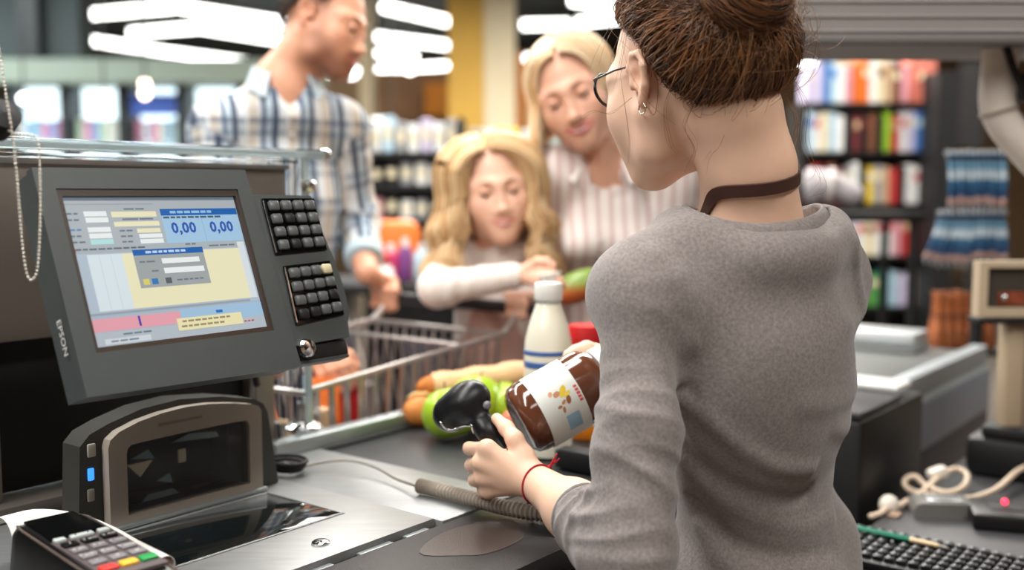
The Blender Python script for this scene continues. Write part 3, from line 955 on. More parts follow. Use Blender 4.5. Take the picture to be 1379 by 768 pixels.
# ------------------------------------------------------------------ scanner cord and ribbed hose
t = thing('scanner_cord', 'grey ribbed hose with thin lead lying on the steel deck', 'cord', W(1.1, 1.0, .87))
hp = bez([W(1.128, 1.061, .881), W(1.13, 1.03, .881), W(1.128, .98, .881), W(1.124, .93, .881), W(1.125, .88, .880), W(1.135, .83, .880), W(1.16, .80, .884)], 360)
rr = .0100 + .0017 * np.sin(np.arange(360) * 2 * math.pi / 8.0)
rr[:8] = np.linspace(.004, .0098, 8)
part('ribbed_hose', MB().tube(hp, rr, 12), M('hose_beige', S(150, 140, 128), .5, var=.06), t, smooth=60)
lead = bez([W(1.07, 1.285, .874), W(1.12, 1.285, .879), W(1.16, 1.25, .883), W(1.165, 1.19, .881), W(1.145, 1.12, .877), W(1.128, 1.063, .880)], 40)
part('lead', MB().tube(lead, .0022, 8), M('lead_grey', S(140, 134, 124), .5), t)
t = thing('cable_loop', 'black coiled cable end beside the deck scanner', 'cable', W(1.08, 1.31, .87))
c = W(1.085, 1.31, .874)
mb = MB()
for k in range(3):
    mb.tube([c + UX * (.022 + .003 * k) * math.cos(a) + VX * (.03 + .004 * k) * math.sin(a) + ZX * (.003 + .006 * k) for a in np.linspace(0, 2 * math.pi, 28, endpoint=False)], .0032, 8, closed=True)
part('coil', mb, dark_m, t, kind='stuff')
part('coil_tail', MB().tube(bez([c + UX * .022, c + UX * .0 + VX * .06 + ZX * .01, W(1.05, 1.39, .89), W(1.045, 1.42, .888)], 16), .003, 8), M('tail_grey', S(120, 118, 112), .5), t)
# =================================================================== sculpting bodies as one smooth surface
class Field:
    def __init__(self, lo, hi, vox):
        self.lo = np.array(lo, float); self.vox = vox
        self.n = np.ceil((np.array(hi, float) - self.lo) / vox).astype(int) + 1
        self.F = np.full(self.n, 1.0, np.float32)
        self.ax = [(self.lo[i] + vox * np.arange(self.n[i])).astype(np.float32) for i in range(3)]
        self.T, self.s = np.eye(4), 1.0

    def at(self, T):
        self.T = T; self.s = float(np.linalg.norm(T[:3, 0])); return self

    def pt(self, p):
        return self.T[:3, :3] @ np.asarray(p, float) + self.T[:3, 3]

    def _win(self, lo, hi):
        a = np.clip(np.floor((np.asarray(lo) - self.lo) / self.vox).astype(int), 0, self.n)
        b = np.clip(np.ceil((np.asarray(hi) - self.lo) / self.vox).astype(int) + 1, 0, self.n)
        if (b <= a).any(): return None
        sl = tuple(slice(a[i], b[i]) for i in range(3))
        x = self.ax[0][sl[0]][:, None, None]; y = self.ax[1][sl[1]][None, :, None]; z = self.ax[2][sl[2]][None, None, :]
        return sl, x, y, z

    def _mix(self, sl, d, k, mode):
        f = self.F[sl]
        if mode == 's':
            d = -d
            h = np.maximum(k - np.abs(f - d), 0) / max(k, 1e-6)
            self.F[sl] = np.maximum(f, d) + h * h * k * .25
        else:
            h = np.maximum(k - np.abs(f - d), 0) / max(k, 1e-6)
            self.F[sl] = np.minimum(f, d) - h * h * k * .25

    def cone(self, a, b, ra, rb=None, k=.02, mode='u'):
        rb = ra if rb is None else rb
        a, b = self.pt(a), self.pt(b)
        ra, rb, k = ra * self.s, rb * self.s, k * self.s
        m = max(ra, rb) + k + 3 * self.vox
        w = self._win(np.minimum(a, b) - m, np.maximum(a, b) + m)
        if w is None: return self
        sl, x, y, z = w
        d = b - a; L = max(d @ d, 1e-12)
        t = np.clip(((x - a[0]) * d[0] + (y - a[1]) * d[1] + (z - a[2]) * d[2]) / L, 0, 1)
        dist = np.sqrt((x - a[0] - t * d[0]) ** 2 + (y - a[1] - t * d[1]) ** 2 + (z - a[2] - t * d[2]) ** 2) - (ra + t * (rb - ra))
        self._mix(sl, dist.astype(np.float32), k, mode)
        return self

    def chain(self, pts, rs, k=.02, mode='u'):
        for i in range(len(pts) - 1):
            self.cone(pts[i], pts[i + 1], rs[i], rs[i + 1], k, mode)
        return self

    def ell(self, c, r, Rm=None, k=.02, mode='u'):
        c = self.pt(c)
        Rw = self.T[:3, :3] / self.s
        if Rm is not None: Rw = Rw @ Rm
        r = np.array((r, r, r) if np.isscalar(r) else r, float) * self.s
        k *= self.s
        ext = np.sqrt(((Rw * r) ** 2).sum(1)) + k + 3 * self.vox
        w = self._win(c - ext, c + ext)
        if w is None: return self
        sl, x, y, z = w
        x, y, z = x - c[0], y - c[1], z - c[2]
        k0 = k1 = 0
        for i in range(3):
            q = Rw[0, i] * x + Rw[1, i] * y + Rw[2, i] * z
            k0 = k0 + (q / r[i]) ** 2; k1 = k1 + (q / r[i] ** 2) ** 2
        k0 = np.sqrt(k0); d = k0 * (k0 - 1) / np.maximum(np.sqrt(k1), 1e-6)
        self._mix(sl, d.astype(np.float32), k, mode)
        return self

    def cut(self, p, nrm, lo=None, hi=None, r=None):
        """remove what lies beyond the plane, within a ball of radius r round p"""
        p, nrm = self.pt(p), unit(self.T[:3, :3] @ np.asarray(nrm, float))
        w = self._win(p - r, p + r) if r else self._win(self.lo, self.lo + self.n * self.vox)
        if w is None: return self
        sl, x, y, z = w
        d = (x - p[0]) * nrm[0] + (y - p[1]) * nrm[1] + (z - p[2]) * nrm[2]
        if r:
            q = (x - p[0]) ** 2 + (y - p[1]) ** 2 + (z - p[2]) ** 2
            d = np.where(q < r * r, d, -1)
        self.F[sl] = np.maximum(self.F[sl], d.astype(np.float32))
        return self

    def hole(self, c, ex, ey, rx, ry, z0, z1):
        """open an oval shaft from height z0 to z1"""
        m = max(rx, ry) + .02
        w = self._win(np.array([c[0] - m, c[1] - m, z0 - .01]), np.array([c[0] + m, c[1] + m, z1]))
        if w is None: return self
        sl, x, y, z = w
        a = ((x - c[0]) * ex[0] + (y - c[1]) * ex[1]) / rx; b = ((x - c[0]) * ey[0] + (y - c[1]) * ey[1]) / ry
        d = (np.sqrt(a * a + b * b) - 1) * min(rx, ry)
        d = np.maximum(d, z0 - z)
        self.F[sl] = np.maximum(self.F[sl], (-d).astype(np.float32))
        return self

    def bunch(self, pts, amp, lam, tw=1.0, ph=0.0):
        """ring-like slanting cloth folds round a limb; amp is given at each joint"""
        s0 = 0.0
        for i in range(len(pts) - 1):
            a, b = np.asarray(pts[i], float), np.asarray(pts[i + 1], float)
            L = np.linalg.norm(b - a); d = (b - a) / L
            w = self._win(np.minimum(a, b) - .08, np.maximum(a, b) + .08)
            sl, x, y, z = w
            e1 = unit(np.cross(d, (0.3, .2, .9) if abs(d[2]) < .9 else (1, 0, 0))); e2 = np.cross(d, e1)
            X, Y, Z = x - a[0], y - a[1], z - a[2]
            t = X * d[0] + Y * d[1] + Z * d[2]
            th = np.arctan2(X * e2[0] + Y * e2[1] + Z * e2[2], X * e1[0] + Y * e1[1] + Z * e1[2])
            r2 = (X - t * d[0]) ** 2 + (Y - t * d[1]) ** 2 + (Z - t * d[2]) ** 2
            A = amp[i] + (amp[i + 1] - amp[i]) * np.clip(t / L, 0, 1)
            win = np.clip((t + .012) / .024, 0, 1) * np.clip((L + .012 - t) / .024, 0, 1) * (r2 < .075 ** 2)
            q = (s0 + t) / lam * 6.283 + ph + tw * np.sin(th + ph) + .9 * np.sin(2 * th + 1.3 * ph + (s0 + t) * 24)
            rid = np.cos(q); rid = np.where(rid > 0, rid ** 2, rid * .5)
            mod = .55 + .45 * np.sin(th * 1.0 + (s0 + t) * 37 + ph)
            self.F[sl] -= (A * win * rid * mod).astype(np.float32)
            s0 += L
        return self

    def fold(self, pts, width, amp):
        """a soft crease or, with amp below nought, a groove along a path"""
        pts = [np.asarray(p, float) for p in pts]
        for i in range(len(pts) - 1):
            a, b = pts[i], pts[i + 1]
            m = width * 2.6
            w = self._win(np.minimum(a, b) - m, np.maximum(a, b) + m)
            if w is None: continue
            sl, x, y, z = w
            d = b - a; L = max(d @ d, 1e-12)
            t = ((x - a[0]) * d[0] + (y - a[1]) * d[1] + (z - a[2]) * d[2]) / L
            tc = np.clip(t, 0, 1)
            q = (x - a[0] - tc * d[0]) ** 2 + (y - a[1] - tc * d[1]) ** 2 + (z - a[2] - tc * d[2]) ** 2
            fade = 1.0
            if i == 0: fade = fade * np.clip(tc * 2.2 + .0, 0, 1)
            if i == len(pts) - 2: fade = fade * np.clip((1 - tc) * 2.2, 0, 1)
            self.F[sl] -= (amp * np.exp(-q / (width * width)) * fade).astype(np.float32)
        return self

    def soften(self, r, it=2, zmin=None):
        """let sharp dips between the forms fill out"""
        c = .032
        G_ = np.clip(self.F, -c, c)
        n = max(1, int(round(r / self.vox)))
        for _ in range(it):
            for ax in range(3):
                pad = [(0, 0)] * 3; pad[ax] = (n + 1, n)
                cs = np.cumsum(np.pad(G_, pad, mode='edge'), axis=ax, dtype=np.float32)
                m = self.n[ax]
                a = [slice(None)] * 3; b_ = [slice(None)] * 3
                a[ax] = slice(2 * n + 1, 2 * n + 1 + m); b_[ax] = slice(0, m)
                G_ = (cs[tuple(a)] - cs[tuple(b_)]) / (2 * n + 1)
        if zmin is not None:
            w = np.clip((self.ax[2] - zmin) / .06, 0, 1)[None, None, :]
            G_ = G_ * w + self.F * (1 - w)
        self.F = G_.astype(np.float32)
        return self

    def ripple(self, amp, freq, seed=0):
        """slow cloth unevenness"""
        g = np.random.default_rng(seed)
        x = self.ax[0][:, None, None]; y = self.ax[1][None, :, None]; z = self.ax[2][None, None, :]
        for _ in range(5):
            d = g.normal(size=3); d /= np.linalg.norm(d); ph = g.random() * 6.28; fq = freq * (.6 + .9 * g.random())
            self.F += (amp / 2.2 * np.sin((x * d[0] + y * d[1] + z * d[2]) * fq + ph)).astype(np.float32)
        return self

    def sample(self, p):
        q = np.clip((np.atleast_2d(p) - self.lo) / self.vox, 0, self.n - 1.001)
        i = q.astype(int); f = q - i
        out = 0
        for dx in (0, 1):
            for dy in (0, 1):
                for dz in (0, 1):
                    w = (f[:, 0] if dx else 1 - f[:, 0]) * (f[:, 1] if dy else 1 - f[:, 1]) * (f[:, 2] if dz else 1 - f[:, 2])
                    out = out + w * self.F[i[:, 0] + dx, i[:, 1] + dy, i[:, 2] + dz]
        return out

    def grad(self, p):
        e = self.vox
        p = np.atleast_2d(p)
        g = np.stack([self.sample(p + np.eye(3)[i] * e) - self.sample(p - np.eye(3)[i] * e) for i in range(3)], 1)
        return g / np.maximum(np.linalg.norm(g, axis=1, keepdims=True), 1e-9)

    def snap(self, p, off=0.0, it=6):
        p = np.atleast_2d(np.asarray(p, float)).copy()
        for _ in range(it):
            p -= (self.sample(p) - off)[:, None] * self.grad(p)
        return p

    def surface(self):
        F = self.F
        for i in range(3):                              # keep the skin closed at the box sides
            sl = [slice(None)] * 3
            for e in (0, -1):
                sl[i] = e; F[tuple(sl)] = np.maximum(F[tuple(sl)], 1e-3)
        ins = (F < 0).astype(np.uint8)
        n = self.n
        c = np.zeros(n - 1, np.uint8)
        offs = [(i, j, k) for i in (0, 1) for j in (0, 1) for k in (0, 1)]
        for i, j, k in offs:
            c += ins[i:n[0] - 1 + i, j:n[1] - 1 + j, k:n[2] - 1 + k]
        act = np.argwhere((c > 0) & (c < 8))
        idx = np.full(n - 1, -1, np.int32)
        idx[act[:, 0], act[:, 1], act[:, 2]] = np.arange(len(act))
        val = {o: F[act[:, 0] + o[0], act[:, 1] + o[1], act[:, 2] + o[2]] for o in offs}
        acc = np.zeros((len(act), 3)); cnt = np.zeros(len(act))
        for a in offs:
            for ax in range(3):
                if a[ax]: continue
                b = list(a); b[ax] = 1; b = tuple(b)
                fa, fb = val[a], val[b]
                m = (fa < 0) != (fb < 0)
                t = np.where(m, fa / np.where(m, fa - fb, 1), 0)
                p = np.tile(np.array(a, float), (len(act), 1)); p[:, ax] = t
                acc[m] += p[m]; cnt[m] += 1
        v = (act + acc / cnt[:, None]) * self.vox + self.lo
        quads = []
        for ax in range(3):
            o1, o2 = (ax + 1) % 3, (ax + 2) % 3
            A = [slice(1, -1)] * 3; A[ax] = slice(0, -1)
            B = [slice(1, -1)] * 3; B[ax] = slice(1, None)
            e = ins[tuple(A)].astype(np.int8) - ins[tuple(B)].astype(np.int8)
            for sgn in (1, -1):
                q = np.argwhere(e == sgn)
                q[:, o1] += 1; q[:, o2] += 1
                def cell(d1, d2):
                    r = q.copy(); r[:, o1] -= d1; r[:, o2] -= d2
                    return idx[r[:, 0], r[:, 1], r[:, 2]]
                ring = [cell(1, 1), cell(0, 1), cell(0, 0), cell(1, 0)]
                quads.append(np.stack(ring if sgn == 1 else ring[::-1], 1))
        quads = np.concatenate(quads)
        for _ in range(2):                              # settle on the true surface
            v -= self.sample(v)[:, None] * self.grad(v) * .7
        return v, quads

    def mesh(self, name, mat, base, col=None, uvp=None, keep=1):
        v, q = self.surface()
        me = bpy.data.meshes.new(name)
        me.vertices.add(len(v)); me.vertices.foreach_set('co', (v - base).astype(np.float32).ravel())
        me.loops.add(len(q) * 4); me.loops.foreach_set('vertex_index', q.astype(np.int32).ravel())
        me.polygons.add(len(q)); me.polygons.foreach_set('loop_start', np.arange(0, len(q) * 4, 4, dtype=np.int32))
        try: me.polygons.foreach_set('loop_total', np.full(len(q), 4, np.int32))
        except Exception: pass
        me.polygons.foreach_set('use_smooth', np.ones(len(q), bool))
        me.materials.append(mat)
        if col is not None:
            a = me.attributes.new('Col', 'FLOAT_COLOR', 'POINT')
            a.data.foreach_set('color', np.c_[col(v), np.ones(len(v))].astype(np.float32).ravel())
        if uvp is not None:
            a = me.attributes.new('uvp', 'FLOAT_VECTOR', 'POINT')
            a.data.foreach_set('vector', uvp(v).astype(np.float32).ravel())
        me.update(); me.validate()
        return me


def strands(name, arr, rad, mat, parent, cols=None, sides=3, base=None, kind=None, label=None):
    """many hairs as thin tapering tubes in one mesh; arr is strand x point x 3"""
    arr = np.asarray(arr, float)
    S_, K, _ = arr.shape
    tg = np.gradient(arr, axis=1)
    tg /= np.maximum(np.linalg.norm(tg, axis=2, keepdims=True), 1e-9)
    ref = np.array([.3, .2, .93])
    n1 = np.cross(tg, ref); n1 /= np.maximum(np.linalg.norm(n1, axis=2, keepdims=True), 1e-9)
    n2 = np.cross(tg, n1)
    r = np.asarray(rad, float)
    if r.ndim == 1: r = np.tile(r, (S_, 1)) if len(r) == K else np.tile(r[:, None], (1, K))
    vs = []
    for j in range(sides):
        a = 2 * math.pi * j / sides
        vs.append(arr + (math.cos(a) * n1 + math.sin(a) * n2) * r[:, :, None])
    v = np.stack(vs, 2).reshape(-1, 3)
    if base is not None: v = v - base
    i = np.arange(S_)[:, None, None] * K * sides + np.arange(K - 1)[None, :, None] * sides
    j = np.arange(sides)[None, None, :]; j2 = (j + 1) % sides
    q = np.stack([i + j, i + j2, i + sides + j2, i + sides + j], 3).reshape(-1, 4)
    me = bpy.data.meshes.new(name)
    me.vertices.add(len(v)); me.vertices.foreach_set('co', v.astype(np.float32).ravel())
    me.loops.add(len(q) * 4); me.loops.foreach_set('vertex_index', q.astype(np.int32).ravel())
    me.polygons.add(len(q)); me.polygons.foreach_set('loop_start', np.arange(0, len(q) * 4, 4, dtype=np.int32))
    me.polygons.foreach_set('use_smooth', np.ones(len(q), bool))
    me.materials.append(mat)
    if cols is not None:
        c = np.repeat(np.repeat(np.asarray(cols)[:, None, :], K, 1), sides, 1).reshape(-1, 3) if np.asarray(cols).ndim == 2 else np.repeat(cols, sides, 1).reshape(-1, 3)
        a = me.attributes.new('Col', 'FLOAT_COLOR', 'POINT')
        a.data.foreach_set('color', np.c_[c, np.ones(len(c))].astype(np.float32).ravel())
    me.update(); me.validate()
    o = bpy.data.objects.new(name, me)
    COL.objects.link(o)
    o.parent = parent
    if kind: o['kind'] = kind
    if label: o['label'] = label
    return o


def head_frame(o, psi, th, ro, s=1.0):
    psi, th, ro = R(psi), R(th), R(ro)
    r = np.array([math.cos(psi), math.sin(psi), 0]); f0 = np.array([-math.sin(psi), math.cos(psi), 0]); z = ZX
    f = f0 * math.cos(th) - z * math.sin(th); u = z * math.cos(th) + f0 * math.sin(th)
    m = np.eye(4)
    m[:3, 0] = (r * math.cos(ro) + u * math.sin(ro)) * s
    m[:3, 1] = f * s
    m[:3, 2] = (u * math.cos(ro) - r * math.sin(ro)) * s
    m[:3, 3] = o
    return m


def tfp(T, p):
    p = np.asarray(p, float)
    return p @ T[:3, :3].T + T[:3, 3]


def head(f, T, kind='woman'):
    """face looks along +y, eyes at height 0, chin at -0.112"""
    f.at(T)
    man = kind == 'man'; kid = kind == 'girl'
    f.ell((0, -.016, .030), (.0725, .092, .086), k=.01)
    f.ell((0, .030, -.022), (.060, .056, .082), k=.03)
    jw = .050 if man else (.042 if kid else .044)
    for s in (-1, 1):
        f.cone((s * .056, .0, -.045), (s * jw, .018, -.082), .017, .014, k=.03)
        f.cone((s * jw, .018, -.082), (s * .012, .074, -.103), .014, .014, k=.025)
        f.ell((s * .036, .060, -.036), (.024, .020, .026) if not kid else (.026, .022, .028), k=.045)
        f.cone((s * .048, .060, .014), (s * .012, .080, .015), .011, .010, k=.02)      # brow
        f.ell((s * .031, .096, -.001), (.018, .015, .011), k=.018, mode='s')            # socket
        f.ell((s * .031, .0755, -.002), (.0145, .0125, .012), k=.006)
    f.ell((0, .070, -.100), (.020 if man else .016, .016, .014), k=.022)                # chin
    f.ell((0, .078, -.070), (.030, .014, .024), k=.035)                                  # muzzle
    nl = .104 if kid else .109
    f.cone((0, .084, .008), (0, nl - .006, -.036), .0075, .0090, k=.014)
    f.ell((0, nl, -.041), (.0105, .0095, .0090), k=.008)
    for s in (-1, 1):
        f.ell((s * .0125, .094, -.045), (.0075, .010, .0065), k=.008)
    f.chain([(-.020, .085, -.0615), (-.009, .0915, -.0655), (0, .0925, -.0655), (.009, .0915, -.0655), (.020, .085, -.0615)], [.0020, .0040, .0040, .0040, .0020], k=.008)
    f.chain([(-.018, .0855, -.0665), (-.008, .0905, -.0745), (0, .0915, -.0755), (.008, .0905, -.0745), (.018, .0855, -.0665)], [.0020, .0042, .0047, .0042, .0020], k=.008)
    for s in (-1, 1):                                                                   # ears
        x = s * .073
        h = [(x, .004, -.012), (x + s * .003, .006, .008), (x + s * .006, -.006, .021), (x + s * .011, -.022, .018), (x + s * .012, -.028, .002), (x + s * .008, -.022, -.018), (x + s * .003, -.008, -.034)]
        f.chain(h, [.0036, .0038, .0040, .0042, .0040, .0042, .0058], k=.004)
        f.ell((x + s * .004, -.012, -.004), (.0040, .014, .021), np.array(Matrix.Rotation(R(-s * 18), 3, 'Z')), k=.006)
        f.ell((x + s * .010, -.010, -.006), (.0050, .0075, .010), k=.004, mode='s')
        f.ell((x + s * .003, .004, -.012), (.004, .004, .006), k=.005)
    f.at(np.eye(4))


def arm(f, pts, rs, k=.03):
    f.chain(pts, rs, k)


def hand(f, wrist, knuckles, fingers, thumb, sc=1.0, palm=None):
    """wrist, four knuckles, four lists of finger joints, thumb joints; closes to one surface"""
    w = np.asarray(wrist, float)
    kn = [np.asarray(q, float) for q in knuckles]
    for q, r0 in zip(kn, (.0135, .014, .0135, .012)):
        f.cone(w * .82 + q * .18, q, .0150 * sc, r0 * .82 * sc, k=.010 * sc)
    f.cone(kn[0], kn[3], .0105 * sc, .0095 * sc, k=.010 * sc)
    for q, js, r0 in zip(kn, fingers, (.0088, .0092, .0088, .0078)):
        pts = [q] + [np.asarray(j, float) for j in js]
        r0 = r0 * sc
        f.chain(pts, [r0 * 1.08, r0, r0 * .92, r0 * .80][:len(pts)], k=.005 * sc)
    th = [np.asarray(j, float) for j in thumb]
    f.cone(w * .6 + th[0] * .4, th[0], .015 * sc, .0145 * sc, k=.012 * sc)
    f.chain(th, [.0145 * sc, .0118 * sc, .0102 * sc, .0082 * sc][:len(th)], k=.007 * sc)


def torso(f, Ls, Rs, pelvis, fwd, d=.09, infl=0.0, neck=None, bust=0.0, belly=1.0, k=.06, shift=.005):
    Ls, Rs, pelvis = map(lambda q: np.asarray(q, float), (Ls, Rs, pelvis))
    mid = (Ls + Rs) / 2
    w = np.linalg.norm(Rs - Ls)
    ex = unit(Rs - Ls)
    up = unit(mid - pelvis)
    fy = unit(np.asarray(fwd) - up * (np.asarray(fwd) @ up))
    ex = np.cross(fy, up)
    Rm = np.stack([ex, fy, up], 1)
    H = np.linalg.norm(mid - pelvis)
    i = infl
    f.ell(pelvis + up * H * .70 + fy * shift, (w * .405 + i, d + i, H * .34), Rm, k=k)
    f.ell(pelvis + up * H * .42, (w * .35 * belly + i, d * .86 * belly + i, H * .34), Rm, k=k)
    f.ell(pelvis + up * H * .02, (w * .44 * belly + i, d * .98 + i, H * .26), Rm, k=k)
    f.cone(Ls * .92 + Rs * .08, Rs * .92 + Ls * .08, .046 + i, k=.04)
    if bust:
        for s in (-1, 1):
            f.ell(pelvis + up * H * .66 + ex * s * w * .20 + fy * d * .72, (w * .17 + i, bust + i, H * .12), Rm, k=.04)
    return Rm, mid, H


def eyes(T, t, s, iris=(60, 44, 34), closed=.62, brow=(90, 66, 48), lash=(40, 30, 26)):
    skin_l = M('eyelid_skin', S(214, 158, 132), .5)
    for sx, w in ((-1, 'a'), (1, 'b')):
        c = (sx * .031, .0785, -.001)
        o = part('eyeball', MB(T).ball(c, .0118, 14), M('eye_white', S(226, 218, 210), .2), t, smooth=180)
        part('iris', MB(T).ball((c[0], c[1] + .0072, c[2] - .0045), (.0055, .0052, .0055), 12), M('iris_%d' % iris[0], S(*iris), .15), o, smooth=180)
        mb = MB(T)
        n, m = 12, 7
        vs, fs = [], []
        for i in range(m):
            a = R(100 - (100 + 90 * (closed - .5)) * i / (m - 1))
            for j in range(n):
                b = R(-80 + 160 * j / (n - 1))
                vs.append((c[0] + .0128 * math.sin(b) * abs(math.cos(a - R(0))) ** .5 if False else c[0] + .0130 * math.sin(b), c[1] + .0130 * math.cos(b) * math.cos(a), c[2] + .0130 * math.cos(b) * math.sin(a)))
        for i in range(m - 1):
            for j in range(n - 1):
                fs.append((i * n + j, i * n + j + 1, (i + 1) * n + j + 1, (i + 1) * n + j))
        mb.add(vs, fs)
        part('eyelid', mb, skin_l, t, smooth=180)
        a = R(-90 * (closed - .5))
        part('eyelashes', MB(T).tube([(c[0] + .0134 * math.sin(R(b)), c[1] + .0136 * math.cos(R(b)) * math.cos(a), c[2] + .0136 * math.cos(R(b)) * math.sin(a)) for b in range(-75, 76, 15)], [.0003] + [.0009] * 9 + [.0003], 6), M('lash_%d' % lash[0], S(*lash), .6), t, smooth=180)
        part('eyebrow', MB(T).tube([(sx * .013, .0905, .0165), (sx * .024, .0885, .0205), (sx * .036, .082, .0215), (sx * .047, .071, .017)], [.0014, .0019, .0016, .0006], 6), M('brow_%d' % brow[0], S(*brow), .8), t, smooth=180)


def lips(f, T, t, base, rgb, width=.023, smile=.005, gap=.0016, teeth=False):
    """two lips laid on the face, open a little over the teeth in a smile"""
    m = M('lips_%d_%d' % (rgb[0], rgb[1]), S(*rgb), .4, var=.06, scale=200)
    xs = np.linspace(-1, 1, 13)
    for nm, z0, r0, bow in (('upper_lip', -.0665 + gap, .0034, 1), ('lower_lip', -.0735 - gap, .0042, 0)):
        p = np.stack([xs * width, np.full(13, .092) - .014 * xs ** 2, z0 + (smile + (-.0665 - z0)) * xs ** 2 * (1.0 if bow else 1.0) - (.0012 * np.exp(-(xs / .16) ** 2) if bow else 0)], 1)
        w = f.snap(tfp(T, p), -.0006)
        part(nm, MB().tube(w, np.maximum(r0 * (1 - xs ** 2) ** .6, .0007) * np.linalg.norm(T[:3, 0]), 8), m, t, smooth=180)
    q_ = .68 if teeth else .9
    p = np.stack([xs * width * q_, np.full(13, .090) - .014 * (q_ * xs) ** 2, -.0702 + smile * (q_ * xs) ** 2], 1)
    w = f.snap(tfp(T, p), .0 if teeth else -.0002)
    part('teeth' if teeth else 'mouth_line', MB().tube(w, np.maximum((.0024 if teeth else .0012) * (1 - xs ** 2) ** .5, .0005), 8), M('teeth_white', S(240, 234, 226), .25) if teeth else M('mouth_dark', S(110, 46, 44), .6), t, smooth=180)


def skin_col(T, s, lips=(.86, .48, .46), cheek=.12, stubble=None, nails=()):
    Ti = np.linalg.inv(T)

    def f(v):
        q = v @ Ti[:3, :3].T + Ti[:3, 3]
        c = np.ones((len(v), 3))
        def blob(ctr, r, soft=.5):
            d = np.sqrt((((q - np.array(ctr)) / np.array(r)) ** 2).sum(1))
            return np.clip((1 + soft - d) / (2 * soft), 0, 1)[:, None]
        if stubble:
            m = np.clip(blob((0, .07, -.095), (.06, .06, .04), .35) + blob((0, .09, -.056), (.026, .02, .008), .4) + blob((.05, .02, -.06), (.02, .04, .05), .4) + blob((-.05, .02, -.06), (.02, .04, .05), .4), 0, 1)
            c = c * (1 - m) + c * np.array(stubble) * m
        for sx in (-1, 1):
            m = blob((sx * .038, .07, -.034), (.022, .025, .018), .7) * cheek
            c = c * (1 - m) + c * np.array((1.0, .62, .56)) * m
            m = blob((sx * .075, -.012, -.01), (.012, .025, .04), .5) * .35
            c = c * (1 - m) + c * np.array((1.02, .74, .66)) * m
        m = np.clip(blob((0, .096, -.0655), (.013, .012, .0048), .35) + blob((.013, .092, -.064), (.010, .010, .004), .35) + blob((-.013, .092, -.064), (.010, .010, .004), .35) + blob((0, .096, -.0755), (.013, .012, .0055), .3), 0, 1)
        c = c * (1 - m) + c * np.array((1.0, .86, .84)) * m
        for nc, nr in nails:
            d = np.sqrt(((v - nc) ** 2).sum(1)) / nr
            m = np.clip((1.2 - d) / .4, 0, 1)[:, None]
            c = c * (1 - m) + c * np.array((1.12, 1.05, 1.05)) * m
        return c
    return f


def skin(name, rgb):
    m = M(name, S(*rgb), .48, attr='Col', var=.05, scale=26, sss=.12, bump=.06, bscale=420)
    nt = m.node_tree                                  # the tint rides on the skin colour
    mix = next(n for n in nt.nodes if n.type == 'MIX')
    at = next(n for n in nt.nodes if n.type == 'ATTRIBUTE')
    m2 = nt.nodes.new('ShaderNodeMix'); m2.data_type = 'RGBA'; m2.blend_type = 'MULTIPLY'
    m2.inputs['Factor'].default_value = 1.0
    m2.inputs['A'].default_value = (*S(*rgb), 1)
    nt.links.new(at.outputs['Color'], m2.inputs['B'])
    nt.links.new(m2.outputs['Result'], mix.inputs['A'])
    return m


def hair_mat(name, rough=.38):
    return M(name, (1, 1, 1), rough, attr='Col', spec=.6)


def hair_cols(n, dark, light, g):
    t = g.random(n)[:, None] ** 1.3
    return np.array(S(*dark)) * (1 - t) + np.array(S(*light)) * t


def ringpts(c, ex, ey, rx, ry, n=36):
    return [np.asarray(c) + ex * rx * math.cos(a) + ey * ry * math.sin(a) for a in np.linspace(0, 2 * math.pi, n, endpoint=False)]
# =================================================================== the cashier
cz = thing('person', 'woman cashier in grey jumper with brown hair bun, holding the hand scanner', 'person', (.36, 1.44, 0))
CB = np.array(cz.location)
hT = head_frame(P(861, 104, 1.315) - head_frame((0, 0, 0), 34, 11, 2, 1.1)[:3, :3] @ np.array((-.077, -.010, -.006)), 34, 11, 2, 1.1)
Ls, Rs = P(857, 394, 1.275), P(1110, 374, 1.45)
elL, wrL = P(848, 742, 1.175), P(722, 650, 1.375)
elR, wrR = P(1060, 610, 1.58), P(868, 560, 1.57)
pel = np.array([.352, 1.425, .80])
fwd = np.array([-.49, .87, 0])
lo, hi = (-.08, .98, .62), (.62, 1.76, 1.66)
b = Field(lo, hi, .0032)
head(b, hT)
nk0, nk1 = tfp(hT, (0.016, -.057, -.058)), np.array([.313, 1.372, 1.285])
b.chain([tfp(hT, (0.014, -.052, -.02)), nk0, nk0 * .5 + nk1 * .5 + [.006, -.008, 0], nk1, nk1 + [.01, .02, -.06]], [.052, .053, .0545, .061, .045], k=.03)
for q in (Ls, Rs):
    b.cone(nk1 + [0, .01, -.04], q + [0, 0, -.01], .040, .030, k=.03)
torso(b, Ls, Rs, pel, fwd, .078, -.006, bust=.045, k=.04, shift=-.024)
arm(b, [Ls, elL, wrL * .55 + elL * .45, wrL], [.040, .035, .034, .0245])
arm(b, [Rs, elR, wrR], [.040, .035, .025])
K = [P(656, 604, 1.398), P(646, 623, 1.40), P(648, 643, 1.405), P(657, 661, 1.412)]
FG = [[P(632, 604, 1.432), P(637, 606, 1.462), P(654, 609, 1.474)],
      [P(635, 627, 1.442), P(646, 629, 1.474), P(666, 628, 1.474)],
      [P(639, 647, 1.448), P(651, 648, 1.474), P(668, 646, 1.470)],
      [P(650, 663, 1.450), P(661, 662, 1.470), P(675, 659, 1.466)]]
TH = [P(706, 616, 1.395), P(693, 592, 1.403), P(682, 577, 1.423), P(669, 564, 1.442)]
hand(b, wrL, K, FG, TH)
# the hidden hand round the far end of the jar
JC, JA = P(752, 540, 1.50), unit((.86, .26, .43))
jr = .055
jv = unit(np.array([0, 1., 0]) - JA * JA[1])      # far side of the jar
ju = np.cross(jv, JA)                              # its upper side
if ju[2] < 0: ju = -ju


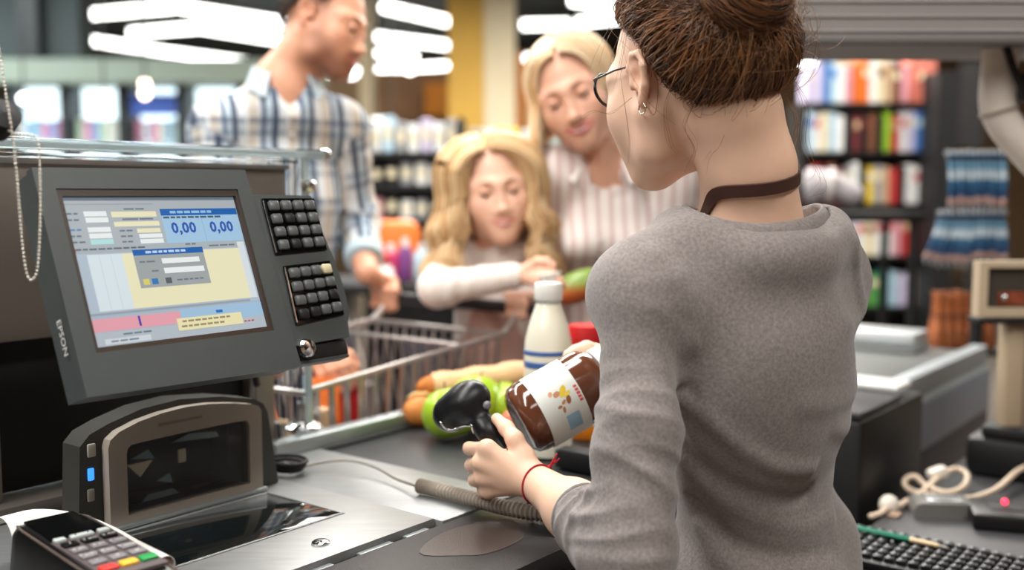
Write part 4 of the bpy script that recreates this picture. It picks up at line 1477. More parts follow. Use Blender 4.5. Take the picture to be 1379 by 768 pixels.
def jar_at(t, ang, off=0.0):
    return JC + JA * t + (jv * math.cos(R(ang)) + ju * math.sin(R(ang))) * (jr + off)


KR = [jar_at(.085, a, .010) for a in (20, -2, -24, -46)]
FR = [[jar_at(.060 - .004 * i, a, .010), jar_at(.042 - .004 * i, a + 2, .0085), jar_at(.026, a + 3, .008)] for i, a in enumerate((18, -4, -26, -48))]
THR = [jar_at(.100, 20, .012), jar_at(.088, 34, .012), jar_at(.070, 40, .0105), jar_at(.055, 44, .009)]
hand(b, wrR, KR, FR, THR)
# jumper
sw = Field((.02, 1.02, .60), (.64, 1.74, 1.36), .0034)
torso(sw, Ls, Rs, pel, fwd, .092, .010, bust=.052, shift=-.026)
for q in (Ls, Rs):
    sw.cone(nk1 + [0, 0, -.045], q, .052, .044, k=.04)
ctr = pel + [0, 0, .22]
smid = (Ls + Rs) / 2; bfy = unit(fwd); bex = np.cross(bfy, ZX)
for f_, g0 in ((sw, 0.0), (b, -.010)):
    f_.ell(smid - bfy * .016 + [0, 0, -.016], (.130 + g0, .068 + g0, .084 + g0), np.stack([bex, bfy, ZX], 1), k=.06)
tip = TH[-1]
cash_skin = skin('skin_fair', (228, 188, 162))
body = part('body', b.mesh('body', cash_skin, CB, skin_col(hT, 1, nails=[(b.snap(tip + [0, -.006, .006])[0], .0065)])), cash_skin, cz)
lips(b, hT, cz, CB, (204, 112, 108), .023, .002, .0006)
eyes(hT, cz, 1, closed=.5)

cuff = elL * .50 + wrL * .50
sw.chain([Ls + [0, 0, .002], Ls * .45 + elL * .55 + [.004, -.012, 0], elL + [0, -.006, -.002], elL * .78 + wrL * .22 + [0, 0, -.002], cuff], [.0445, .047, .049, .0475, .041], k=.03)
sw.chain([Rs + [0, 0, .002], Rs * .5 + elR * .5 + [.012, 0, 0], elR, elR * .4 + wrR * .6], [.050, .049, .049, .040], k=.03)
sw.cut(cuff, wrL - elL, r=.075)
sw.ell(pel + [0, 0, -.07], (.150, .108, .15), np.stack([bex, bfy, ZX], 1), k=.05)
sw.cut(pel + [0, 0, -.15], (0, 0, -1))
exs = unit(np.array([.87, .49, 0])); fys = np.array([-exs[1], exs[0], 0])
rp = bez([P(*q) for q in [(923, 276, 1.345), (946, 287, 1.308), (982, 297, 1.288), (1022, 301, 1.285), (1062, 298, 1.298), (1092, 290, 1.325), (1107, 279, 1.365), (1098, 274, 1.41), (1060, 284, 1.45), (1000, 292, 1.452), (950, 284, 1.42), (924, 276, 1.375), (923, 276, 1.345)]], 97)[:-1]
for _ in range(4): rp = (np.roll(rp, 1, 0) + rp * 2 + np.roll(rp, -1, 0)) / 4
rc = rp.mean(0)
outw = rp - rc; outw[:, 2] = 0; outw /= np.linalg.norm(outw, axis=1, keepdims=True)
low = rp + outw * .010 + np.array([0, 0, -.0145])
bed = low + outw * .003 + np.array([0, 0, -.030])
for i in range(0, 96, 3):
    sw.cone(bed[i], bed[(i + 3) % 96], .020, k=.03)
sw.cone(P(1096, 322, 1.395), Rs, .034, .044, k=.06)
sw.cone(P(945, 322, 1.33), Ls, .034, .044, k=.06)
sw.ell(pel + (smid - pel) * .86 - bfy * .030, (.128, .084, .12), np.stack([bex, bfy, ZX], 1), k=.05)
sw.soften(.014, 2, 1.0)
sw.hole(rc, exs, fys, np.abs((rp - rc) @ exs).max() * .985, np.abs((rp - rc) @ fys).max() * .96, 1.245, 1.40)


def pp(px, py, y):
    return sw.snap(P(px, py, y), 0)[0]


def crease(pts, width, amp):
    sw.fold([pp(*q) for q in pts], width, amp)


# folds: bunched sleeves, long soft creases over the back
aL = [Ls + [0, 0, .002], Ls * .45 + elL * .55 + [.004, -.012, 0], elL + [0, -.006, -.002], cuff]
sw.bunch(aL, [.0002, .0032, .0064, .0036], .058, 1.9, .6)
sw.bunch(aL, [.0004, .0016, .0034, .0030], .031, 2.6, 2.1)
for pts, w_, a_ in [
    ([(868, 350, 1.26), (900, 400, 1.28), (930, 470, 1.3), (945, 550, 1.31)], .016, .0030),
    ([(925, 495, 1.30), (968, 560, 1.3), (1020, 600, 1.31), (1075, 612, 1.33)], .013, .0034),
    ([(925, 550, 1.31), (960, 610, 1.31), (1030, 655, 1.32), (1090, 660, 1.34)], .013, -.0034),
    ([(925, 600, 1.31), (985, 675, 1.31), (1060, 706, 1.34), (1135, 690, 1.38)], .015, .0030),
    ([(925, 660, 1.32), (975, 725, 1.31), (1050, 750, 1.33), (1130, 738, 1.37)], .012, -.0034),
    ([(925, 705, 1.32), (985, 765, 1.32), (1060, 786, 1.34), (1140, 775, 1.37)], .013, .0040),
    ([(1172, 470, 1.42), (1130, 503, 1.39), (1080, 520, 1.36), (1030, 522, 1.33)], .016, .0016),
    ([(1168, 545, 1.42), (1120, 568, 1.38), (1060, 572, 1.35)], .016, .0014),
    ([(1160, 600, 1.42), (1125, 645, 1.39), (1065, 668, 1.35), (1010, 668, 1.33)], .016, .0008),
    ([(1140, 350, 1.40), (1100, 338, 1.36), (1040, 326, 1.33), (985, 322, 1.32)], .012, .0022),
    ([(1150, 400, 1.42), (1110, 436, 1.38), (1050, 446, 1.35)], .014, .0020),
    ([(1085, 300, 1.36), (1120, 360, 1.39), (1140, 420, 1.41), (1150, 480, 1.42)], .012, .0022),
]:
    q = bez([pp(*q) for q in pts], 14)
    sw.fold(sw.snap(q), w_, a_)
sw.ripple(.0022, 62, 3)
knit = M('jumper_knit', S(129, 121, 118), .88, var=.30, scale=250, bump=.35, bscale=1100, sheen=.25, detail=8)
swm = sw.mesh('jumper', knit, CB)
jump = part('jumper', swm, knit, cz, 'heathered grey long sleeved jumper with pushed up sleeves')
# ribbed neckband and cuff hem follow the openings
secs = []
for p_, q_, o_ in zip(rp, low, outw):
    nrm = unit(o_ * .8 + ZX * .62)
    secs.append([p_ - nrm * .0028, p_ + nrm * .0004, p_ + nrm * .0022 + (q_ - p_) * .12, p_ + nrm * .0030 + (q_ - p_) * .5, q_ + nrm * .0024, q_ + nrm * .0008 + (q_ - p_) * .10, q_ - nrm * .004])
secs = np.array(secs); n7 = secs.shape[1]; N_ = len(secs)
fs_ = [(i * n7 + j, i * n7 + (j + 1) % n7, ((i + 1) % N_) * n7 + (j + 1) % n7, ((i + 1) % N_) * n7 + j) for i in range(N_) for j in range(n7)]
part('neckband', MB().add(secs.reshape(-1, 3), fs_), knit, jump, smooth=180)
cx_ = unit(wrL - elL); c1 = unit(np.cross(cx_, ZX)); c2 = np.cross(cx_, c1)
part('cuff', MB().tube([cuff - cx_ * .003 + (c1 * math.cos(a) + c2 * math.sin(a)) * .0385 for a in np.linspace(0, 2 * math.pi, 32, endpoint=False)], .0040, 8, closed=True), knit, jump, smooth=180)

# apron strap round the neck
sp = bez([P(930, 300, 1.350), P(938, 286, 1.335), P(950, 272, 1.320), P(970, 258, 1.312), P(996, 247, 1.308), P(1026, 239, 1.316), P(1050, 236, 1.34), P(1062, 242, 1.368), P(1066, 256, 1.395)], 40)
sp = b.snap(sp, .0015)
for _ in range(4): sp[1:-1] = (sp[:-2] + 2 * sp[1:-1] + sp[2:]) / 4
sp = b.snap(sp, .0018)
g_ = b.grad(sp)
tgs = np.gradient(sp, axis=0); tgs /= np.linalg.norm(tgs, axis=1, keepdims=True)
wv = np.cross(g_, tgs); wv /= np.linalg.norm(wv, axis=1, keepdims=True)
secs = [[p_ + w_ * .0088 - n_ * .001, p_ + w_ * .0082 + n_ * .0012, p_ - w_ * .0082 + n_ * .0012, p_ - w_ * .0088 - n_ * .001] for p_, w_, n_ in zip(sp, wv, g_)]
part('apron_strap', loft(MB(), secs), M('strap_brown', S(74, 46, 38), .6, var=.08, scale=200, bump=.2, bscale=800), cz, 'brown apron strap round the neck', smooth=40)

# trousers and shoes, hidden by the counter front
pt = Field((.08, 1.18, -.005), (.62, 1.72, .86), .008)
ex2, fy2 = exs, fys
pt.ell(pel + [0, 0, -.02], (.15, .105, .11), np.stack([ex2, fy2, ZX], 1), k=.05)
for s in (-1, 1):
    hp_ = pel + ex2 * s * .085 + [0, 0, -.06]; kn_ = hp_ * [1, 1, 0] + fy2 * .02 + [0, 0, .42]; an_ = hp_ * [1, 1, 0] + ex2 * s * .01 + [0, 0, .08]
    pt.chain([hp_, kn_, an_], [.082, .058, .045], k=.04)
jean = M('dark_trousers', S(34, 36, 44), .8, bump=.2, bscale=600)
part('trousers', pt.mesh('trousers', jean, CB), jean, cz)
for s in (-1, 1):
    an_ = pel * [1, 1, 0] + ex2 * s * .095
    part('shoe', MB(frame(an_, ex2, fy2)).box((0, .05, .04), (.085, .24, .08), .035), dark_m, cz)

# glasses
T_Z = .010
gl = M('glasses_black', S(18, 16, 18), .2)
gy = .104
gt = bpy.data.objects.new('glasses', MB(hT).tube([(-.011, gy + .002, .016), (0, gy + .004, .019), (.011, gy + .002, .016)], .0016, 8).mesh('glasses', gl, CB, 180))
COL.objects.link(gt); gt.parent = cz
for s in (-1, 1):
    part('lens_rim', MB(hT).tube([(s * (.033 + .0235 * math.cos(a)), gy - .010 * abs(.033 + .0235 * math.cos(a)) / .056 + .0, T_Z + .0205 * math.sin(a)) for a in np.linspace(0, 2 * math.pi, 36, endpoint=False)], .0019, 8, closed=True), gl, gt, smooth=180)
    part('lens', MB(hT).prism([(s * (.033 + .0225 * math.cos(a)), T_Z + .0195 * math.sin(a)) for a in np.linspace(0, 2 * math.pi, 28, endpoint=False)], -.0006, .0006, np.array([[1, 0, 0, 0], [0, 0, 1, gy - .006], [0, 1, 0, 0], [0, 0, 0, 1.]])), M('lens_clear', (1, 1, 1), .01, trans=1, ior=1.08), gt, smooth=0)
    part('temple', MB(hT).tube([(s * .056, gy - .011, .018), (s * .068, .080, .017), (s * .0765, .03, .014), (s * .0775, .0, .010), (s * .078, -.016, .004)], .0014, 8), gl, gt, smooth=180)
# hoop earring
ec = tfp(hT, (-.0785, -.009, -.042))
hx = [ec + unit(hT[:3, 1]) * .0068 * math.cos(a) + unit(hT[:3, 2]) * .0074 * math.sin(a) for a in np.linspace(0, 2 * math.pi, 7)[:-1]]
part('earring', MB().tube(np.concatenate([[hx[i] * (1 - s) + hx[(i + 1) % 6] * s for s in (0, .25, .5, .75)] for i in range(6)]), .0011, 8, closed=True), M('earring_silver', S(236, 228, 214), .15, metal=.9), cz, 'small angular hoop earring', smooth=60)

# red thread round the wrist
bc = wrL + (elL - wrL) * .035
ba = unit(elL - wrL + np.array([.02, 0, .01]))
b1 = unit(np.cross(ba, ZX)); b2 = np.cross(ba, b1)
red = M('red_thread', S(170, 26, 44), .6)
th_ = b.snap([bc + (b1 * math.cos(a) + b2 * math.sin(a)) * .034 for a in np.linspace(0, 2 * math.pi, 48, endpoint=False)], .0013)
brl = part('bracelet', MB().tube(th_, .0013, 6, closed=True), red, cz, 'red thread bracelet', smooth=180)
kq = b.snap(P(738, 633, 1.37), .002)[0]
part('knot', MB().ball(kq, .0032, 8).tube(bez([kq, kq + [.006, -.004, .012], P(750, 612, 1.36)], 8), .0013, 6).tube(bez([kq, kq + [.010, -.003, .009], P(753, 618, 1.36)], 8), .0012, 6).tube(bez([kq, kq + [.007, .0, .010], P(747, 622, 1.362)], 8), .0012, 6), red, brl, smooth=180, kind='stuff')

# ------------------------------------------------------------------ hair pinned up into a bun
g = np.random.default_rng(5)
hm = hair_mat('hair_brown', .34)
hc_ = np.array((0, -.022, .032))
hr_ = np.array((.0800, .1000, .0960))
Ti = np.linalg.inv(hT)
bun_w = P(1000, -8, 1.300)                         # moved onto the hair below
bun_l = tfp(Ti, bun_w)
BUN_OFF = .018


def hairline(phi):
    """lowest elevation of hair for a direction round the head; 0 is the face, 180 the nape"""
    return np.interp(np.abs(phi), [0, 35, 58, 78, 92, 108, 130, 155, 180], [50, 44, 26, 12, -6, -40, -57, -65, -66])


def dirs(phi, el):
    phi, el = np.radians(phi), np.radians(el)
    return np.stack([-np.sin(phi) * np.cos(el), np.cos(phi) * np.cos(el), np.sin(el)], -1)


def shell(d, off):
    el = np.degrees(np.arcsin(np.clip(d[..., 2], -1, 1))); back = np.clip(-d[..., 1], 0, 1)
    bulge = .027 * np.exp(-((el + 22) / 36) ** 2) * back ** .7 + .006 * np.exp(-((el - 40) / 30) ** 2)
    n_ = d / hr_; n_ = n_ / np.linalg.norm(n_, axis=-1, keepdims=True)
    return hc_ + d * hr_ + n_ * (bulge + off)[..., None]


_dd = dirs(*[q.ravel() for q in np.meshgrid(np.arange(95, 265, 2.), np.arange(10, 86, 2.))])
_pw = tfp(hT, shell(_dd, np.full(len(_dd), BUN_OFF)))
_px = np.stack([689.5 + FPX * _pw[:, 0] / (_pw[:, 1] * _cp - (_pw[:, 2] - CAMZ) * _sp), 384 - FPX * ((_pw[:, 2] - CAMZ) * _cp + _pw[:, 1] * _sp) / (_pw[:, 1] * _cp - (_pw[:, 2] - CAMZ) * _sp)], 1)
bun_d = _dd[np.argmin(np.hypot(_px[:, 0] - 1004, _px[:, 1] + 4) + 400 * np.maximum(_pw[:, 1] - 1.36, 0))]


def slerp(a, b_, t):
    om = np.arccos(np.clip((a * b_).sum(-1), -1, 1))[..., None]
    so = np.maximum(np.sin(om), 1e-4)
    return (np.sin((1 - t) * om) * a + np.sin(t * om) * b_) / so


def upswept(n, K, low, high, offr, spread=.16, jit=1.0):
    phi = g.uniform(-180, 180, n)
    hl = hairline(phi)
    el = hl + (62 - hl) * (low + (high - low) * g.random(n) ** 1.6)
    a = dirs(phi, el)
    end = bun_d + g.normal(size=(n, 3)) * spread
    end /= np.linalg.norm(end, axis=1, keepdims=True)
    t = np.linspace(0, 1, K)
    d = np.stack([slerp(a, end, tt) for tt in t], 1)
    off = offr[0] + (offr[1] - offr[0]) * g.random(n)
    prof = np.minimum(1, t * 4.0) ** .7
    lock = .004 * np.sin(phi[:, None] * .42 + 1.5 * np.sin(phi[:, None] * .11) + t * 2.2)
    o_ = off[:, None] * prof + lock * np.sin(t * math.pi) + jit * .0016 * np.sin(g.uniform(0, 6.28, n)[:, None] + t * g.uniform(3, 9, n)[:, None])
    d = d + .03 * np.sin(t * math.pi)[None, :, None] * np.sin(phi * .23)[:, None, None] * np.array([1, 0, 0])
    d /= np.linalg.norm(d, axis=2, keepdims=True)
    return tfp(hT, shell(d, o_)), phi


bun_w = tfp(hT, shell(bun_d, np.array(BUN_OFF)))
cap = MB()
n_, m_ = 56, 22
vs, fs = [], []
for i in range(m_ + 1):
    for j in range(n_):
        phi = -180 + 360 * j / n_
        hl = float(hairline(phi)) + 1.5
        el = hl + (89 - hl) * i / m_
        vs.append(shell(dirs(np.array(phi), np.array(el)), np.array(-.004 if i else -.016)))
for i in range(m_):
    for j in range(n_):
        fs.append((i * n_ + j, i * n_ + (j + 1) % n_, (i + 1) * n_ + (j + 1) % n_, (i + 1) * n_ + j))
cap.add(tfp(hT, np.array(vs)), fs)
hair = part('hair', cap, M('hair_base_brown', S(52, 34, 24), .6, var=.3, scale=60), cz, 'brown hair pinned up', smooth=180)
A, ph = upswept(5600, 16, -.06, .75, (0.0, .010))
K = A.shape[1]
cols = hair_cols(len(A), (52, 33, 23), (158, 106, 64), g)
taper = np.interp(np.linspace(0, 1, K), [0, .1, .8, 1], [.35, 1, 1, .7])
strands('hair_strands', A, g.uniform(.00045, .0011, len(A))[:, None] * taper, hm, hair, cols, base=CB, kind='stuff')
# short baby hairs soften the hairline
ph = g.uniform(60, 300, 1500); ph = np.where(ph > 180, ph - 360, ph)
e0 = hairline(ph) - g.uniform(-2, 9, 1500); t6 = np.linspace(0, 1, 7)
B_ = np.stack([shell(dirs(ph + g.normal(size=1500) * 3 * t_, e0 + t_ * g.uniform(9, 24, 1500)), -.012 + .016 * t_ + 0 * ph) for t_ in t6], 1)
strands('hair_strands', tfp(hT, B_), np.tile(np.interp(t6, [0, .5, 1], [.00012, .0003, .0004]), (1500, 1)), hm, hair, hair_cols(1500, (60, 38, 26), (130, 88, 56), g), base=CB, kind='stuff')
A3, _ = upswept(260, 16, -.10, .5, (.012, .030), .3, 3.0)
strands('loose_wisps', A3, np.full(260, .00022)[:, None] * taper, hm, hair, hair_cols(260, (90, 60, 40), (170, 120, 78), g), base=CB, kind='stuff')
# bun
bf = frame(bun_w, unit(np.cross(bun_w - hT[:3, 3], (0, 0, 1))), unit(np.cross(bun_w - hT[:3, 3], np.cross(bun_w - hT[:3, 3], (0, 0, 1)))))
nb = 900; Kb = 26
t0 = g.uniform(0, 6.28, nb)[:, None]; ln = g.uniform(1.2, 3.6, nb)[:, None]
aa = t0 + ln * np.linspace(0, 1, Kb)
pa = g.uniform(0, 6.28, nb)[:, None] + g.uniform(-1.6, 1.6, nb)[:, None] * np.linspace(0, 1, Kb)
rr_ = .023 * np.sqrt(g.uniform(.72, 1.1, nb))[:, None]
X = np.stack([(.038 + rr_ * np.cos(pa)) * np.cos(aa), (.038 + rr_ * np.cos(pa)) * np.sin(aa), rr_ * 1.15 * np.sin(pa) + 0 * aa], 2)
bun = part('hair_bun', MB(bf).tube([(.036 * math.cos(a), .036 * math.sin(a), 0) for a in np.linspace(0, 2 * math.pi, 28, endpoint=False)], .020, 14, closed=True), M('hair_base_brown', (0, 0, 0)), hair, smooth=180)
strands('hair_strands', tfp(bf, X), g.uniform(.0006, .0012, nb), hm, hair, hair_cols(nb, (58, 36, 25), (140, 92, 56), g), base=CB, kind='stuff')
# loose wisps at the temple, nape and the far side
W_ = []
def wisp(pts, n, sp_, seedcurl=.004):
    seedcurl *= .55; n = max(2, int(n * .7))
    base_ = bez([P(*q) for q in pts], 22)
    for _ in range(n):
        j = g.normal(size=3) * sp_
        tt = np.linspace(0, 1, 22)[:, None]
        cur = np.stack([np.sin(tt[:, 0] * g.uniform(3, 9) + g.uniform(0, 6)) for _ in range(3)], 1) * seedcurl * tt
        W_.append(base_ + j * (.3 + tt) + cur)
wisp([(846, 88, 1.335), (836, 100, 1.325), (843, 150, 1.312), (848, 190, 1.315), (846, 222, 1.322)], 3, .0012, .001)
wisp([(872, 80, 1.31), (886, 110, 1.305), (884, 150, 1.305), (872, 152, 1.30)], 3, .002, .003)
wisp([(905, 115, 1.30), (895, 150, 1.295), (902, 190, 1.30), (914, 205, 1.31)], 5, .003, .004)
wisp([(935, 140, 1.285), (925, 170, 1.285), (940, 200, 1.29), (930, 222, 1.295)], 7, .004, .006)
wisp([(985, 148, 1.28), (975, 175, 1.285), (965, 190, 1.29), (955, 215, 1.30)], 8, .006, .006)
wisp([(1030, 145, 1.30), (1032, 175, 1.31), (1020, 190, 1.31)], 6, .006, .005)
wisp([(1062, 100, 1.33), (1085, 140, 1.33), (1082, 190, 1.33), (1098, 240, 1.33), (1072, 262, 1.33)], 10, .008, .010)
wisp([(1058, 130, 1.33), (1072, 160, 1.33), (1066, 205, 1.33), (1078, 225, 1.33)], 12, .007, .006)
wisp([(1066, 70, 1.34), (1110, 60, 1.34), (1135, 20, 1.34)], 2, .006, .006)
wisp([(880, -10, 1.33), (850, 20, 1.33), (838, 60, 1.33), (826, 110, 1.325)], 9, .005, .003)
wisp([(870, 10, 1.33), (832, 28, 1.33), (812, 62, 1.33), (800, 90, 1.33)], 4, .004, .003)
wisp([(850, 130, 1.32), (820, 150, 1.32), (795, 146, 1.32), (770, 160, 1.32)], 3, .004, .004)
strands('loose_wisps', np.array(W_), np.interp(np.linspace(0, 1, 22), [0, .7, 1], [.00022, .0002, .00008]), hm, hair, hair_cols(len(W_), (96, 62, 40), (176, 128, 86), g), base=CB, kind='stuff')

# ------------------------------------------------------------------ hand scanner in her fist
sc_ = Field((-.13, 1.34, .90), (.08, 1.56, 1.13), .0016)
h0, h1 = P(634, 550, 1.470), P(694, 626, 1.432)
sc_.cone(P(640, 536, 1.478), P(607, 558, 1.488), .0225, .0265, k=.02)
sc_.ell(P(622, 543, 1.482), (.036, .027, .024), frame((0, 0, 0), P(604, 572, 1.488) - P(640, 525, 1.478), (0, 1, 0))[:3, :3], k=.015)
sc_.chain([h0, h0 * .6 + h1 * .4, h1], [.0165, .0148, .0150], k=.016)
st = thing('hand_scanner', 'black hand scanner held in the fist of the cashier', 'scanner', h1)
plast = M('scanner_black', S(22, 22, 24), .3, var=.06, scale=80, bump=.08, bscale=900)
part('scanner_body', sc_.mesh('scanner_body', plast, np.array(st.location)), plast, st)
rim = sc_.snap(bez([P(595, 566, 1.468), P(602, 580, 1.466), P(616, 583, 1.462), P(630, 574, 1.458), P(640, 570, 1.456), P(646, 580, 1.455)], 24), .0004)
part('silver_trim', MB().tube(rim, .0016, 8), chrome, st, smooth=180)
q = sc_.snap(P(652, 546, 1.462), .001)[0]
part('trigger_lens', MB().ball(q, (.0065, .0065, .0065), 12), M('smoke_lens', S(110, 112, 118), .1), st, smooth=180)
part('cord_sleeve', MB().tube(bez([h1, h1 * 1.0 + (h1 - h0) * .25, P(722, 690, 1.45), W(1.16, .80, .886)], 14), np.linspace(.008, .005, 14), 10), plast, st, smooth=180)
# =================================================================== the family behind the cart
def fabric(name, base, stripes, rough=.85, weave=1.0):
    """woven cloth: a base colour with stripes (axis, period, offset, width, colour, strength) across measured cloth"""
    if name in MATS: return MATS[name]
    m = bpy.data.materials.new(name); m.use_nodes = True
    nt = m.node_tree; N, L = nt.nodes, nt.links
    b = N['Principled BSDF']; b.inputs['Roughness'].default_value = rough; b.inputs['Sheen Weight'].default_value = .15
    at = N.new('ShaderNodeAttribute'); at.attribute_name = 'uvp'
    sx = N.new('ShaderNodeSeparateXYZ'); L.new(at.outputs['Vector'], sx.inputs[0])
    def op(kind, a, bb=None, clamp=False):
        n = N.new('ShaderNodeMath'); n.operation = kind; n.use_clamp = clamp
        for i, q in enumerate((a, bb)):
            if q is None: continue
            if isinstance(q, (int, float)): n.inputs[i].default_value = q
            else: L.new(q, n.inputs[i])
        return n.outputs[0]
    cur = None
    for axis, per, off, wid, col, st in stripes:
        u = op('ADD', sx.outputs[axis], off + 50 * per)
        fr = op('FRACT', op('DIVIDE', u, per))
        d = op('ABSOLUTE', op('SUBTRACT', fr, .5))
        k = op('SUBTRACT', 1.0, op('DIVIDE', op('SUBTRACT', d, wid / per / 2), .03), True)
        mx = N.new('ShaderNodeMix'); mx.data_type = 'RGBA'
        L.new(op('MULTIPLY', k, st, True), mx.inputs['Factor'])
        if cur is None: mx.inputs['A'].default_value = (*S(*base), 1)
        else: L.new(cur, mx.inputs['A'])
        mx.inputs['B'].default_value = (*S(*col), 1)
        cur = mx.outputs['Result']
    L.new(cur, b.inputs['Base Color'])
    MATS[name] = m
    return m


def cloth_uv(torso_o, ex, limbs):
    """cloth coordinates: across and up the body, or round and along a sleeve"""
    def f(v):
        q = v - torso_o
        uv = np.stack([q @ ex, q[:, 2], q[:, 0] * 0], 1)
        best = np.full(len(v), 1e9)
        for pts in limbs:
            s0 = 0
            for i in range(len(pts) - 1):
                a, b_ = np.asarray(pts[i]), np.asarray(pts[i + 1]); d = b_ - a; Ln = np.linalg.norm(d); d = d / Ln
                t = np.clip((v - a) @ d, 0, Ln); r = np.linalg.norm(v - a - t[:, None] * d, axis=1)
                e1 = unit(np.cross(d, (0.2, 1, .1))); e2 = np.cross(d, e1)
                th = np.arctan2((v - a) @ e2, (v - a) @ e1)
                m = (r < .068) & (r < best) & (((v - np.asarray(pts[0])) @ unit(np.asarray(pts[1]) - pts[0])) > .015)
                best[m] = r[m]
                uv[m] = np.stack([th * .05, s0 + t, 0 * t], 1)[m]
                s0 += Ln
        return uv
    return f


def legs(name, base, pel, ex, fy, mat, sep=.09, r0=.085, shoe=None, ankle=.08, vox=.012):
    f = Field(pel + np.array([-.3, -.3, -pel[2] - .01]), pel + np.array([.3, .3, .10]), vox)
    f.ell(pel + [0, 0, -.02], (sep + .075, .11, .11), np.stack([ex, fy, ZX], 1), k=.05)
    for s in (-1, 1):
        h = pel + ex * s * sep + [0, 0, -.06]; kn = h * [1, 1, 0] + fy * .015 + [0, 0, pel[2] * .52]; an = h * [1, 1, 0] + [0, 0, ankle]
        f.chain([h, kn, an], [r0, r0 * .72, r0 * .58], k=.04)
    return f.mesh(name, mat, base)


def shoes(t, pel, ex, fy, sep, mat):
    for s in (-1, 1):
        part('shoe', MB(frame(pel * [1, 1, 0] + ex * s * sep, ex, fy)).box((0, .05, .04), (.09, .25, .08), .035), mat, t)


# ---------------------------------------------------------------- man in the plaid shirt
man = thing('person', 'man in blue and white plaid shirt looking down, hand on the cart handle', 'person', (-.63, 2.68, 0))
MBs = np.array(man.location)
mT = head_frame(P(440, 30, 2.65), -108, 18, 11, 1.09)
mRs, mLs = P(288, 172, 2.58), P(462, 172, 2.74)
mPel = (mRs + mLs) / 2 * [1, 1, 0] + np.array([0.0, .04, .96])
mfw = np.array([.42, -.9, 0])
mElL, mWrL = P(481, 300, 2.82), P(494, 368, 2.64)
mElR, mWrR = P(288, 345, 2.50), P(412, 468, 2.30)
f = Field((-1.05, 2.10, .78), (-.18, 3.0, 1.95), .005)
head(f, mT, 'man')
nkm = (mRs + mLs) / 2 + np.array([0.012, -.015, .122])
f.chain([tfp(mT, (0, -.02, -.03)), tfp(mT, (0, -.022, -.075)), nkm], [.058, .060, .066], k=.035)
for q in (mLs, mRs):
    f.cone(nkm + [0, 0, -.055], q, .056, .042, k=.06)
torso(f, mLs, mRs, mPel, mfw, .105, 0)
arm(f, [mLs, mElL, mWrL], [.052, .043, .030]); arm(f, [mRs, mElR, mWrR], [.052, .043, .030])
# cart handle runs between these two ends
HA, HB = W(1.92, 1.92, 1.055), W(1.92, 1.40, 1.055)


def onbar(px):
    """point of the cart handle that the photograph shows at this column"""
    best = min(np.linspace(0, 1, 400), key=lambda t: abs(689.5 + FPX * (HA + (HB - HA) * t)[0] / ((HA + (HB - HA) * t)[1] * _cp + .265 * _sp) - px))
    return HA + (HB - HA) * best


def grip(f, wrist, c, d, up, away, sc=1.0, n=4, r=.014):
    """a hand closed round a bar: c is the middle of the grip, d runs along the bar"""
    kn, fg = [], []
    for i in range(4):
        o = c + d * (.030 - .020 * i) * sc
        kn.append(o + up * (r + .014) * sc - away * .016 * sc)
        fg.append([o + up * (r + .010) * sc + away * .018 * sc, o + away * (r + .012) * sc - up * .010 * sc, o - up * (r + .009) * sc - away * .004 * sc])
    th = [c + d * .030 * sc - away * .026 * sc + up * .012 * sc, c + d * .040 * sc - away * (r + .012) * sc - up * .004 * sc, c + d * .030 * sc - up * (r + .010) * sc - away * .006 * sc, c + d * .014 * sc - up * (r + .013) * sc + away * .006 * sc]
    hand(f, wrist, kn, fg, th, sc)


bd = unit(HB - HA)
gp = onbar(513)
grip(f, mWrL, gp, bd, unit(np.array([.1, -.35, .9])), unit(np.array([.2, -.9, -.35])), 1.22)
# other hand lies on the red pack in the cart
rc_ = P(440, 488, 2.24)
d2 = unit(np.array([.5, -.3, -.75]))
kk = [rc_ + np.array([x, y, z]) for x, y, z in ((.030, -.01, .030), (.012, -.022, .026), (-.008, -.028, .020), (-.026, -.028, .010))]
hand(f, mWrR, kk, [[k + d2 * .040, k + d2 * .062 + [0, .01, -.008], k + d2 * .078 + [0, .02, -.016]] for k in kk],
     [mWrR * .5 + rc_ * .5 + [.03, .0, .0], rc_ + [.045, .01, .012], rc_ + [.058, .01, -.012], rc_ + [.06, .015, -.03]], 1.2)
msk = skin('skin_warm', (216, 158, 128))
part('body', f.mesh('body', msk, MBs, skin_col(mT, 1, lips=(.86, .52, .50), stubble=(.46, .39, .37), cheek=.2)), msk, man)
lips(f, mT, man, MBs, (186, 110, 100), .023, .006, .0006)
eyes(mT, man, 1, iris=(58, 40, 30), closed=.80, brow=(58, 38, 28), lash=(30, 22, 18))
sf_ = Field((-1.05, 2.22, .88), (-.20, 3.0, 1.76), .0055)
torso(sf_, mLs, mRs, mPel, mfw, .112, .010)
for q in (mLs, mRs):
    sf_.cone(nkm + [0, 0, -.058], q, .068, .054, k=.06)
cfL = mElL * .30 + mWrL * .70
sl1, sl2 = [mLs, mElL, cfL], [mRs, mElR, mElR * .4 + mWrR * .6]
sf_.chain(sl1, [.062, .055, .046], k=.03); sf_.chain(sl2, [.062, .056, .046], k=.03)
sf_.cut(cfL, mWrL - mElL, r=.075)
sf_.bunch(sl1, [.001, .005, .004], .07, 1.6, .4); sf_.bunch(sl2, [.001, .005, .003], .07, 1.6, 1.4)
mR_ = np.cross(unit(mfw), ZX)
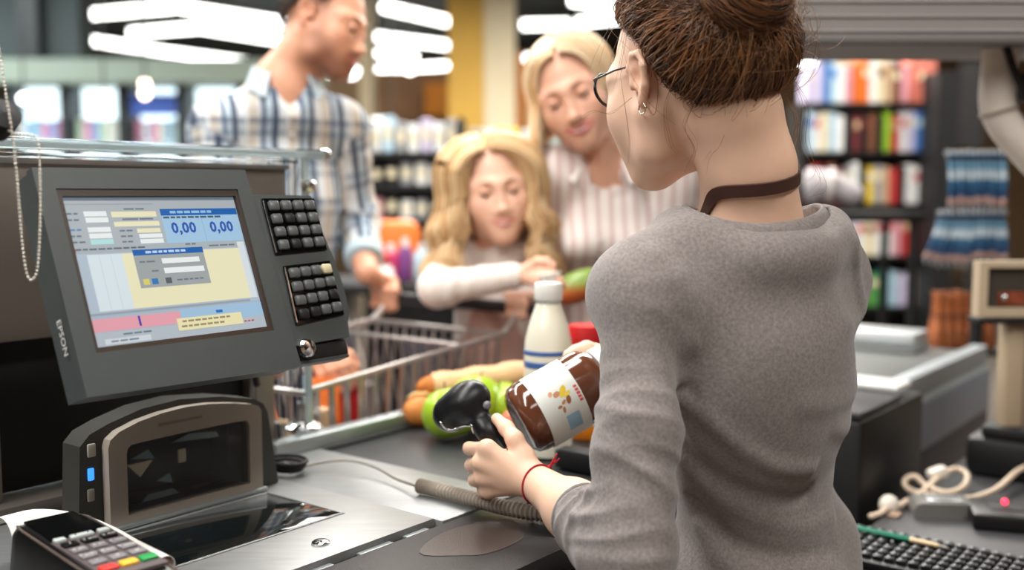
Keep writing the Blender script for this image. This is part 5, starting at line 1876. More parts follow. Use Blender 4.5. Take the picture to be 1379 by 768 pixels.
# open collar
sf_.chain([nkm + [0, 0, -.075], nkm + [0, 0, -.012]], [.100, .080], k=.04)
cvec = unit(mfw)
sf_.hole(nkm + cvec * .012, mR_, cvec, .070, .074, nkm[2] - .035, 1.76)
for i in range(8):
    sf_.cone(nkm + cvec * (.075 + .006 * i) + [0, 0, .0 - .016 * i], nkm + cvec * (.135 + .004 * i) + [0, 0, .02 - .016 * i], .040 - .0048 * i, k=.004, mode='s')
sf_.ripple(.003, 40, 8)
plaid = fabric('plaid_cloth', (212, 218, 222), [
    (0, .090, .012, .034, (140, 168, 188), .55), (1, .098, .02, .036, (158, 176, 190), .5), (0, .090, .050, .022, (196, 184, 168), .8),
    (0, .090, .0, .011, (34, 48, 78), .92), (0, .090, .026, .007, (44, 62, 96), .85), (1, .098, .0, .011, (52, 70, 100), .6), (1, .098, .030, .006, (70, 92, 122), .5),
    (0, .090, .062, .004, (230, 234, 236), .7)])
sm_ = sf_.mesh('shirt', plaid, MBs, None, cloth_uv(mPel, unit(mLs - mRs), [sl1, sl2]))
sh_ = part('shirt', sm_, plaid, man, 'blue, white and navy plaid shirt')
cuffm = M('cuff_cloth', S(176, 196, 206), .85)
cz1 = unit(mWrL - mElL); q1 = unit(np.cross(cz1, ZX)); q2 = np.cross(cz1, q1)
part('rolled_cuff', MB().tube([cfL - cz1 * .022, cfL - cz1 * .018, cfL + cz1 * .012, cfL + cz1 * .016], [.046, .051, .050, .044], 20), cuffm, sh_, smooth=50)
# collar leaves standing round the neck
secs = []
for a in np.linspace(R(38), R(322), 30):
    rad = mR_ * math.sin(a) + cvec * math.cos(a)
    fr = math.cos(a)
    p_ = nkm + cvec * .012 + rad * .073 + [0, 0, .022 - .026 * max(fr, 0)]
    dn = .040 + .030 * max(fr, 0) ** 2
    q_ = p_ + rad * (.017 + .016 * max(fr, 0)) - np.array([0, 0, dn])
    secs.append([p_ - rad * .002, p_ + rad * .004 + [0, 0, .003], q_ + rad * .004, q_ - rad * .002])
part('collar', loft(MB(), secs), M('collar_cloth', S(190, 204, 212), .85, var=.12, scale=40), sh_, smooth=50)
for i in range(5):
    pb_ = sf_.snap(nkm + cvec * .15 + [0, 0, -.16 - .085 * i], .001)[0]
    part('button', MB(frame(pb_, mR_, ZX, cvec)).lathe([(.0055, 0), (.0055, .0015), (.0, .002)], 10), M('button_pale', S(220, 216, 206), .3), sh_)
jeans = M('blue_jeans', S(40, 50, 70), .85, bump=.2, bscale=500)
part('trousers', legs('trousers', MBs, mPel, mR_, cvec, jeans), jeans, man)
shoes(man, mPel, mR_, cvec, .09, dark_m)
# short hair
g = np.random.default_rng(11)


def scalp_hair(T, root, n, K, hl, hr, length, lift, back, rad, dark, light, base, capoff=-.002, capmat=None):
    c = np.array((0, -.016, .030))
    phi = g.uniform(-180, 180, n); z_ = g.random(n)
    lo_ = np.interp(np.abs(phi), *hl)
    el = np.degrees(np.arcsin(np.sin(np.radians(lo_)) + (1 - np.sin(np.radians(lo_))) * z_))
    d = dirs(phi, el)
    p = c + d * hr
    nrm = unit_rows(d / hr)
    flow = np.stack([0 * phi, -np.ones(n) * back, 0 * phi], 1) + np.stack([0 * phi, 0 * phi, -np.clip(.9 - d[:, 2], 0, 2)], 1)
    flow += g.normal(size=(n, 3)) * .25
    flow -= nrm * (flow * nrm).sum(1, keepdims=True); flow = unit_rows(flow)
    t = np.linspace(0, 1, K)[None, :, None]
    ln = (length * g.uniform(.7, 1.2, n))[:, None, None]
    A = p[:, None] + flow[:, None] * ln * t + nrm[:, None] * ln * lift * np.sin(t * 2.2)
    mb = MB(); n_, m_ = 40, 14; vs, fs = [], []
    for i in range(m_ + 1):
        for j in range(n_):
            ph = -180 + 360 * j / n_; h0_ = float(np.interp(abs(ph), *hl))
            vs.append(c + dirs(np.array(ph), np.array(h0_ + (89 - h0_) * i / m_)) * (hr + capoff))
    for i in range(m_):
        for j in range(n_):
            fs.append((i * n_ + j, i * n_ + (j + 1) % n_, (i + 1) * n_ + (j + 1) % n_, (i + 1) * n_ + j))
    mb.add(tfp(T, np.array(vs)), fs)
    h = part('hair', mb, capmat, root, smooth=180)
    strands('hair_strands', tfp(T, A), np.full(n, rad)[:, None] * np.interp(np.linspace(0, 1, K), [0, .6, 1], [1, .9, .3]), hair_mat('hair_fine', .45), h, hair_cols(n, dark, light, g), base=base, kind='stuff')
    return h


def unit_rows(a):
    return a / np.maximum(np.linalg.norm(a, axis=-1, keepdims=True), 1e-9)


scalp_hair(mT, man, 2600, 6, ([0, 25, 50, 66, 80, 95, 110, 140, 180], [42, 40, 30, 6, 4, 16, -14, -30, -34]), np.array((.0765, .097, .090)), .030, .35, .6, .0011, (34, 22, 16), (84, 56, 40), MBs, -.001, M('hair_base_dark', S(40, 27, 20), .6))


def long_hair(T, root, base, n, K, drop, part_x, hr, spread, wave, lam, dark, light, capcol, rad, face, seed, inward=0.0, front=48, curlr=0.0):
    """hair combed to both sides of a parting, then falling under its own weight"""
    g = np.random.default_rng(seed)
    c = np.array((0, -.016, .030))
    s = np.where(g.random(n) < .5, -1.0, 1.0)
    al = np.radians(g.uniform(-82, front, n))
    y = hr[1] * np.sin(al)
    k1 = int(K * .42)
    t1 = np.linspace(0, 1, k1)
    layer = g.random(n)
    th = np.radians(4 + (100 - 4) * t1)[None, :] * np.ones((n, 1))
    off = .004 + (spread * layer)[:, None] * (np.minimum(1, t1 * 1.25 + .06) ** 1.3)[None, :]
    X = part_x * (1 - t1)[None, :] + s[:, None] * (hr[0] + off) * np.cos(al)[:, None] * np.sin(th)
    Y = (hr[1] + off) * np.sin(al)[:, None] + 0 * th
    Z = (hr[2] + off) * np.cos(al)[:, None] * np.cos(th)
    # hair by the face sweeps back a little on its way down
    Y -= np.clip(al, 0, 2)[:, None] * (.008 + face) * t1[None, :] ** 1.5
    A1 = tfp(T, c + np.stack([X, Y, Z], 2))
    sc = np.linalg.norm(T[:3, 0])
    k2 = K - k1
    t2 = np.linspace(0, 1, k2 + 1)[1:]
    end = A1[:, -1]; hx = T[:3, 0] / sc; hy = T[:3, 1] / sc
    cen = tfp(T, c)
    outd = end - cen; outd[:, 2] = 0; outd = unit_rows(outd)
    L = drop * g.uniform(.82, 1.08, n)
    ph = (al * 2.3 + s * 1.1 + layer * 1.7)[:, None] + g.normal(size=(n, 1)) * .35
    wv_ = wave * np.sin(t2[None, :] * L[:, None] / lam * 6.283 + ph) * np.minimum(1, t2 * 2)[None, :]
    wv2 = wave * .8 * np.cos(t2[None, :] * L[:, None] / lam * 6.283 + ph * 1.1) * np.minimum(1, t2 * 2)[None, :]
    side = np.cross(outd, ZX)
    A2 = end[:, None] + np.array([0, 0, -1.]) * (L[:, None] * t2[None, :])[:, :, None] + outd[:, None] * ((spread * .5 - inward * t2[None, :]) * t2[None, :] * (1.1 - .5 * t2[None, :]) + wv_)[:, :, None] + side[:, None] * wv2[:, :, None]
    A = np.concatenate([A1, A2], 1)
    for _ in range(2): A[:, 1:-1] = (A[:, :-2] + 2 * A[:, 1:-1] + A[:, 2:]) / 4
    mb = MB(); n_, m_ = 40, 16; vs, fs = [], []
    hl = ([0, 30, 55, 75, 100, 130, 180], [52, 46, 22, 8, -12, -38, -44])
    for i in range(m_ + 1):
        for j in range(n_):
            pz = -180 + 360 * j / n_; h0_ = float(np.interp(abs(pz), *hl))
            vs.append(c + dirs(np.array(pz), np.array(h0_ + (89 - h0_) * i / m_)) * (np.array(hr) - .001))
    for i in range(m_):
        for j in range(n_):
            fs.append((i * n_ + j, i * n_ + (j + 1) % n_, (i + 1) * n_ + (j + 1) % n_, (i + 1) * n_ + j))
    mb.add(tfp(T, np.array(vs)), fs)
    h = part('hair', mb, M('hair_base_' + str(capcol[0]), S(*capcol), .6), root, smooth=180)
    cc = hair_cols(n, dark, light, g)
    strands('hair_strands', A, g.uniform(.7, 1.25, n)[:, None] * rad * np.interp(np.linspace(0, 1, K), [0, .1, .8, 1], [.6, 1, 1, .35]), hair_mat('hair_long', .36), h, cc, base=base, kind='stuff')
    return h


# ---------------------------------------------------------------- girl in the cream sleeves
girl = thing('person', 'girl with long wavy blond hair in cream sleeves reaching over the cart handle', 'person', (-.03, 2.62, 0))
GB = np.array(girl.location)
gT = head_frame(P(665, 254, 2.53), -171, 4, -8, 1.06)
gRs, gLs = P(603, 352, 2.55), P(724, 348, 2.60)
gPel = (gRs + gLs) / 2 * [1, 1, 0] + np.array([0, .04, .72])
gfw = np.array([.05, -1, 0])
gElR, gWrR = P(590, 388, 2.41), P(697, 371, 2.36)
gElL, gWrL = P(752, 384, 2.60), P(716, 402, 2.50)
f = Field((-.36, 2.22, .50), (.24, 2.80, 1.56), .0045)
head(f, gT, 'girl')
nkg = (gRs + gLs) / 2 + np.array([0, -.005, .03])
f.chain([tfp(gT, (0, -.02, -.03)), tfp(gT, (0, -.02, -.08)), nkg], [.044, .042, .046], k=.03)
for q in (gRs, gLs):
    f.cone(nkg + [0, 0, -.02], q, .036, .032, k=.04)
torso(f, gLs, gRs, gPel, gfw, .075, -.004)
arm(f, [gRs, gElR, gWrR], [.034, .030, .021]); arm(f, [gLs, gElL, gWrL], [.034, .030, .021])
k0 = [P(725, 362, 2.345), P(728, 369, 2.335), P(726, 376, 2.33), P(721, 382, 2.335)]
hand(f, gWrR, k0, [[P(742, 364, 2.33), P(750, 372, 2.325), P(752, 380, 2.325)], [P(744, 372, 2.315), P(754, 377, 2.31), P(760, 383, 2.31)], [P(740, 380, 2.31), P(749, 384, 2.31), P(755, 388, 2.315)], [P(733, 386, 2.32), P(741, 390, 2.32), P(746, 393, 2.325)]],
     [P(712, 360, 2.35), P(724, 352, 2.34), P(736, 352, 2.33), P(746, 357, 2.325)], .86)
grip(f, gWrL, onbar(694), bd, unit(np.array([.1, -.4, .85])), unit(np.array([.1, -.9, -.4])), .84)
gsk = skin('skin_girl', (236, 188, 162))
part('body', f.mesh('body', gsk, GB, skin_col(gT, 1, lips=(.98, .66, .64), cheek=.22)), gsk, girl)
lips(f, gT, girl, GB, (214, 124, 116), .020, .004, .0018, True)
eyes(gT, girl, 1, iris=(74, 62, 50), closed=.58, brow=(150, 108, 76), lash=(70, 48, 38))
tf_ = Field((-.36, 2.26, .60), (.24, 2.80, 1.32), .005)
torso(tf_, gLs, gRs, gPel, gfw, .080, .004)
for q in (gRs, gLs):
    tf_.cone(nkg + [0, 0, -.025], q, .044, .042, k=.04)
s1 = [gRs, gElR, gElR * .06 + gWrR * .94]; s2 = [gLs, gElL, gElL * .15 + gWrL * .85]
tf_.chain(s1, [.043, .042, .031], k=.03); tf_.chain(s2, [.043, .042, .030], k=.03)
tf_.bunch(s1, [.001, .0035, .002], .05, 1.5, .2); tf_.bunch(s2, [.001, .0035, .002], .05, 1.5, 1.1)
tf_.chain([nkg + [0, 0, -.02], tfp(gT, (0, -.02, -.10))], [.052, .047], k=.02)
cream_k = M('cream_knit', S(240, 228, 220), .9, var=.06, scale=60, sheen=.3, bump=.2, bscale=600)
gtop = part('top', tf_.mesh('top', cream_k, GB), cream_k, girl, 'cream high necked top')
df = Field((-.30, 2.30, .34), (.22, 2.92, 1.24), .006)
torso(df, gLs * .93 + gRs * .07 + [0, 0, -.035], gRs * .93 + gLs * .07 + [0, 0, -.035], gPel, gfw, .086, .006)
df.chain([gPel + [0, 0, .12], gPel + [0, 0, -.30]], [.115, .165], k=.08)
df.hole(nkg + gfw * .01, np.array([1., 0, 0]), np.array([0, 1., 0]), .062, .070, 1.12, 1.3)
df.cut(gPel + [0, 0, -.32], (0, 0, -1)); df.ripple(.004, 36, 2)
pina = M('pinafore_pink', S(214, 172, 158), .9, var=.07, scale=50, bump=.2, bscale=500)
part('pinafore', df.mesh('pinafore', pina, GB), pina, girl, 'dusty pink pinafore dress')
exg = np.array([1., 0, 0]); fyg = np.array([0, -1., 0])
tights = M('grey_tights', S(150, 140, 138), .9)
part('tights', legs('tights', GB, gPel + np.array([0, 0, -.05]), exg, fyg, tights, .06, .06), tights, girl)
shoes(girl, gPel, exg, fyg, .06, dark_m)
long_hair(gT, girl, GB, 3000, 30, .225, .012, np.array((.079, .099, .094)), .052, .013, .105, (206, 152, 94), (253, 230, 184), (226, 176, 118), .0016, .006, 21, inward=-.03, front=50)

# ---------------------------------------------------------------- woman in the striped blouse
wom = thing('person', 'blond woman in white and pink striped blouse smiling down behind the girl', 'person', (.21, 2.62, 0))
WB = np.array(wom.location)
wT = head_frame(P(772, 124, 2.55), -191, 13, -22, 1.14)
wRs, wLs = P(733, 236, 2.60), P(908, 236, 2.62)
wPel = (wRs + wLs) / 2 * [1, 1, 0] + np.array([-.0, .08, .92])
wfw = np.array([-.12, -1, 0])
wElR, wWrR = P(722, 400, 2.74), P(742, 540, 2.72)
wElL, wWrL = P(934, 400, 2.60), P(900, 540, 2.58)
f = Field((-.12, 2.24, .70), (.66, 3.0, 1.82), .005)
head(f, wT)
nkw = (wRs + wLs) / 2 + np.array([-.015, -.02, .035])
f.chain([tfp(wT, (0, -.02, -.03)), tfp(wT, (0, -.025, -.08)), nkw], [.050, .050, .056], k=.035)
for q in (wRs, wLs):
    f.cone(nkw + [0, 0, -.02], q, .044, .036, k=.05)
torso(f, wLs, wRs, wPel, wfw, .088, 0, bust=.05)
arm(f, [wRs, wElR, wWrR], [.042, .036, .025]); arm(f, [wLs, wElL, wWrL], [.042, .036, .025])
for wr, sg in ((wWrR, 1), (wWrL, -1)):
    dv = unit(np.array([.10 * sg, -.25, -.95])); sd = unit(np.cross(dv, ZX)) * sg
    kn = [wr + dv * .085 + sd * (.028 - .019 * i) for i in range(4)]
    hand(f, wr, kn, [[k + dv * .036, k + dv * .056 - ZX * .012, k + dv * .068 - ZX * .028] for k in kn], [wr + dv * .03 + sd * .03, wr + dv * .055 + sd * .048, wr + dv * .075 + sd * .052 - ZX * .008, wr + dv * .09 + sd * .050 - ZX * .018], 1.0)
wsk = skin('skin_rosy', (226, 174, 148))
part('body', f.mesh('body', wsk, WB, skin_col(wT, 1, lips=(1.0, .62, .62), cheek=.2)), wsk, wom)
lips(f, wT, wom, WB, (206, 104, 104), .026, .008, .0022, True)
eyes(wT, wom, 1, iris=(80, 70, 56), closed=.72, brow=(140, 100, 72), lash=(56, 40, 34))
bf_ = Field((-.12, 2.26, .82), (.68, 3.0, 1.54), .0055)
torso(bf_, wLs, wRs, wPel, wfw, .100, .022, bust=.062, k=.08)
for q in (wRs, wLs):
    bf_.cone(nkw + [0, 0, -.03], q, .054, .050, k=.05)
w1 = [wRs, wElR, wElR * .12 + wWrR * .88]; w2 = [wLs, wElL, wElL * .12 + wWrL * .88]
bf_.chain(w1, [.056, .054, .042], k=.07); bf_.chain(w2, [.056, .054, .042], k=.07)
bf_.bunch(w1, [.0, .003, .003], .085, 1.6, .9); bf_.bunch(w2, [.0, .003, .003], .085, 1.6, .1)
wv = unit(wfw); wr_ = np.cross(wv, ZX)
bf_.hole(nkw + wv * .014, wr_, wv, .064, .066, 1.34, 1.5)
for i in range(10):
    bf_.cone(nkw + wv * (.055 + .007 * i) + [0, 0, .005 - .017 * i], nkw + wv * (.15 + .004 * i) + [0, 0, .02 - .017 * i], .047 - .0046 * i, k=.004, mode='s')
bf_.ripple(.004, 38, 4)
strp = fabric('striped_blouse', (240, 232, 228), [(0, .031, .0, .010, (204, 172, 164), .85), (0, .031, .012, .002, (214, 188, 180), .6), (0, .031, .019, .002, (214, 188, 180), .6)])
bl_ = part('blouse', bf_.mesh('blouse', strp, WB, None, cloth_uv(wPel, unit(wLs - wRs), [w1, w2])), strp, wom, 'white blouse with dusty pink stripes')
secs = []
for a in np.linspace(R(40), R(320), 28):
    rad = wr_ * math.sin(a) + wv * math.cos(a); fr = math.cos(a)
    p_ = nkw + wv * .014 + rad * .064 + [0, 0, .026 - .036 * max(fr, 0)]
    q_ = p_ + rad * (.024 + .020 * max(fr, 0)) - np.array([0, 0, .034 + .036 * max(fr, 0) ** 2])
    secs.append([p_ - rad * .002, p_ + rad * .004 + [0, 0, .003], q_ + rad * .004, q_ - rad * .002])
part('collar', loft(MB(), secs), M('blouse_collar', S(238, 228, 224), .85, var=.05, scale=60), bl_, smooth=50)
for i in range(4):
    pb_ = bf_.snap(nkw + wv * .15 + [0, 0, -.19 - .075 * i], .001)[0]
    part('button', MB(frame(pb_, wr_, ZX, wv)).lathe([(.0055, 0), (.0055, .0015), (.0, .002)], 10), M('button_pale', S(220, 216, 206), .3), bl_)
wtr = M('black_trousers', S(36, 34, 38), .85)
part('trousers', legs('trousers', WB, wPel, wr_, wv, wtr, .085, .08), wtr, wom)
shoes(wom, wPel, wr_, wv, .085, dark_m)
long_hair(wT, wom, WB, 2400, 28, .125, -.008, np.array((.080, .100, .096)), .020, .004, .16, (224, 182, 128), (253, 242, 218), (240, 206, 160), .0016, .022, 33, inward=.012, front=52)
# =================================================================== shopping cart
wire = M('cart_wire', S(196, 190, 186), .3, metal=.85)
red_p = M('red_plastic', S(190, 28, 40), .4)
ct = thing('shopping_cart', 'wire shopping cart with dark handle, pushed by the family beyond the belt', 'cart', W(1.5, 1.69, 0))
hm_ = M('handle_black', S(34, 32, 36), .4)
part('handle', MB().tube([HA, HB], .0145, 14), hm_, ct, smooth=60)
for q in (HA, HB):
    part('handle_end', MB().box(q, (.035, .035, .05), .01), red_p, ct, 'red plastic handle end')
u0, u1, v0, v1 = 1.275, 1.86, 1.475, 1.90          # basket
zt0, zt1, zb = .955, 1.0, .52


def top_z(u): return zt0 + (zt1 - zt0) * (u - u0) / (u1 - u0)


for v in (v0, v1):
    part('top_rail', MB().tube([W(u0, v, zt0), W(u1, v, zt1)], .0065, 8), wire, ct, smooth=60)
    part('mid_rail', MB().tube([W(u0, v, zt0 - .16), W(u1, v, zt1 - .16)], .0035, 6), wire, ct, smooth=60)
    part('low_rail', MB().tube([W(u0 + .03, v, zb + .08), W(u1 - .06, v, zb)], .005, 6), wire, ct, smooth=60)
    part('handle_arm', MB().tube(bez([W(u1, v, zt1), W(u1 + .04, v, zt1 + .03), W(1.92, v, 1.055)], 10), .009, 8), wire, ct, smooth=60)
for u in (u0, u1):
    part('end_rail', MB().tube([W(u, v0, top_z(u)), W(u, v1, top_z(u))], .0065, 8), wire, ct, smooth=60)
bar_side = None
for v in (v0, v1):
    for i in range(15):
        u = u0 + .02 + (u1 - u0 - .04) * i / 14
        part('wire_bar', MB().tube([W(u, v, top_z(u)), W(u0 + .03 + (u - u0) * .90, v + (.02 if v == v0 else -.02), zb + .08 * (1 - (u - u0) / (u1 - u0)))], v == v1 and .0036 or .0068, 6), wire, ct, smooth=60)
for u, ub in ((u0, u0 + .03), (u1, u1 - .06)):
    for i in range(13):
        v = v0 + .02 + (v1 - v0 - .04) * i / 12
        part('wire_bar', MB().tube([W(u, v, top_z(u)), W(ub, v, zb + (.08 if u == u0 else 0))], .0030, 6), wire, ct, smooth=60)
for i in range(10):
    v = v0 + .02 + (v1 - v0 - .04) * i / 9
    part('floor_wire', MB().tube([W(u0 + .03, v, zb + .08), W(u1 - .06, v, zb)], .003, 5), wire, ct, smooth=60)
# folded child seat before the handle
for i in range(9):
    v = v0 + .04 + (v1 - v0 - .08) * i / 8
    part('seat_wire', MB().tube([W(1.74, v, .985), W(1.80, v, .74)], .0028, 5), wire, ct, smooth=60)
part('seat_rail', MB().tube([W(1.74, v0 + .03, .985), W(1.74, v1 - .03, .985)], .005, 6), wire, ct, smooth=60)
part('seat_flap', MB(LF).box((1.855, 1.69, .90), (.012, .20, .14), .004), M('flap_grey', S(74, 70, 76), .5), ct)
for v in (v0 + .02, v1 - .02):
    part('frame_tube', MB().tube(bez([W(u1 - .02, v, zb + .02), W(u1 - .05, v, .38), W(u1 - .10, v, .22), W(1.4, v, .20), W(1.28, v, .18)], 20), .012, 8), wire, ct, smooth=60)
    for u in (1.31, 1.74):
        w_ = part('wheel', MB(frame(W(u, v - .012, .06), UX, ZX)).lathe([(.02, 0), (.058, .002), (.06, .012), (.058, .022), (.02, .024)], 20), dark_m, ct)
        part('wheel_fork', MB().tube([W(u, v, .06), W(u, v, .20)], .010, 8), wire, ct)

# packs seen inside and before the cart, behind the clear guard
p = P(428, 566, 2.15)
t = thing('snack_bag', 'orange snack bag standing in the cart behind the clear guard', 'bag', p)
part('bag_body', loft(MB(frame(p, (1, .1, 0), (0, 0, 1))), [[(x * sc_x, -.07 + y * 1.0, z * dz) for x, z in ((-.05, 0), (-.03, .02), (.03, .02), (.05, 0), (.03, -.02), (-.03, -.02))] for y, sc_x, dz in ((-.26, .9, .3), (-.22, 1, 1.0), (.0, 1.0, 1.1), (.13, .9, .8), (.16, .9, .1))]), shade('orange'), t, smooth=50)
part('bag_print', MB(frame(p, (1, .1, 0), (0, 0, 1))).box((0, -.05, .026), (.05, .06, .004), .0015), shade('cream'), t)
p = rc_ + np.array([.015, .03, -.05])
t = thing('red_pack', 'red pack under the lower hand of the man', 'pack', p - [0, 0, .1])
part('pack_box', MB(frame(p, (.8, -.6, 0), (.6, .8, 0))).box((.0, 0, -.02), (.10, .05, .16), .006), red_p, t)
part('pack_flap', MB(frame(p, (.8, -.6, 0), (.6, .8, 0))).box((0, 0, .066), (.09, .02, .012), .004), M('pack_flap_red', S(150, 20, 30), .4), t)
p = P(418, 588, 2.03)
t = thing('tan_box', 'small tan carton in the cart below the orange snack bag', 'carton', p - [0, 0, .12])
part('carton', MB(LF).box((p @ UX, p @ VX, p[2] - .03), (.075, .06, .17), .004), shade('tan'), t)
part('carton_label', MB(LF).box((p @ UX, p @ VX - .037, p[2] - .02), (.05, .003, .06), .001), shade('cream'), t)

# =================================================================== goods on the belt
ZB = .863


def onbelt(px, py): return G(px, py, ZB)


def fruit(name, label, c, r, col, squash=.94, tilt=(0, 0), stem=True, mat=None, group=None):
    t = thing(name, label, 'fruit', c - [0, 0, r * squash], group)
    ex = unit((1, .2, tilt[0])); ey = unit(np.cross(unit((tilt[0], tilt[1], 1)), ex))
    T = frame(c, ex, ey)
    prof = []
    for i in range(19):
        a = math.pi * i / 18
        rad = r * math.sin(a) * (1 + .04 * math.cos(a))
        z = -r * squash * math.cos(a)
        dip = .22 * r * math.exp(-(math.sin(a) / .30) ** 2)
        z += dip if a < math.pi / 2 else -dip
        prof.append((max(rad, .0008), z))
    part('fruit_body', MB(T).lathe(prof, 28), mat, t, smooth=180)
    if stem:
        part('stem', MB(T).tube([(0, 0, r * squash * .70), (.002, .001, r * squash * .95), (.005, .002, r * squash * 1.15)], [.0016, .0014, .002], 6), M('stem_brown', S(90, 66, 40), .7), t)
    return t


green_f = M('apple_green', S(148, 182, 38), .28, var=.18, scale=26, coat=.3)
a1 = onbelt(605, 592)
fruit('green_apple', 'large green apple behind the head of the hand scanner', np.array([a1[0], a1[1], ZB + .0505]), .052, None, .97, (.2, .3), mat=green_f)
a2 = onbelt(642, 578); a3 = onbelt(678, 574)
fruit('green_apple', 'green apple with bright highlight between scanner and milk bottle', np.array([a2[0], a2[1], ZB + .054]), .055, None, .97, (-.2, .4), mat=green_f)
fruit('green_apple', 'smaller green apple nearest the brown jar', np.array([a3[0], a3[1] - .02, ZB + .046]), .047, None, .97, (.3, -.2), mat=green_f)
a4 = onbelt(700, 596)
fruit('red_apple', 'small red and yellow apple by the thumb of the cashier', np.array([a4[0], a4[1], ZB + .036]), .037, None, .95, (.3, .3), mat=M('apple_red', S(218, 120, 96), .3, var=.35, scale=22, coat=.3))
# kraft-wrapped baguette and a bread roll
t = thing('wrapped_baguette', 'baguette in a tan paper sleeve lying behind the green apples', 'bread', onbelt(630, 560))
c0, c1_ = P(596, 518, 2.06), P(745, 496, 2.12)
kraft = M('kraft_paper', S(216, 176, 134), .8, var=.08, scale=30, bump=.4, bscale=90)
crust = M('bread_crust', S(190, 110, 44), .7, var=.25, scale=40, bump=.5, bscale=120)
dv = unit(c1_ - c0)
pts = [c0 + dv * (x - .02) for x in np.linspace(0, np.linalg.norm(c1_ - c0) + .05, 14)]
part('paper_sleeve', MB().tube(pts, [.025 + .0025 * math.sin(i * 1.9) for i in range(14)], 14), kraft, t, smooth=60)
part('loaf_end', MB(frame(c0 - dv * .015, np.cross(dv, ZX), dv)).ball((0, 0, 0), (.022, .040, .022), 16), crust, t, smooth=180)
part('loaf_end', MB(frame(c1_ + dv * .03, np.cross(dv, ZX), dv)).ball((0, 0, 0), (.022, .040, .022), 16), crust, t, smooth=180)
p = onbelt(566, 574)
t = thing('bread_roll', 'golden brown bread roll at the belt rail beside the green apple', 'bread', [p[0], p[1], ZB])
part('roll_crust', MB(frame((p[0], p[1], ZB + .030), (.9, .4, 0), (-.4, .9, 0))).ball((0, 0, 0), (.036, .028, .031), 20), M('roll_crust', S(206, 128, 62), .6, var=.2, scale=40, bump=.3, bscale=150), t, smooth=180)
part('roll_score', MB(frame((p[0], p[1], ZB + .030), (.9, .4, 0), (-.4, .9, 0))).tube([(-.03, 0, .0285), (-.01, .003, .0345), (.012, -.003, .0345), (.03, 0, .0285)], [.001, .004, .004, .001], 6), M('bread_crumb', S(230, 190, 130), .8), t, smooth=180)


def bottle(name, label, c, prof, mat, extras):
    t = thing(name, label, 'bottle', c)
    T = frame(c, (1, 0, 0), (0, 1, 0))
    part('bottle_body', MB(T).lathe(prof, 32), mat, t, smooth=50)
    for n_, pr, m_, lb_ in extras:
        part(n_, MB(T).lathe(pr, 32), m_, t, lb_, smooth=50)
    return t


milk_g = M('milk_white', S(238, 234, 214), .15, coat=.6, spec=.6)
blue_b = M('band_blue', S(66, 104, 166), .4)
pm = P(738, 560, 1.80); pm[2] = ZB
prof = [(.036, 0), (.042, .004), (.0425, .015), (.0425, .185), (.0405, .205), (.034, .232), (.027, .252), (.0225, .265), (.0205, .274)]
bottle('milk_bottle', 'milk bottle with blue bands and white cap standing on the belt', pm, prof, milk_g,
       [('blue_band', [(.0426, .180), (.0430, .181), (.0430, .187), (.0426, .188)], blue_b, None), ('blue_band', [(.0426, .158), (.0430, .159), (.0430, .168), (.0426, .169)], blue_b, None),
        ('neck_glass', [(.0218, .268), (.0222, .274), (.0215, .276)], M('bottle_glass', S(226, 232, 228), .05, trans=.6), None),
        ('bottle_cap', [(.0235, .274), (.0245, .276), (.0245, .300), (.023, .304), (.0, .305)], M('cap_white', S(236, 236, 230), .4), None)])
pj = P(790, 560, 1.93); pj[2] = ZB
bottle('juice_bottle', 'orange juice bottle with red cap beside the milk bottle', pj, [(.030, 0), (.034, .006), (.035, .02), (.035, .13), (.033, .15), (.030, .165)], M('juice_orange', S(240, 142, 24), .15, coat=.5),
       [('bottle_cap', [(.0335, .165), (.036, .168), (.036, .208), (.034, .214), (.0, .215)], M('cap_red', S(196, 34, 38), .35), 'wide red cap'), ('bottle_label', [(.0352, .03), (.0356, .032), (.0356, .07), (.0352, .072)], M('label_white', S(232, 228, 222), .5), None)])

# brown spread jar held on its side
t = thing('spread_jar', 'big jar of brown spread with white label, held on its side', 'jar', JC - [0, 0, .055])
choc = M('spread_brown', S(98, 58, 40), .12, coat=.7, var=.1, scale=12)
JT = frame(JC, ju, jv) if np.cross(ju, jv) @ JA > 0 else frame(JC, jv, ju)
assert JT[:3, 2] @ JA > .99
r0 = jr - .001
prof = [(.012, -.066), (.030, -.069), (.043, -.067), (.051, -.060), (r0, -.048), (r0, .046), (.053, .056), (.046, .066), (.041, .072)]
part('jar_body', MB(JT).lathe(prof, 48), choc, t, smooth=60)
part('jar_lid', MB(JT).lathe([(.040, .071), (.0435, .072), (.0435, .090), (.041, .093), (.0, .0935)], 36), M('lid_white', S(224, 222, 216), .4), t)


def wrap(s, a, off):
    """s along the axis, a is arc length round the jar measured from the side facing the till"""
    toward = unit(-np.array([0, 1., 0]) - JA * (-JA[1])); side = np.cross(JA, toward)
    side = side if side[2] > 0 else -side
    an = a / jr
    return JC + JA * s + (toward * math.cos(an) + side * math.sin(an)) * (jr + off)


def decal(name, poly, mat, parent, off, nseg=1):
    mb = MB(); pts = [wrap(s, a, off) for s, a in poly]; n = len(pts)
    inn = [wrap(s, a, off - .0004) for s, a in poly]
    mb.add(pts + inn, [tuple(range(n)), tuple(range(2 * n - 1, n - 1, -1))] + [(i, (i + 1) % n, n + (i + 1) % n, n + i) for i in range(n)])
    return part(name, mb, mat, parent, smooth=60)


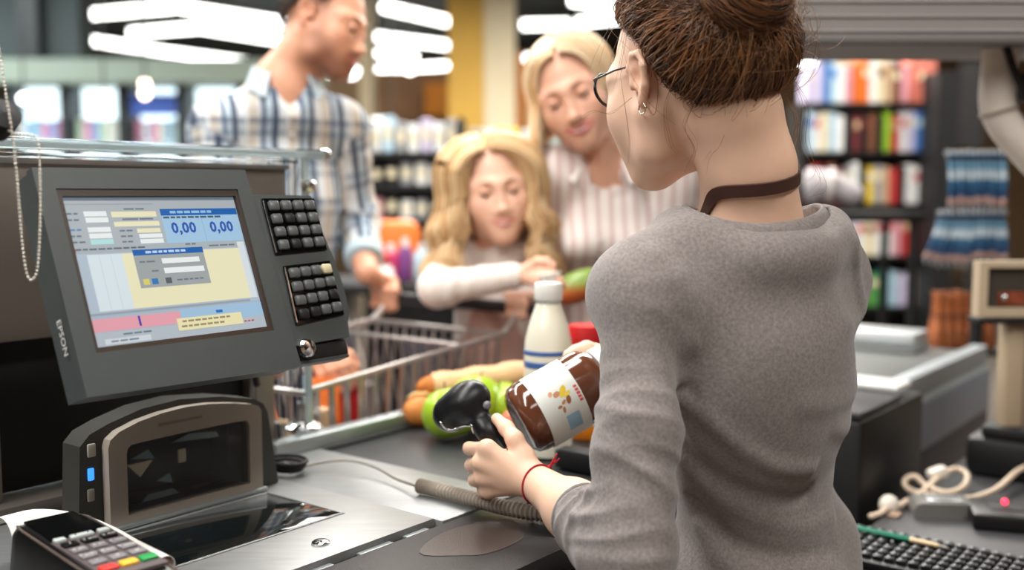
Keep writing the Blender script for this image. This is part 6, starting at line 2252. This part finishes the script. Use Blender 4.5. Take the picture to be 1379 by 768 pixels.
lab = MB(); vs, fs = [], []
na = 40
for i in range(na + 1):
    a = -.080 + .160 * i / na
    for s in (-.040, .024):
        vs += [wrap(s, a, .0002), wrap(s, a, .0010)]
for i in range(na):
    q = i * 4; w_ = q + 4
    fs += [(q + 1, q + 3, w_ + 3, w_ + 1), (q, w_, w_ + 2, q + 2), (q, q + 1, w_ + 1, w_), (q + 2, w_ + 2, w_ + 3, q + 3)]
lbl = part('jar_label', lab.add(vs, fs), M('jar_label_white', S(222, 226, 220), .45), t, smooth=60)


def ell_poly(cs, ca, rs, ra, rot=0, n=16):
    return [(cs + rs * math.cos(x) * math.cos(rot) - ra * math.sin(x) * math.sin(rot), ca + rs * math.cos(x) * math.sin(rot) + ra * math.sin(x) * math.cos(rot)) for x in np.linspace(0, 2 * math.pi, n, endpoint=False)]


for cs, ca, rs, ra, ro, c_ in [(.000, .020, .009, .0045, .9, (222, 190, 50)), (.004, .014, .006, .003, .4, (232, 206, 90)), (-.010, .020, .0055, .004, .2, (196, 140, 100)), (-.018, .024, .004, .003, .9, (210, 160, 120)),
                               (.002, .006, .006, .0035, 1.2, (150, 96, 60)), (-.006, .006, .004, .0022, .6, (190, 130, 90)), (-.014, .002, .0035, .0022, .1, (170, 120, 84)), (-.010, -.004, .0045, .0022, 1.3, (176, 132, 96))]:
    decal('label_print', ell_poly(cs, ca, rs, ra, ro), M('print_%d_%d' % (c_[0], c_[1]), S(*c_), .5), lbl, .0013)
mb = MB(); aa_ = np.linspace(-.040, -.014, 9)
mb.add([wrap(s_, a_, o_) for a_ in aa_ for s_ in (-.012, .009) for o_ in (.0011, .0014)], [f_ for i in range(8) for f_ in ((4 * i + 1, 4 * i + 3, 4 * i + 7, 4 * i + 5), (4 * i, 4 * i + 4, 4 * i + 6, 4 * i + 2))])
part('label_print', mb, M('print_blue_soft', S(150, 190, 214), .5), lbl, smooth=60)
for k in range(5):
    decal('label_print', [(.0165, .020 - .0052 * k), (.0165, .0165 - .0052 * k), (.0215, .0165 - .0052 * k), (.0215, .020 - .0052 * k)], M('print_red_soft', S(214, 84, 74), .5), lbl, .0013)

# green and red mango and the white item in the hand of the girl
p = P(780, 386, 2.34)
t = thing('mango', 'green and red mango over the cart beside the hand of the girl', 'fruit', p - [0, 0, .045])
mg = MB(frame(p, unit((.86, .1, .34)), unit((-.34, .1, .86))))
n0 = 0
mg.ball((0, 0, 0), (.068, .036, .036), 28)
vv = np.concatenate(mg.v); tcol = np.clip((vv[:, 2] - p[2] + .012) / .024, 0, 1)[:, None]
part('mango_skin', mg, M('mango_skin', (1, 1, 1), .35, attr='Col', var=.12, scale=40), t, smooth=180, col=np.array(S(190, 96, 52)) * (1 - tcol) + np.array(S(126, 152, 66)) * tcol)
part('stem', MB().tube([p + unit((.86, .1, .34)) * .066, p + unit((.86, .1, .34)) * .076], .003, 6), M('stem_brown', (0, 0, 0)), t)
p = P(742, 377, 2.325)
t = thing('white_tub', 'small white tub pinched between the fingers of the girl', 'tub', p - [0, 0, .02])
tt_ = frame(p - [0, 0, .018], (1, 0, .1), (0, 1, 0))
part('tub_body', MB(tt_).lathe([(.020, 0), (.024, .03)], 20), M('tub_white', S(236, 234, 228), .4), t)
part('tub_lid', MB(tt_).lathe([(.026, .030), (.026, .034), (.0, .035)], 20), M('tub_lid', S(246, 244, 240), .3), t)
# =================================================================== next lane on the far side of the cashier
t = thing('checkout_desk', 'dark desk behind the cashier carrying keyboard and small boxes', 'desk', W(2.1, .3))
part('desk_top', lb(((1.62, -.35, .67), (2.75, .64, .70)), r=.004), M('desk_grey', S(66, 66, 68), .4, var=.06, scale=20), t)
part('desk_side', lb(((1.66, .60, 0), (2.70, .63, .67))), cab_m, t)
for u in (1.66, 2.68):
    part('desk_leg', lb(((u, -.33, 0), (u + .03, .60, .67))), cab_m, t)

t = thing('till_cabinet', 'black till cabinet standing between desk and second belt', 'cabinet', W(2.2, .83))
part('cabinet_body', lb(((2.03, .70, 0), (2.44, 1.10, .87)), r=.012), M('cabinet_black', S(18, 18, 19), .45), t)
part('cabinet_top', lb(((2.035, .705, .87), (2.30, 1.08, .885)), r=.004), M('cabinet_top', S(48, 46, 48), .4), t)
part('top_slope', lb(((2.03, .78, .885), (2.12, 1.08, .905)), r=.008), M('cabinet_slope', S(58, 60, 64), .35), t)
t = thing('steel_tray', 'bright flat steel tray on the black till cabinet', 'tray', W(2.36, .80, .87))
part('tray_plate', MB(LF).box((2.345, .81, .893), (.10, .19, .014), .005), M('tray_steel', S(222, 223, 222), .35, metal=.1), t)
part('tray_rim', MB(LF).box((2.345, .905, .903), (.10, .006, .012), .002), alu, t)

t = thing('second_checkout', 'second checkout belt with grey side panel behind the cashier', 'counter', W(2.9, .95))
part('counter_body', lb(((2.45, .745, 0), (3.20, 1.25, .83))), M('second_grey', S(186, 198, 196), .5, var=.05, scale=4), t)
part('dark_band', lb(((2.45, .738, .56), (3.20, .745, .70)), r=.002), M('band_dark', S(48, 46, 54), .5), t)
part('upper_band', lb(((2.45, .736, .70), (3.20, .745, .82)), r=.002), M('band_slate', S(120, 128, 142), .45), t)
part('conveyor_belt', lb(((2.46, .80, .83), (3.19, 1.22, .866)), r=.005), M('belt_grey', S(84, 87, 85), .5, bump=.1, bscale=500), t)
part('side_rail', lb(((2.45, .745, .83), (3.20, .79, .885)), r=.006), M('second_rail', S(146, 152, 156), .5, metal=.4), t)
part('side_rail', lb(((2.45, 1.225, .83), (3.20, 1.26, .885)), r=.006), M('second_rail', (0, 0, 0)), t)
t = thing('steel_plate', 'long pale steel plate across the far end of the second belt', 'plate', W(3.25, 1.0, .87))
part('plate', MB(LF).box((3.09, 1.03, .895), (.14, .26, .056), .006), M('plate_steel', S(200, 204, 206), .32, metal=.4), t)
part('plate_edge', MB(LF).box((3.0175, 1.03, .892), (.005, .26, .018), .002), alu, t)

# keyboard
t = thing('keyboard', 'black keyboard under the green pencil on the dark desk', 'keyboard', W(1.76, .42, .70))
kb = MB(LF).box((1.762, .44, .709), (.175, .45, .018), .006)
part('keyboard_body', kb, M('keyboard_black', S(16, 16, 17), .45), t)
kmesh = MB(np.eye(4)).box((0, 0, .004), (.0155, .0155, .009), .0025).mesh('key', M('keyboard_key', S(27, 28, 30), .35), None)
klegend = M('key_print', S(176, 180, 180), .5)
LFi = LF.copy()
for r_ in range(6):
    for c_ in range(22):
        if rnd.random() < .03: continue
        uu, vv_ = 1.695 + .026 * r_ + (.002 if r_ == 5 else 0), .648 - .0193 * c_
        k = bpy.data.objects.new('key', kmesh); COL.objects.link(k); k.parent = t
        wp = W(uu, vv_, .7175)
        k.location = wp - np.array(t.location); k.rotation_euler = (0, 0, LANE)
        mb = MB(frame(W(uu, vv_, .7263), VX * -1, UX)).box((-.0025, .002, 0), (.004, .005, .0003), 0)
        part('legend', mb, klegend, k, smooth=0) if False else None
# printed legends of all keys, too small to read one by one
mb = MB()
for r_ in range(6):
    for c_ in range(22):
        uu, vv_ = 1.695 + .026 * r_, .648 - .0193 * c_
        mb.add([W(uu + a, vv_ + b_, .7263) for a, b_ in ((.0, .001), (.0, .0045), (.005, .0045), (.005, .001))], [(0, 1, 2, 3)])
part('key_legends', mb, klegend, t, kind='stuff', smooth=0)
# pencil
pa, pb = G(1120, 704, .733), G(1276, 738, .729)
t = thing('pencil', 'green pencil with pale tip lying across the black keyboard', 'pencil', (pa + pb) / 2 - [0, 0, .004])
d_ = unit(pb - pa)
part('barrel', MB().tube([pa, pb - d_ * .062], .0048, 6), M('pencil_green', S(0, 120, 92), .35), t, smooth=20)
part('ferrule', MB().tube([pb - d_ * .062, pb - d_ * .028, pb - d_ * .014], [.0047, .0045, .0036], 8), M('pencil_wood', S(226, 200, 160), .5), t, smooth=60)
part('tip', MB().tube([pb - d_ * .014, pb - d_ * .003, pb], [.0034, .0022, .0006], 8), M('pencil_tip', S(186, 184, 178), .3, metal=.4), t, smooth=60)

# small boxes, cords, tags
p = G(1275, 700, .70)
t = thing('grey_adapter', 'small grey wedge shaped adapter box behind the keyboard', 'box', p)
T = frame(G(1278, 700, .70), UX * .55 - VX * .84, UX * .84 + VX * .55)
part('adapter_body', loft(MB(T), [[(-.062 * k, -.012 * (1 if i else 1) + y0, z) for i, (k, y0) in enumerate(((1, 0), (-1, 0), (-.8, .09), (.8, .09)))] if False else
     [(-.065 * k, .0, z), (.065 * k, .0, z), (.055 * k, .085 * k, z), (-.055 * k, .085 * k, z)] for z, k in ((0, 1), (.016, 1), (.026, .93), (.030, .80))]), M('adapter_grey', S(120, 118, 114), .35, metal=.2), t, smooth=40)
part('adapter_lid', MB(T).box((0, .036, .0305), (.07, .05, .004), .0015), M('adapter_lid', S(150, 152, 152), .25, metal=.4), t)
p = G(1352, 716, .70)
t = thing('router_box', 'flat black box with red lamp at the frame edge of the desk', 'box', p)
T = frame(p, UX * .35 - VX * .94, UX * .94 + VX * .35)
part('router_body', MB(T).box((.03, .05, .016), (.17, .12, .032), .008), M('router_black', S(20, 20, 21), .4), t)
q = G(1353, 676, .742)
part('red_lamp', MB().ball(q, .006, 12), M('red_led', (.9, .02, .06), .3, emit=3.0, ecol=(1, .03, .08)), t, smooth=180)
part('router_vent', MB(T).box((.03, .05, .0325), (.10, .05, .003), .001), dark_m, t)

beige = M('cord_beige', S(206, 186, 164), .55)
t = thing('power_lead', 'beige cord coiled round a white plug and running off past the pole', 'cord', G(1260, 655, .70))
c_ = G(1258, 650, .70)
pts = bez([G(1395, 626, .74), G(1372, 634, .735), G(1340, 660, .722), G(1300, 672, .715), G(1255, 668, .712), G(1225, 660, .712), G(1218, 648, .725), G(1232, 642, .735), G(1248, 655, .72), G(1275, 664, .715), G(1298, 655, .72), G(1302, 640, .73), G(1288, 632, .735), G(1268, 640, .732), G(1240, 664, .715), G(1220, 676, .712), G(1206, 684, .71)], 120)
part('cord', MB().tube(pts, .0062, 8), beige, t, smooth=180)
part('plug', MB(frame(G(1262, 638, .735), (1, .2, .3), (-.2, 1, 0))).box((0, 0, 0), (.045, .03, .028), .011), M('plug_white', S(216, 208, 196), .4), t)
t = thing('white_plug', 'round white plug on a short cord by the sleeve of the cashier', 'plug', G(1196, 690, .70))
part('plug_body', MB(frame(G(1197, 680, .715), (1, .3, 0), (-.3, 1, 0))).ball((0, 0, 0), (.020, .018, .020), 16), M('plug_white', (0, 0, 0)), t, smooth=180)
part('plug_tail', MB().tube(bez([G(1172, 696, .705), G(1185, 692, .706), G(1194, 684, .715)], 10), .006, 8), beige, t, smooth=180)
part('plug_tag', MB(LF).box((G(1205, 692, .705) @ UX, G(1205, 692, .705) @ VX, .7035), (.03, .02, .005), .001), M('tag_tan', S(166, 140, 118), .6), t)

# pole with price display
pp_ = G(1358, 640, .70)
t = thing('price_display', 'beige pole with framed price display on a black base, beside the second belt', 'display', pp_)
part('display_base', MB(frame(pp_, UX, VX)).box((.06, -.03, .045), (.24, .22, .09), .02), M('base_black', S(20, 20, 21), .5), t)
part('base_collar', MB(frame(pp_, UX, VX)).box((0, 0, .10), (.10, .10, .03), .01), dark_m, t)
pole_m = M('pole_beige', S(178, 158, 132), .45)
yp = pp_[1]
ptop = P(1357, 430, yp)[2]
part('pole', MB(frame(pp_, (1, 0, 0), (0, 1, 0))).box((0, 0, (ptop - .70) / 2 + .045), (.056, .05, ptop - .70 - .07), .012), pole_m, t)
part('pole_groove', MB(frame(pp_, (1, 0, 0), (0, 1, 0))).box((.014, -.0255, (ptop - .70) / 2 + .045), (.006, .003, ptop - .70 - .12), .001), M('groove_dark', S(130, 112, 92), .6), t)
a, b_ = P(1316, 428, yp - .02), P(1420, 352, yp - .02)
fr = [(a[0], a[2]), (b_[0], a[2]), (b_[0], b_[2]), (a[0], b_[2])]
inn = [(a[0] + .018, a[2] + .022), (b_[0] - .018, a[2] + .022), (b_[0] - .018, b_[2] - .014), (a[0] + .018, b_[2] - .014)]
DT = np.array([[1, 0, 0, 0], [0, 0, -1, yp - .02], [0, 1, 0, 0], [0, 0, 0, 1.]])
part('display_frame', ring(MB(DT), sampled(fr, 4), sampled(inn, 4), -.03, .006), M('frame_beige', S(196, 176, 150), .4), t)
part('display_screen', MB(DT).box(((a[0] + b_[0]) / 2, (a[2] + b_[2]) / 2, -.012), (b_[0] - a[0] - .02, b_[2] - a[2] - .02, .01), 0), M('display_dark', S(70, 66, 60), .15), t)
part('display_print', MB(DT).box(((a[0] + b_[0]) / 2 + .01, a[2] + .042, -.005), (b_[0] - a[0] - .07, .030, .002), 0), M('display_copper', S(126, 64, 44), .3, var=.5, scale=40), t)
part('display_shelf', MB(DT).box(((a[0] + b_[0]) / 2, a[2] - .004, 0), (b_[0] - a[0] + .02, .012, .06), .004), dark_m, t)
part('display_bead', MB(DT).ball((a[0] + .055, a[2] + .045, .004), .008, 10), chrome, t, smooth=180)

# overhead canopy and curved pipe
t = thing('overhead_canopy', 'grey ridged canopy over the second lane, above the books', 'canopy', (1.15, 2.1, 1.6))
can = M('canopy_grey', S(134, 129, 126), .6, var=.05, scale=5)
ca, cb = P(1030, 55, 2.05), P(1460, 44, 2.05)
part('canopy_board', MB().span((ca[0], 2.05, ca[2]), (cb[0] + .3, 2.35, ca[2] + .30)), can, t)
for k in range(5):
    z = ca[2] + .018 + .028 * k
    part('ridge', MB().tube([(ca[0], 2.05, z), (cb[0] + .3, 2.05, z)], .0035, 8), can, t, smooth=60)
part('canopy_lip', MB().span((ca[0], 2.035, ca[2] - .008), (cb[0] + .3, 2.06, ca[2] + .006), .003), M('canopy_lip', S(92, 88, 86), .6), t)
for x in (ca[0] + .06, cb[0] + .2):
    part('hanger', MB().cyl((x, 2.2, ca[2] + .29), (x, 2.2, CEIL), .012, n=10), rail_m, t)
t = thing('curved_pipe', 'thick pale curved pipe hanging from the canopy', 'pipe', P(1345, 50, 2.1))
pm_ = M('pipe_pale', S(224, 214, 204), .4, var=.04)
pts = bez([P(1347, 53, 2.18), P(1346, 90, 2.18), P(1343, 135, 2.18), P(1352, 165, 2.18), P(1380, 200, 2.18), P(1430, 250, 2.18), P(1490, 300, 2.25), np.array([1.55, 2.5, 1.12]), np.array([1.78, 2.75, .85]), np.array([1.80, 2.78, .4]), np.array([1.80, 2.78, 0])], 60)
part('pipe', MB().tube(pts, .036, 18), pm_, t, smooth=180)
part('pipe_collar', MB().tube([pts[14], pts[15]], .040, 18), M('collar_pale', S(170, 158, 148), .4), t, smooth=60)
part('pipe_cable', MB().tube(bez([P(1352, 50, 2.14), P(1364, 90, 2.13), P(1378, 120, 2.13), P(1400, 150, 2.13)], 16), .008, 8), dark_m, t, smooth=180)
part('pipe_bracket', MB().box(P(1385, 118, 2.2), (.05, .04, .06), .01), dark_m, t)

# lanyards hanging in two tiers
LY = 3.1
t = thing('lanyard_rack', 'black hook rack behind the hanging blue lanyards', 'rack', (P(1300, 200, LY + .06)[0], LY + .06, 0))
rp0 = P(1300, 200, LY + .06)
part('rack_post', MB().cyl((rp0[0] + .04, LY + .03, 0), (rp0[0] + .04, LY + .03, P(1300, 205, LY)[2]), .02, n=10), black_m, t)
for y_, x0_, x1_ in ((206, 1272, 1360), (287, 1262, 1356)):
    q0, q1 = P(x0_, y_, LY), P(x1_, y_, LY)
    part('hook_bar', MB().cyl(q0, q1, .007, n=8), M('hook_steel', S(140, 142, 144), .3, metal=.8), t)
    part('bar_arm', MB().cyl((rp0[0] + .04, LY + .03, q0[2]), (rp0[0] + .04, LY, q0[2]), .008, n=8), black_m, t)
lan = fabric('lanyard_blue', (30, 92, 132), [(1, .18, .0, .030, (190, 206, 214), .85), (1, .18, .055, .020, (14, 40, 66), .9), (1, .18, .09, .018, (214, 168, 148), .8), (1, .18, .12, .024, (20, 62, 110), .7), (1, .18, .035, .010, (120, 170, 190), .6)], rough=.6)


def lanyard(px0, py0, px1, py1, label, grp):
    a, b_ = P(px0, py0, LY - .012), P(px1, py1, LY - .012 - .02 * rnd.random())
    t = thing('lanyard', label, 'lanyard', a, grp)
    n = 8
    pts = [a + (b_ - a) * s + [0, -.010 * math.sin(s * 3.14), 0] for s in np.linspace(0, 1, n)]
    w_ = .0085
    secs = [[p_ + [-w_, 0, 0], p_ + [-w_ * .6, -.004, 0], p_ + [w_ * .6, -.004, 0], p_ + [w_, 0, 0], p_ + [0, .003, 0]] for p_ in pts]
    o = part('strap', loft(MB(), secs), lan, t, smooth=50)
    me = o.data
    at = me.attributes.new('uvp', 'FLOAT_VECTOR', 'POINT')
    L_ = np.linalg.norm(b_ - a)
    at.data.foreach_set('vector', np.array([[0, .02 + (s / (n - 1)) * .175, 0] for s in range(n) for _ in range(5)], np.float32).ravel())
    part('clip', MB().box(b_ + [0, 0, -.008], (.010, .006, .018), .003), M('clip_steel', S(170, 176, 180), .3, metal=.7), t)
    part('loop', MB().tube([a + [0, .012, .012 * 0] + [0, .009 * math.sin(x), .012 * math.cos(x)] for x in np.linspace(0, 6.28, 10, endpoint=False)], .002, 5, closed=True), M('loop_grey', S(180, 186, 190), .4), t)


for i in range(11):
    x = 1279 + i * 7.2
    lanyard(x, 208, x + rnd.uniform(-1, 1), 276 + rnd.uniform(-2, 3), f'blue striped lanyard on the upper hook bar, {NTH[i]} from the bookcase', 'lanyards on the rack')
for i in range(13):
    x0_ = 1268 + i * 6.8; x1_ = 1246 + i * 9.0
    lanyard(x0_, 289, x1_, 352 + rnd.uniform(-3, 4) - abs(i - 6) * .6, f'blue striped lanyard on the lower hook bar, {NTH[i]} from the bookcase', 'lanyards on the rack')

# tapered orange brown packets under the lanyards, standing on the second counter end
po = M('packet_orange', S(150, 84, 44), .45, var=.5, scale=30)
pdk = M('packet_tie', S(92, 48, 26), .6)
FY = 3.25
tb0 = P(1262, 468, FY)
t = thing('packet_stand', 'dark stand holding the tapered orange brown packets', 'stand', (P(1296, 470, FY)[0], FY, 0))
zs_ = tb0[2]
part('stand_top', MB().span((P(1252, 470, FY)[0], FY - .06, zs_ - .02), (P(1345, 470, FY)[0], FY + .16, zs_), .004), black_m, t)
part('stand_column', MB().span((P(1285, 470, FY)[0], FY, 0), (P(1315, 470, FY)[0], FY + .1, zs_ - .02)), black_m, t)
for i in range(12):
    x = P(1260 + i * 6.6, 468, FY)[0]; y = FY - .02 + .07 * (i % 2); h = .165 + .02 * rnd.random()
    t = thing('tapered_packet', f'orange brown tapered packet under the lanyards, {NTH[i]} from the bookcase', 'packet', (x, y, zs_), 'tapered packets on the stand')
    T = frame((x, y, zs_), (1, 0, 0), (0, 1, 0))
    part('packet_body', MB(T).lathe([(.018, 0), (.025, .012), (.023, .045), (.015, .075), (.011, .11), (.010, h - .02), (.013, h)], 12), po, t, smooth=60)
    part('packet_tie', MB(T).lathe([(.0125, .098), (.0135, .101), (.0125, .106)], 12), pdk, t, smooth=60)

# white and blue bag and a striped grey bundle between cashier and bookcase
p = P(1056, 252, 4.2)
t = thing('white_bag', 'white and pale blue bag behind the neck of the cashier', 'bag', p - [0, 0, .12])
part('bag_body', MB().box(p + [0, .1, .02], (.14, .12, .24), .05), M('bag_white', S(196, 214, 226), .6, var=.12, scale=10), t)
part('bag_band', MB().box(p + [0, .036, .04], (.08, .01, .05), .004), shade('pale blue'), t)
t2 = thing('display_table', 'black low display table carrying white bag and striped bundle', 'table', (p[0] + .15, 4.35, 0))
zt_ = p[2] - .102
part('table_top', MB().span((p[0] - .12, 4.2, zt_ - .04), (p[0] + .58, 4.6, zt_ - .001), .005), black_m, t2)
for dx in (-.08, .54):
    for dy in (4.24, 4.56):
        part('leg', MB().cyl((p[0] + dx, dy, 0), (p[0] + dx, dy, zt_ - .04), .018, n=8), black_m, t2)
q = P(1136, 316, 4.25)
t = thing('striped_bundle', 'grey and white striped cloth bundle before the bookcase', 'bundle', (q[0], 4.35, zt_))
part('cloth_roll', MB().tube(bez([(q[0] - .12, 4.4, zt_ + .10), (q[0] - .02, 4.38, zt_ + .11), (q[0] + .10, 4.34, zt_ + .055)], 14), [.05, .075, .08, .078, .07, .066, .062, .06, .056, .052, .05, .048, .045, .03], 16), M('bundle_grey', S(170, 164, 166), .9, var=.35, scale=22), t, smooth=60)
part('cloth_band', MB().tube(bez([(q[0] - .03, 4.385, zt_ + .108), (q[0] - .01, 4.38, zt_ + .106)], 4), .076, 16), M('bundle_band', S(208, 200, 196), .9), t, smooth=60)
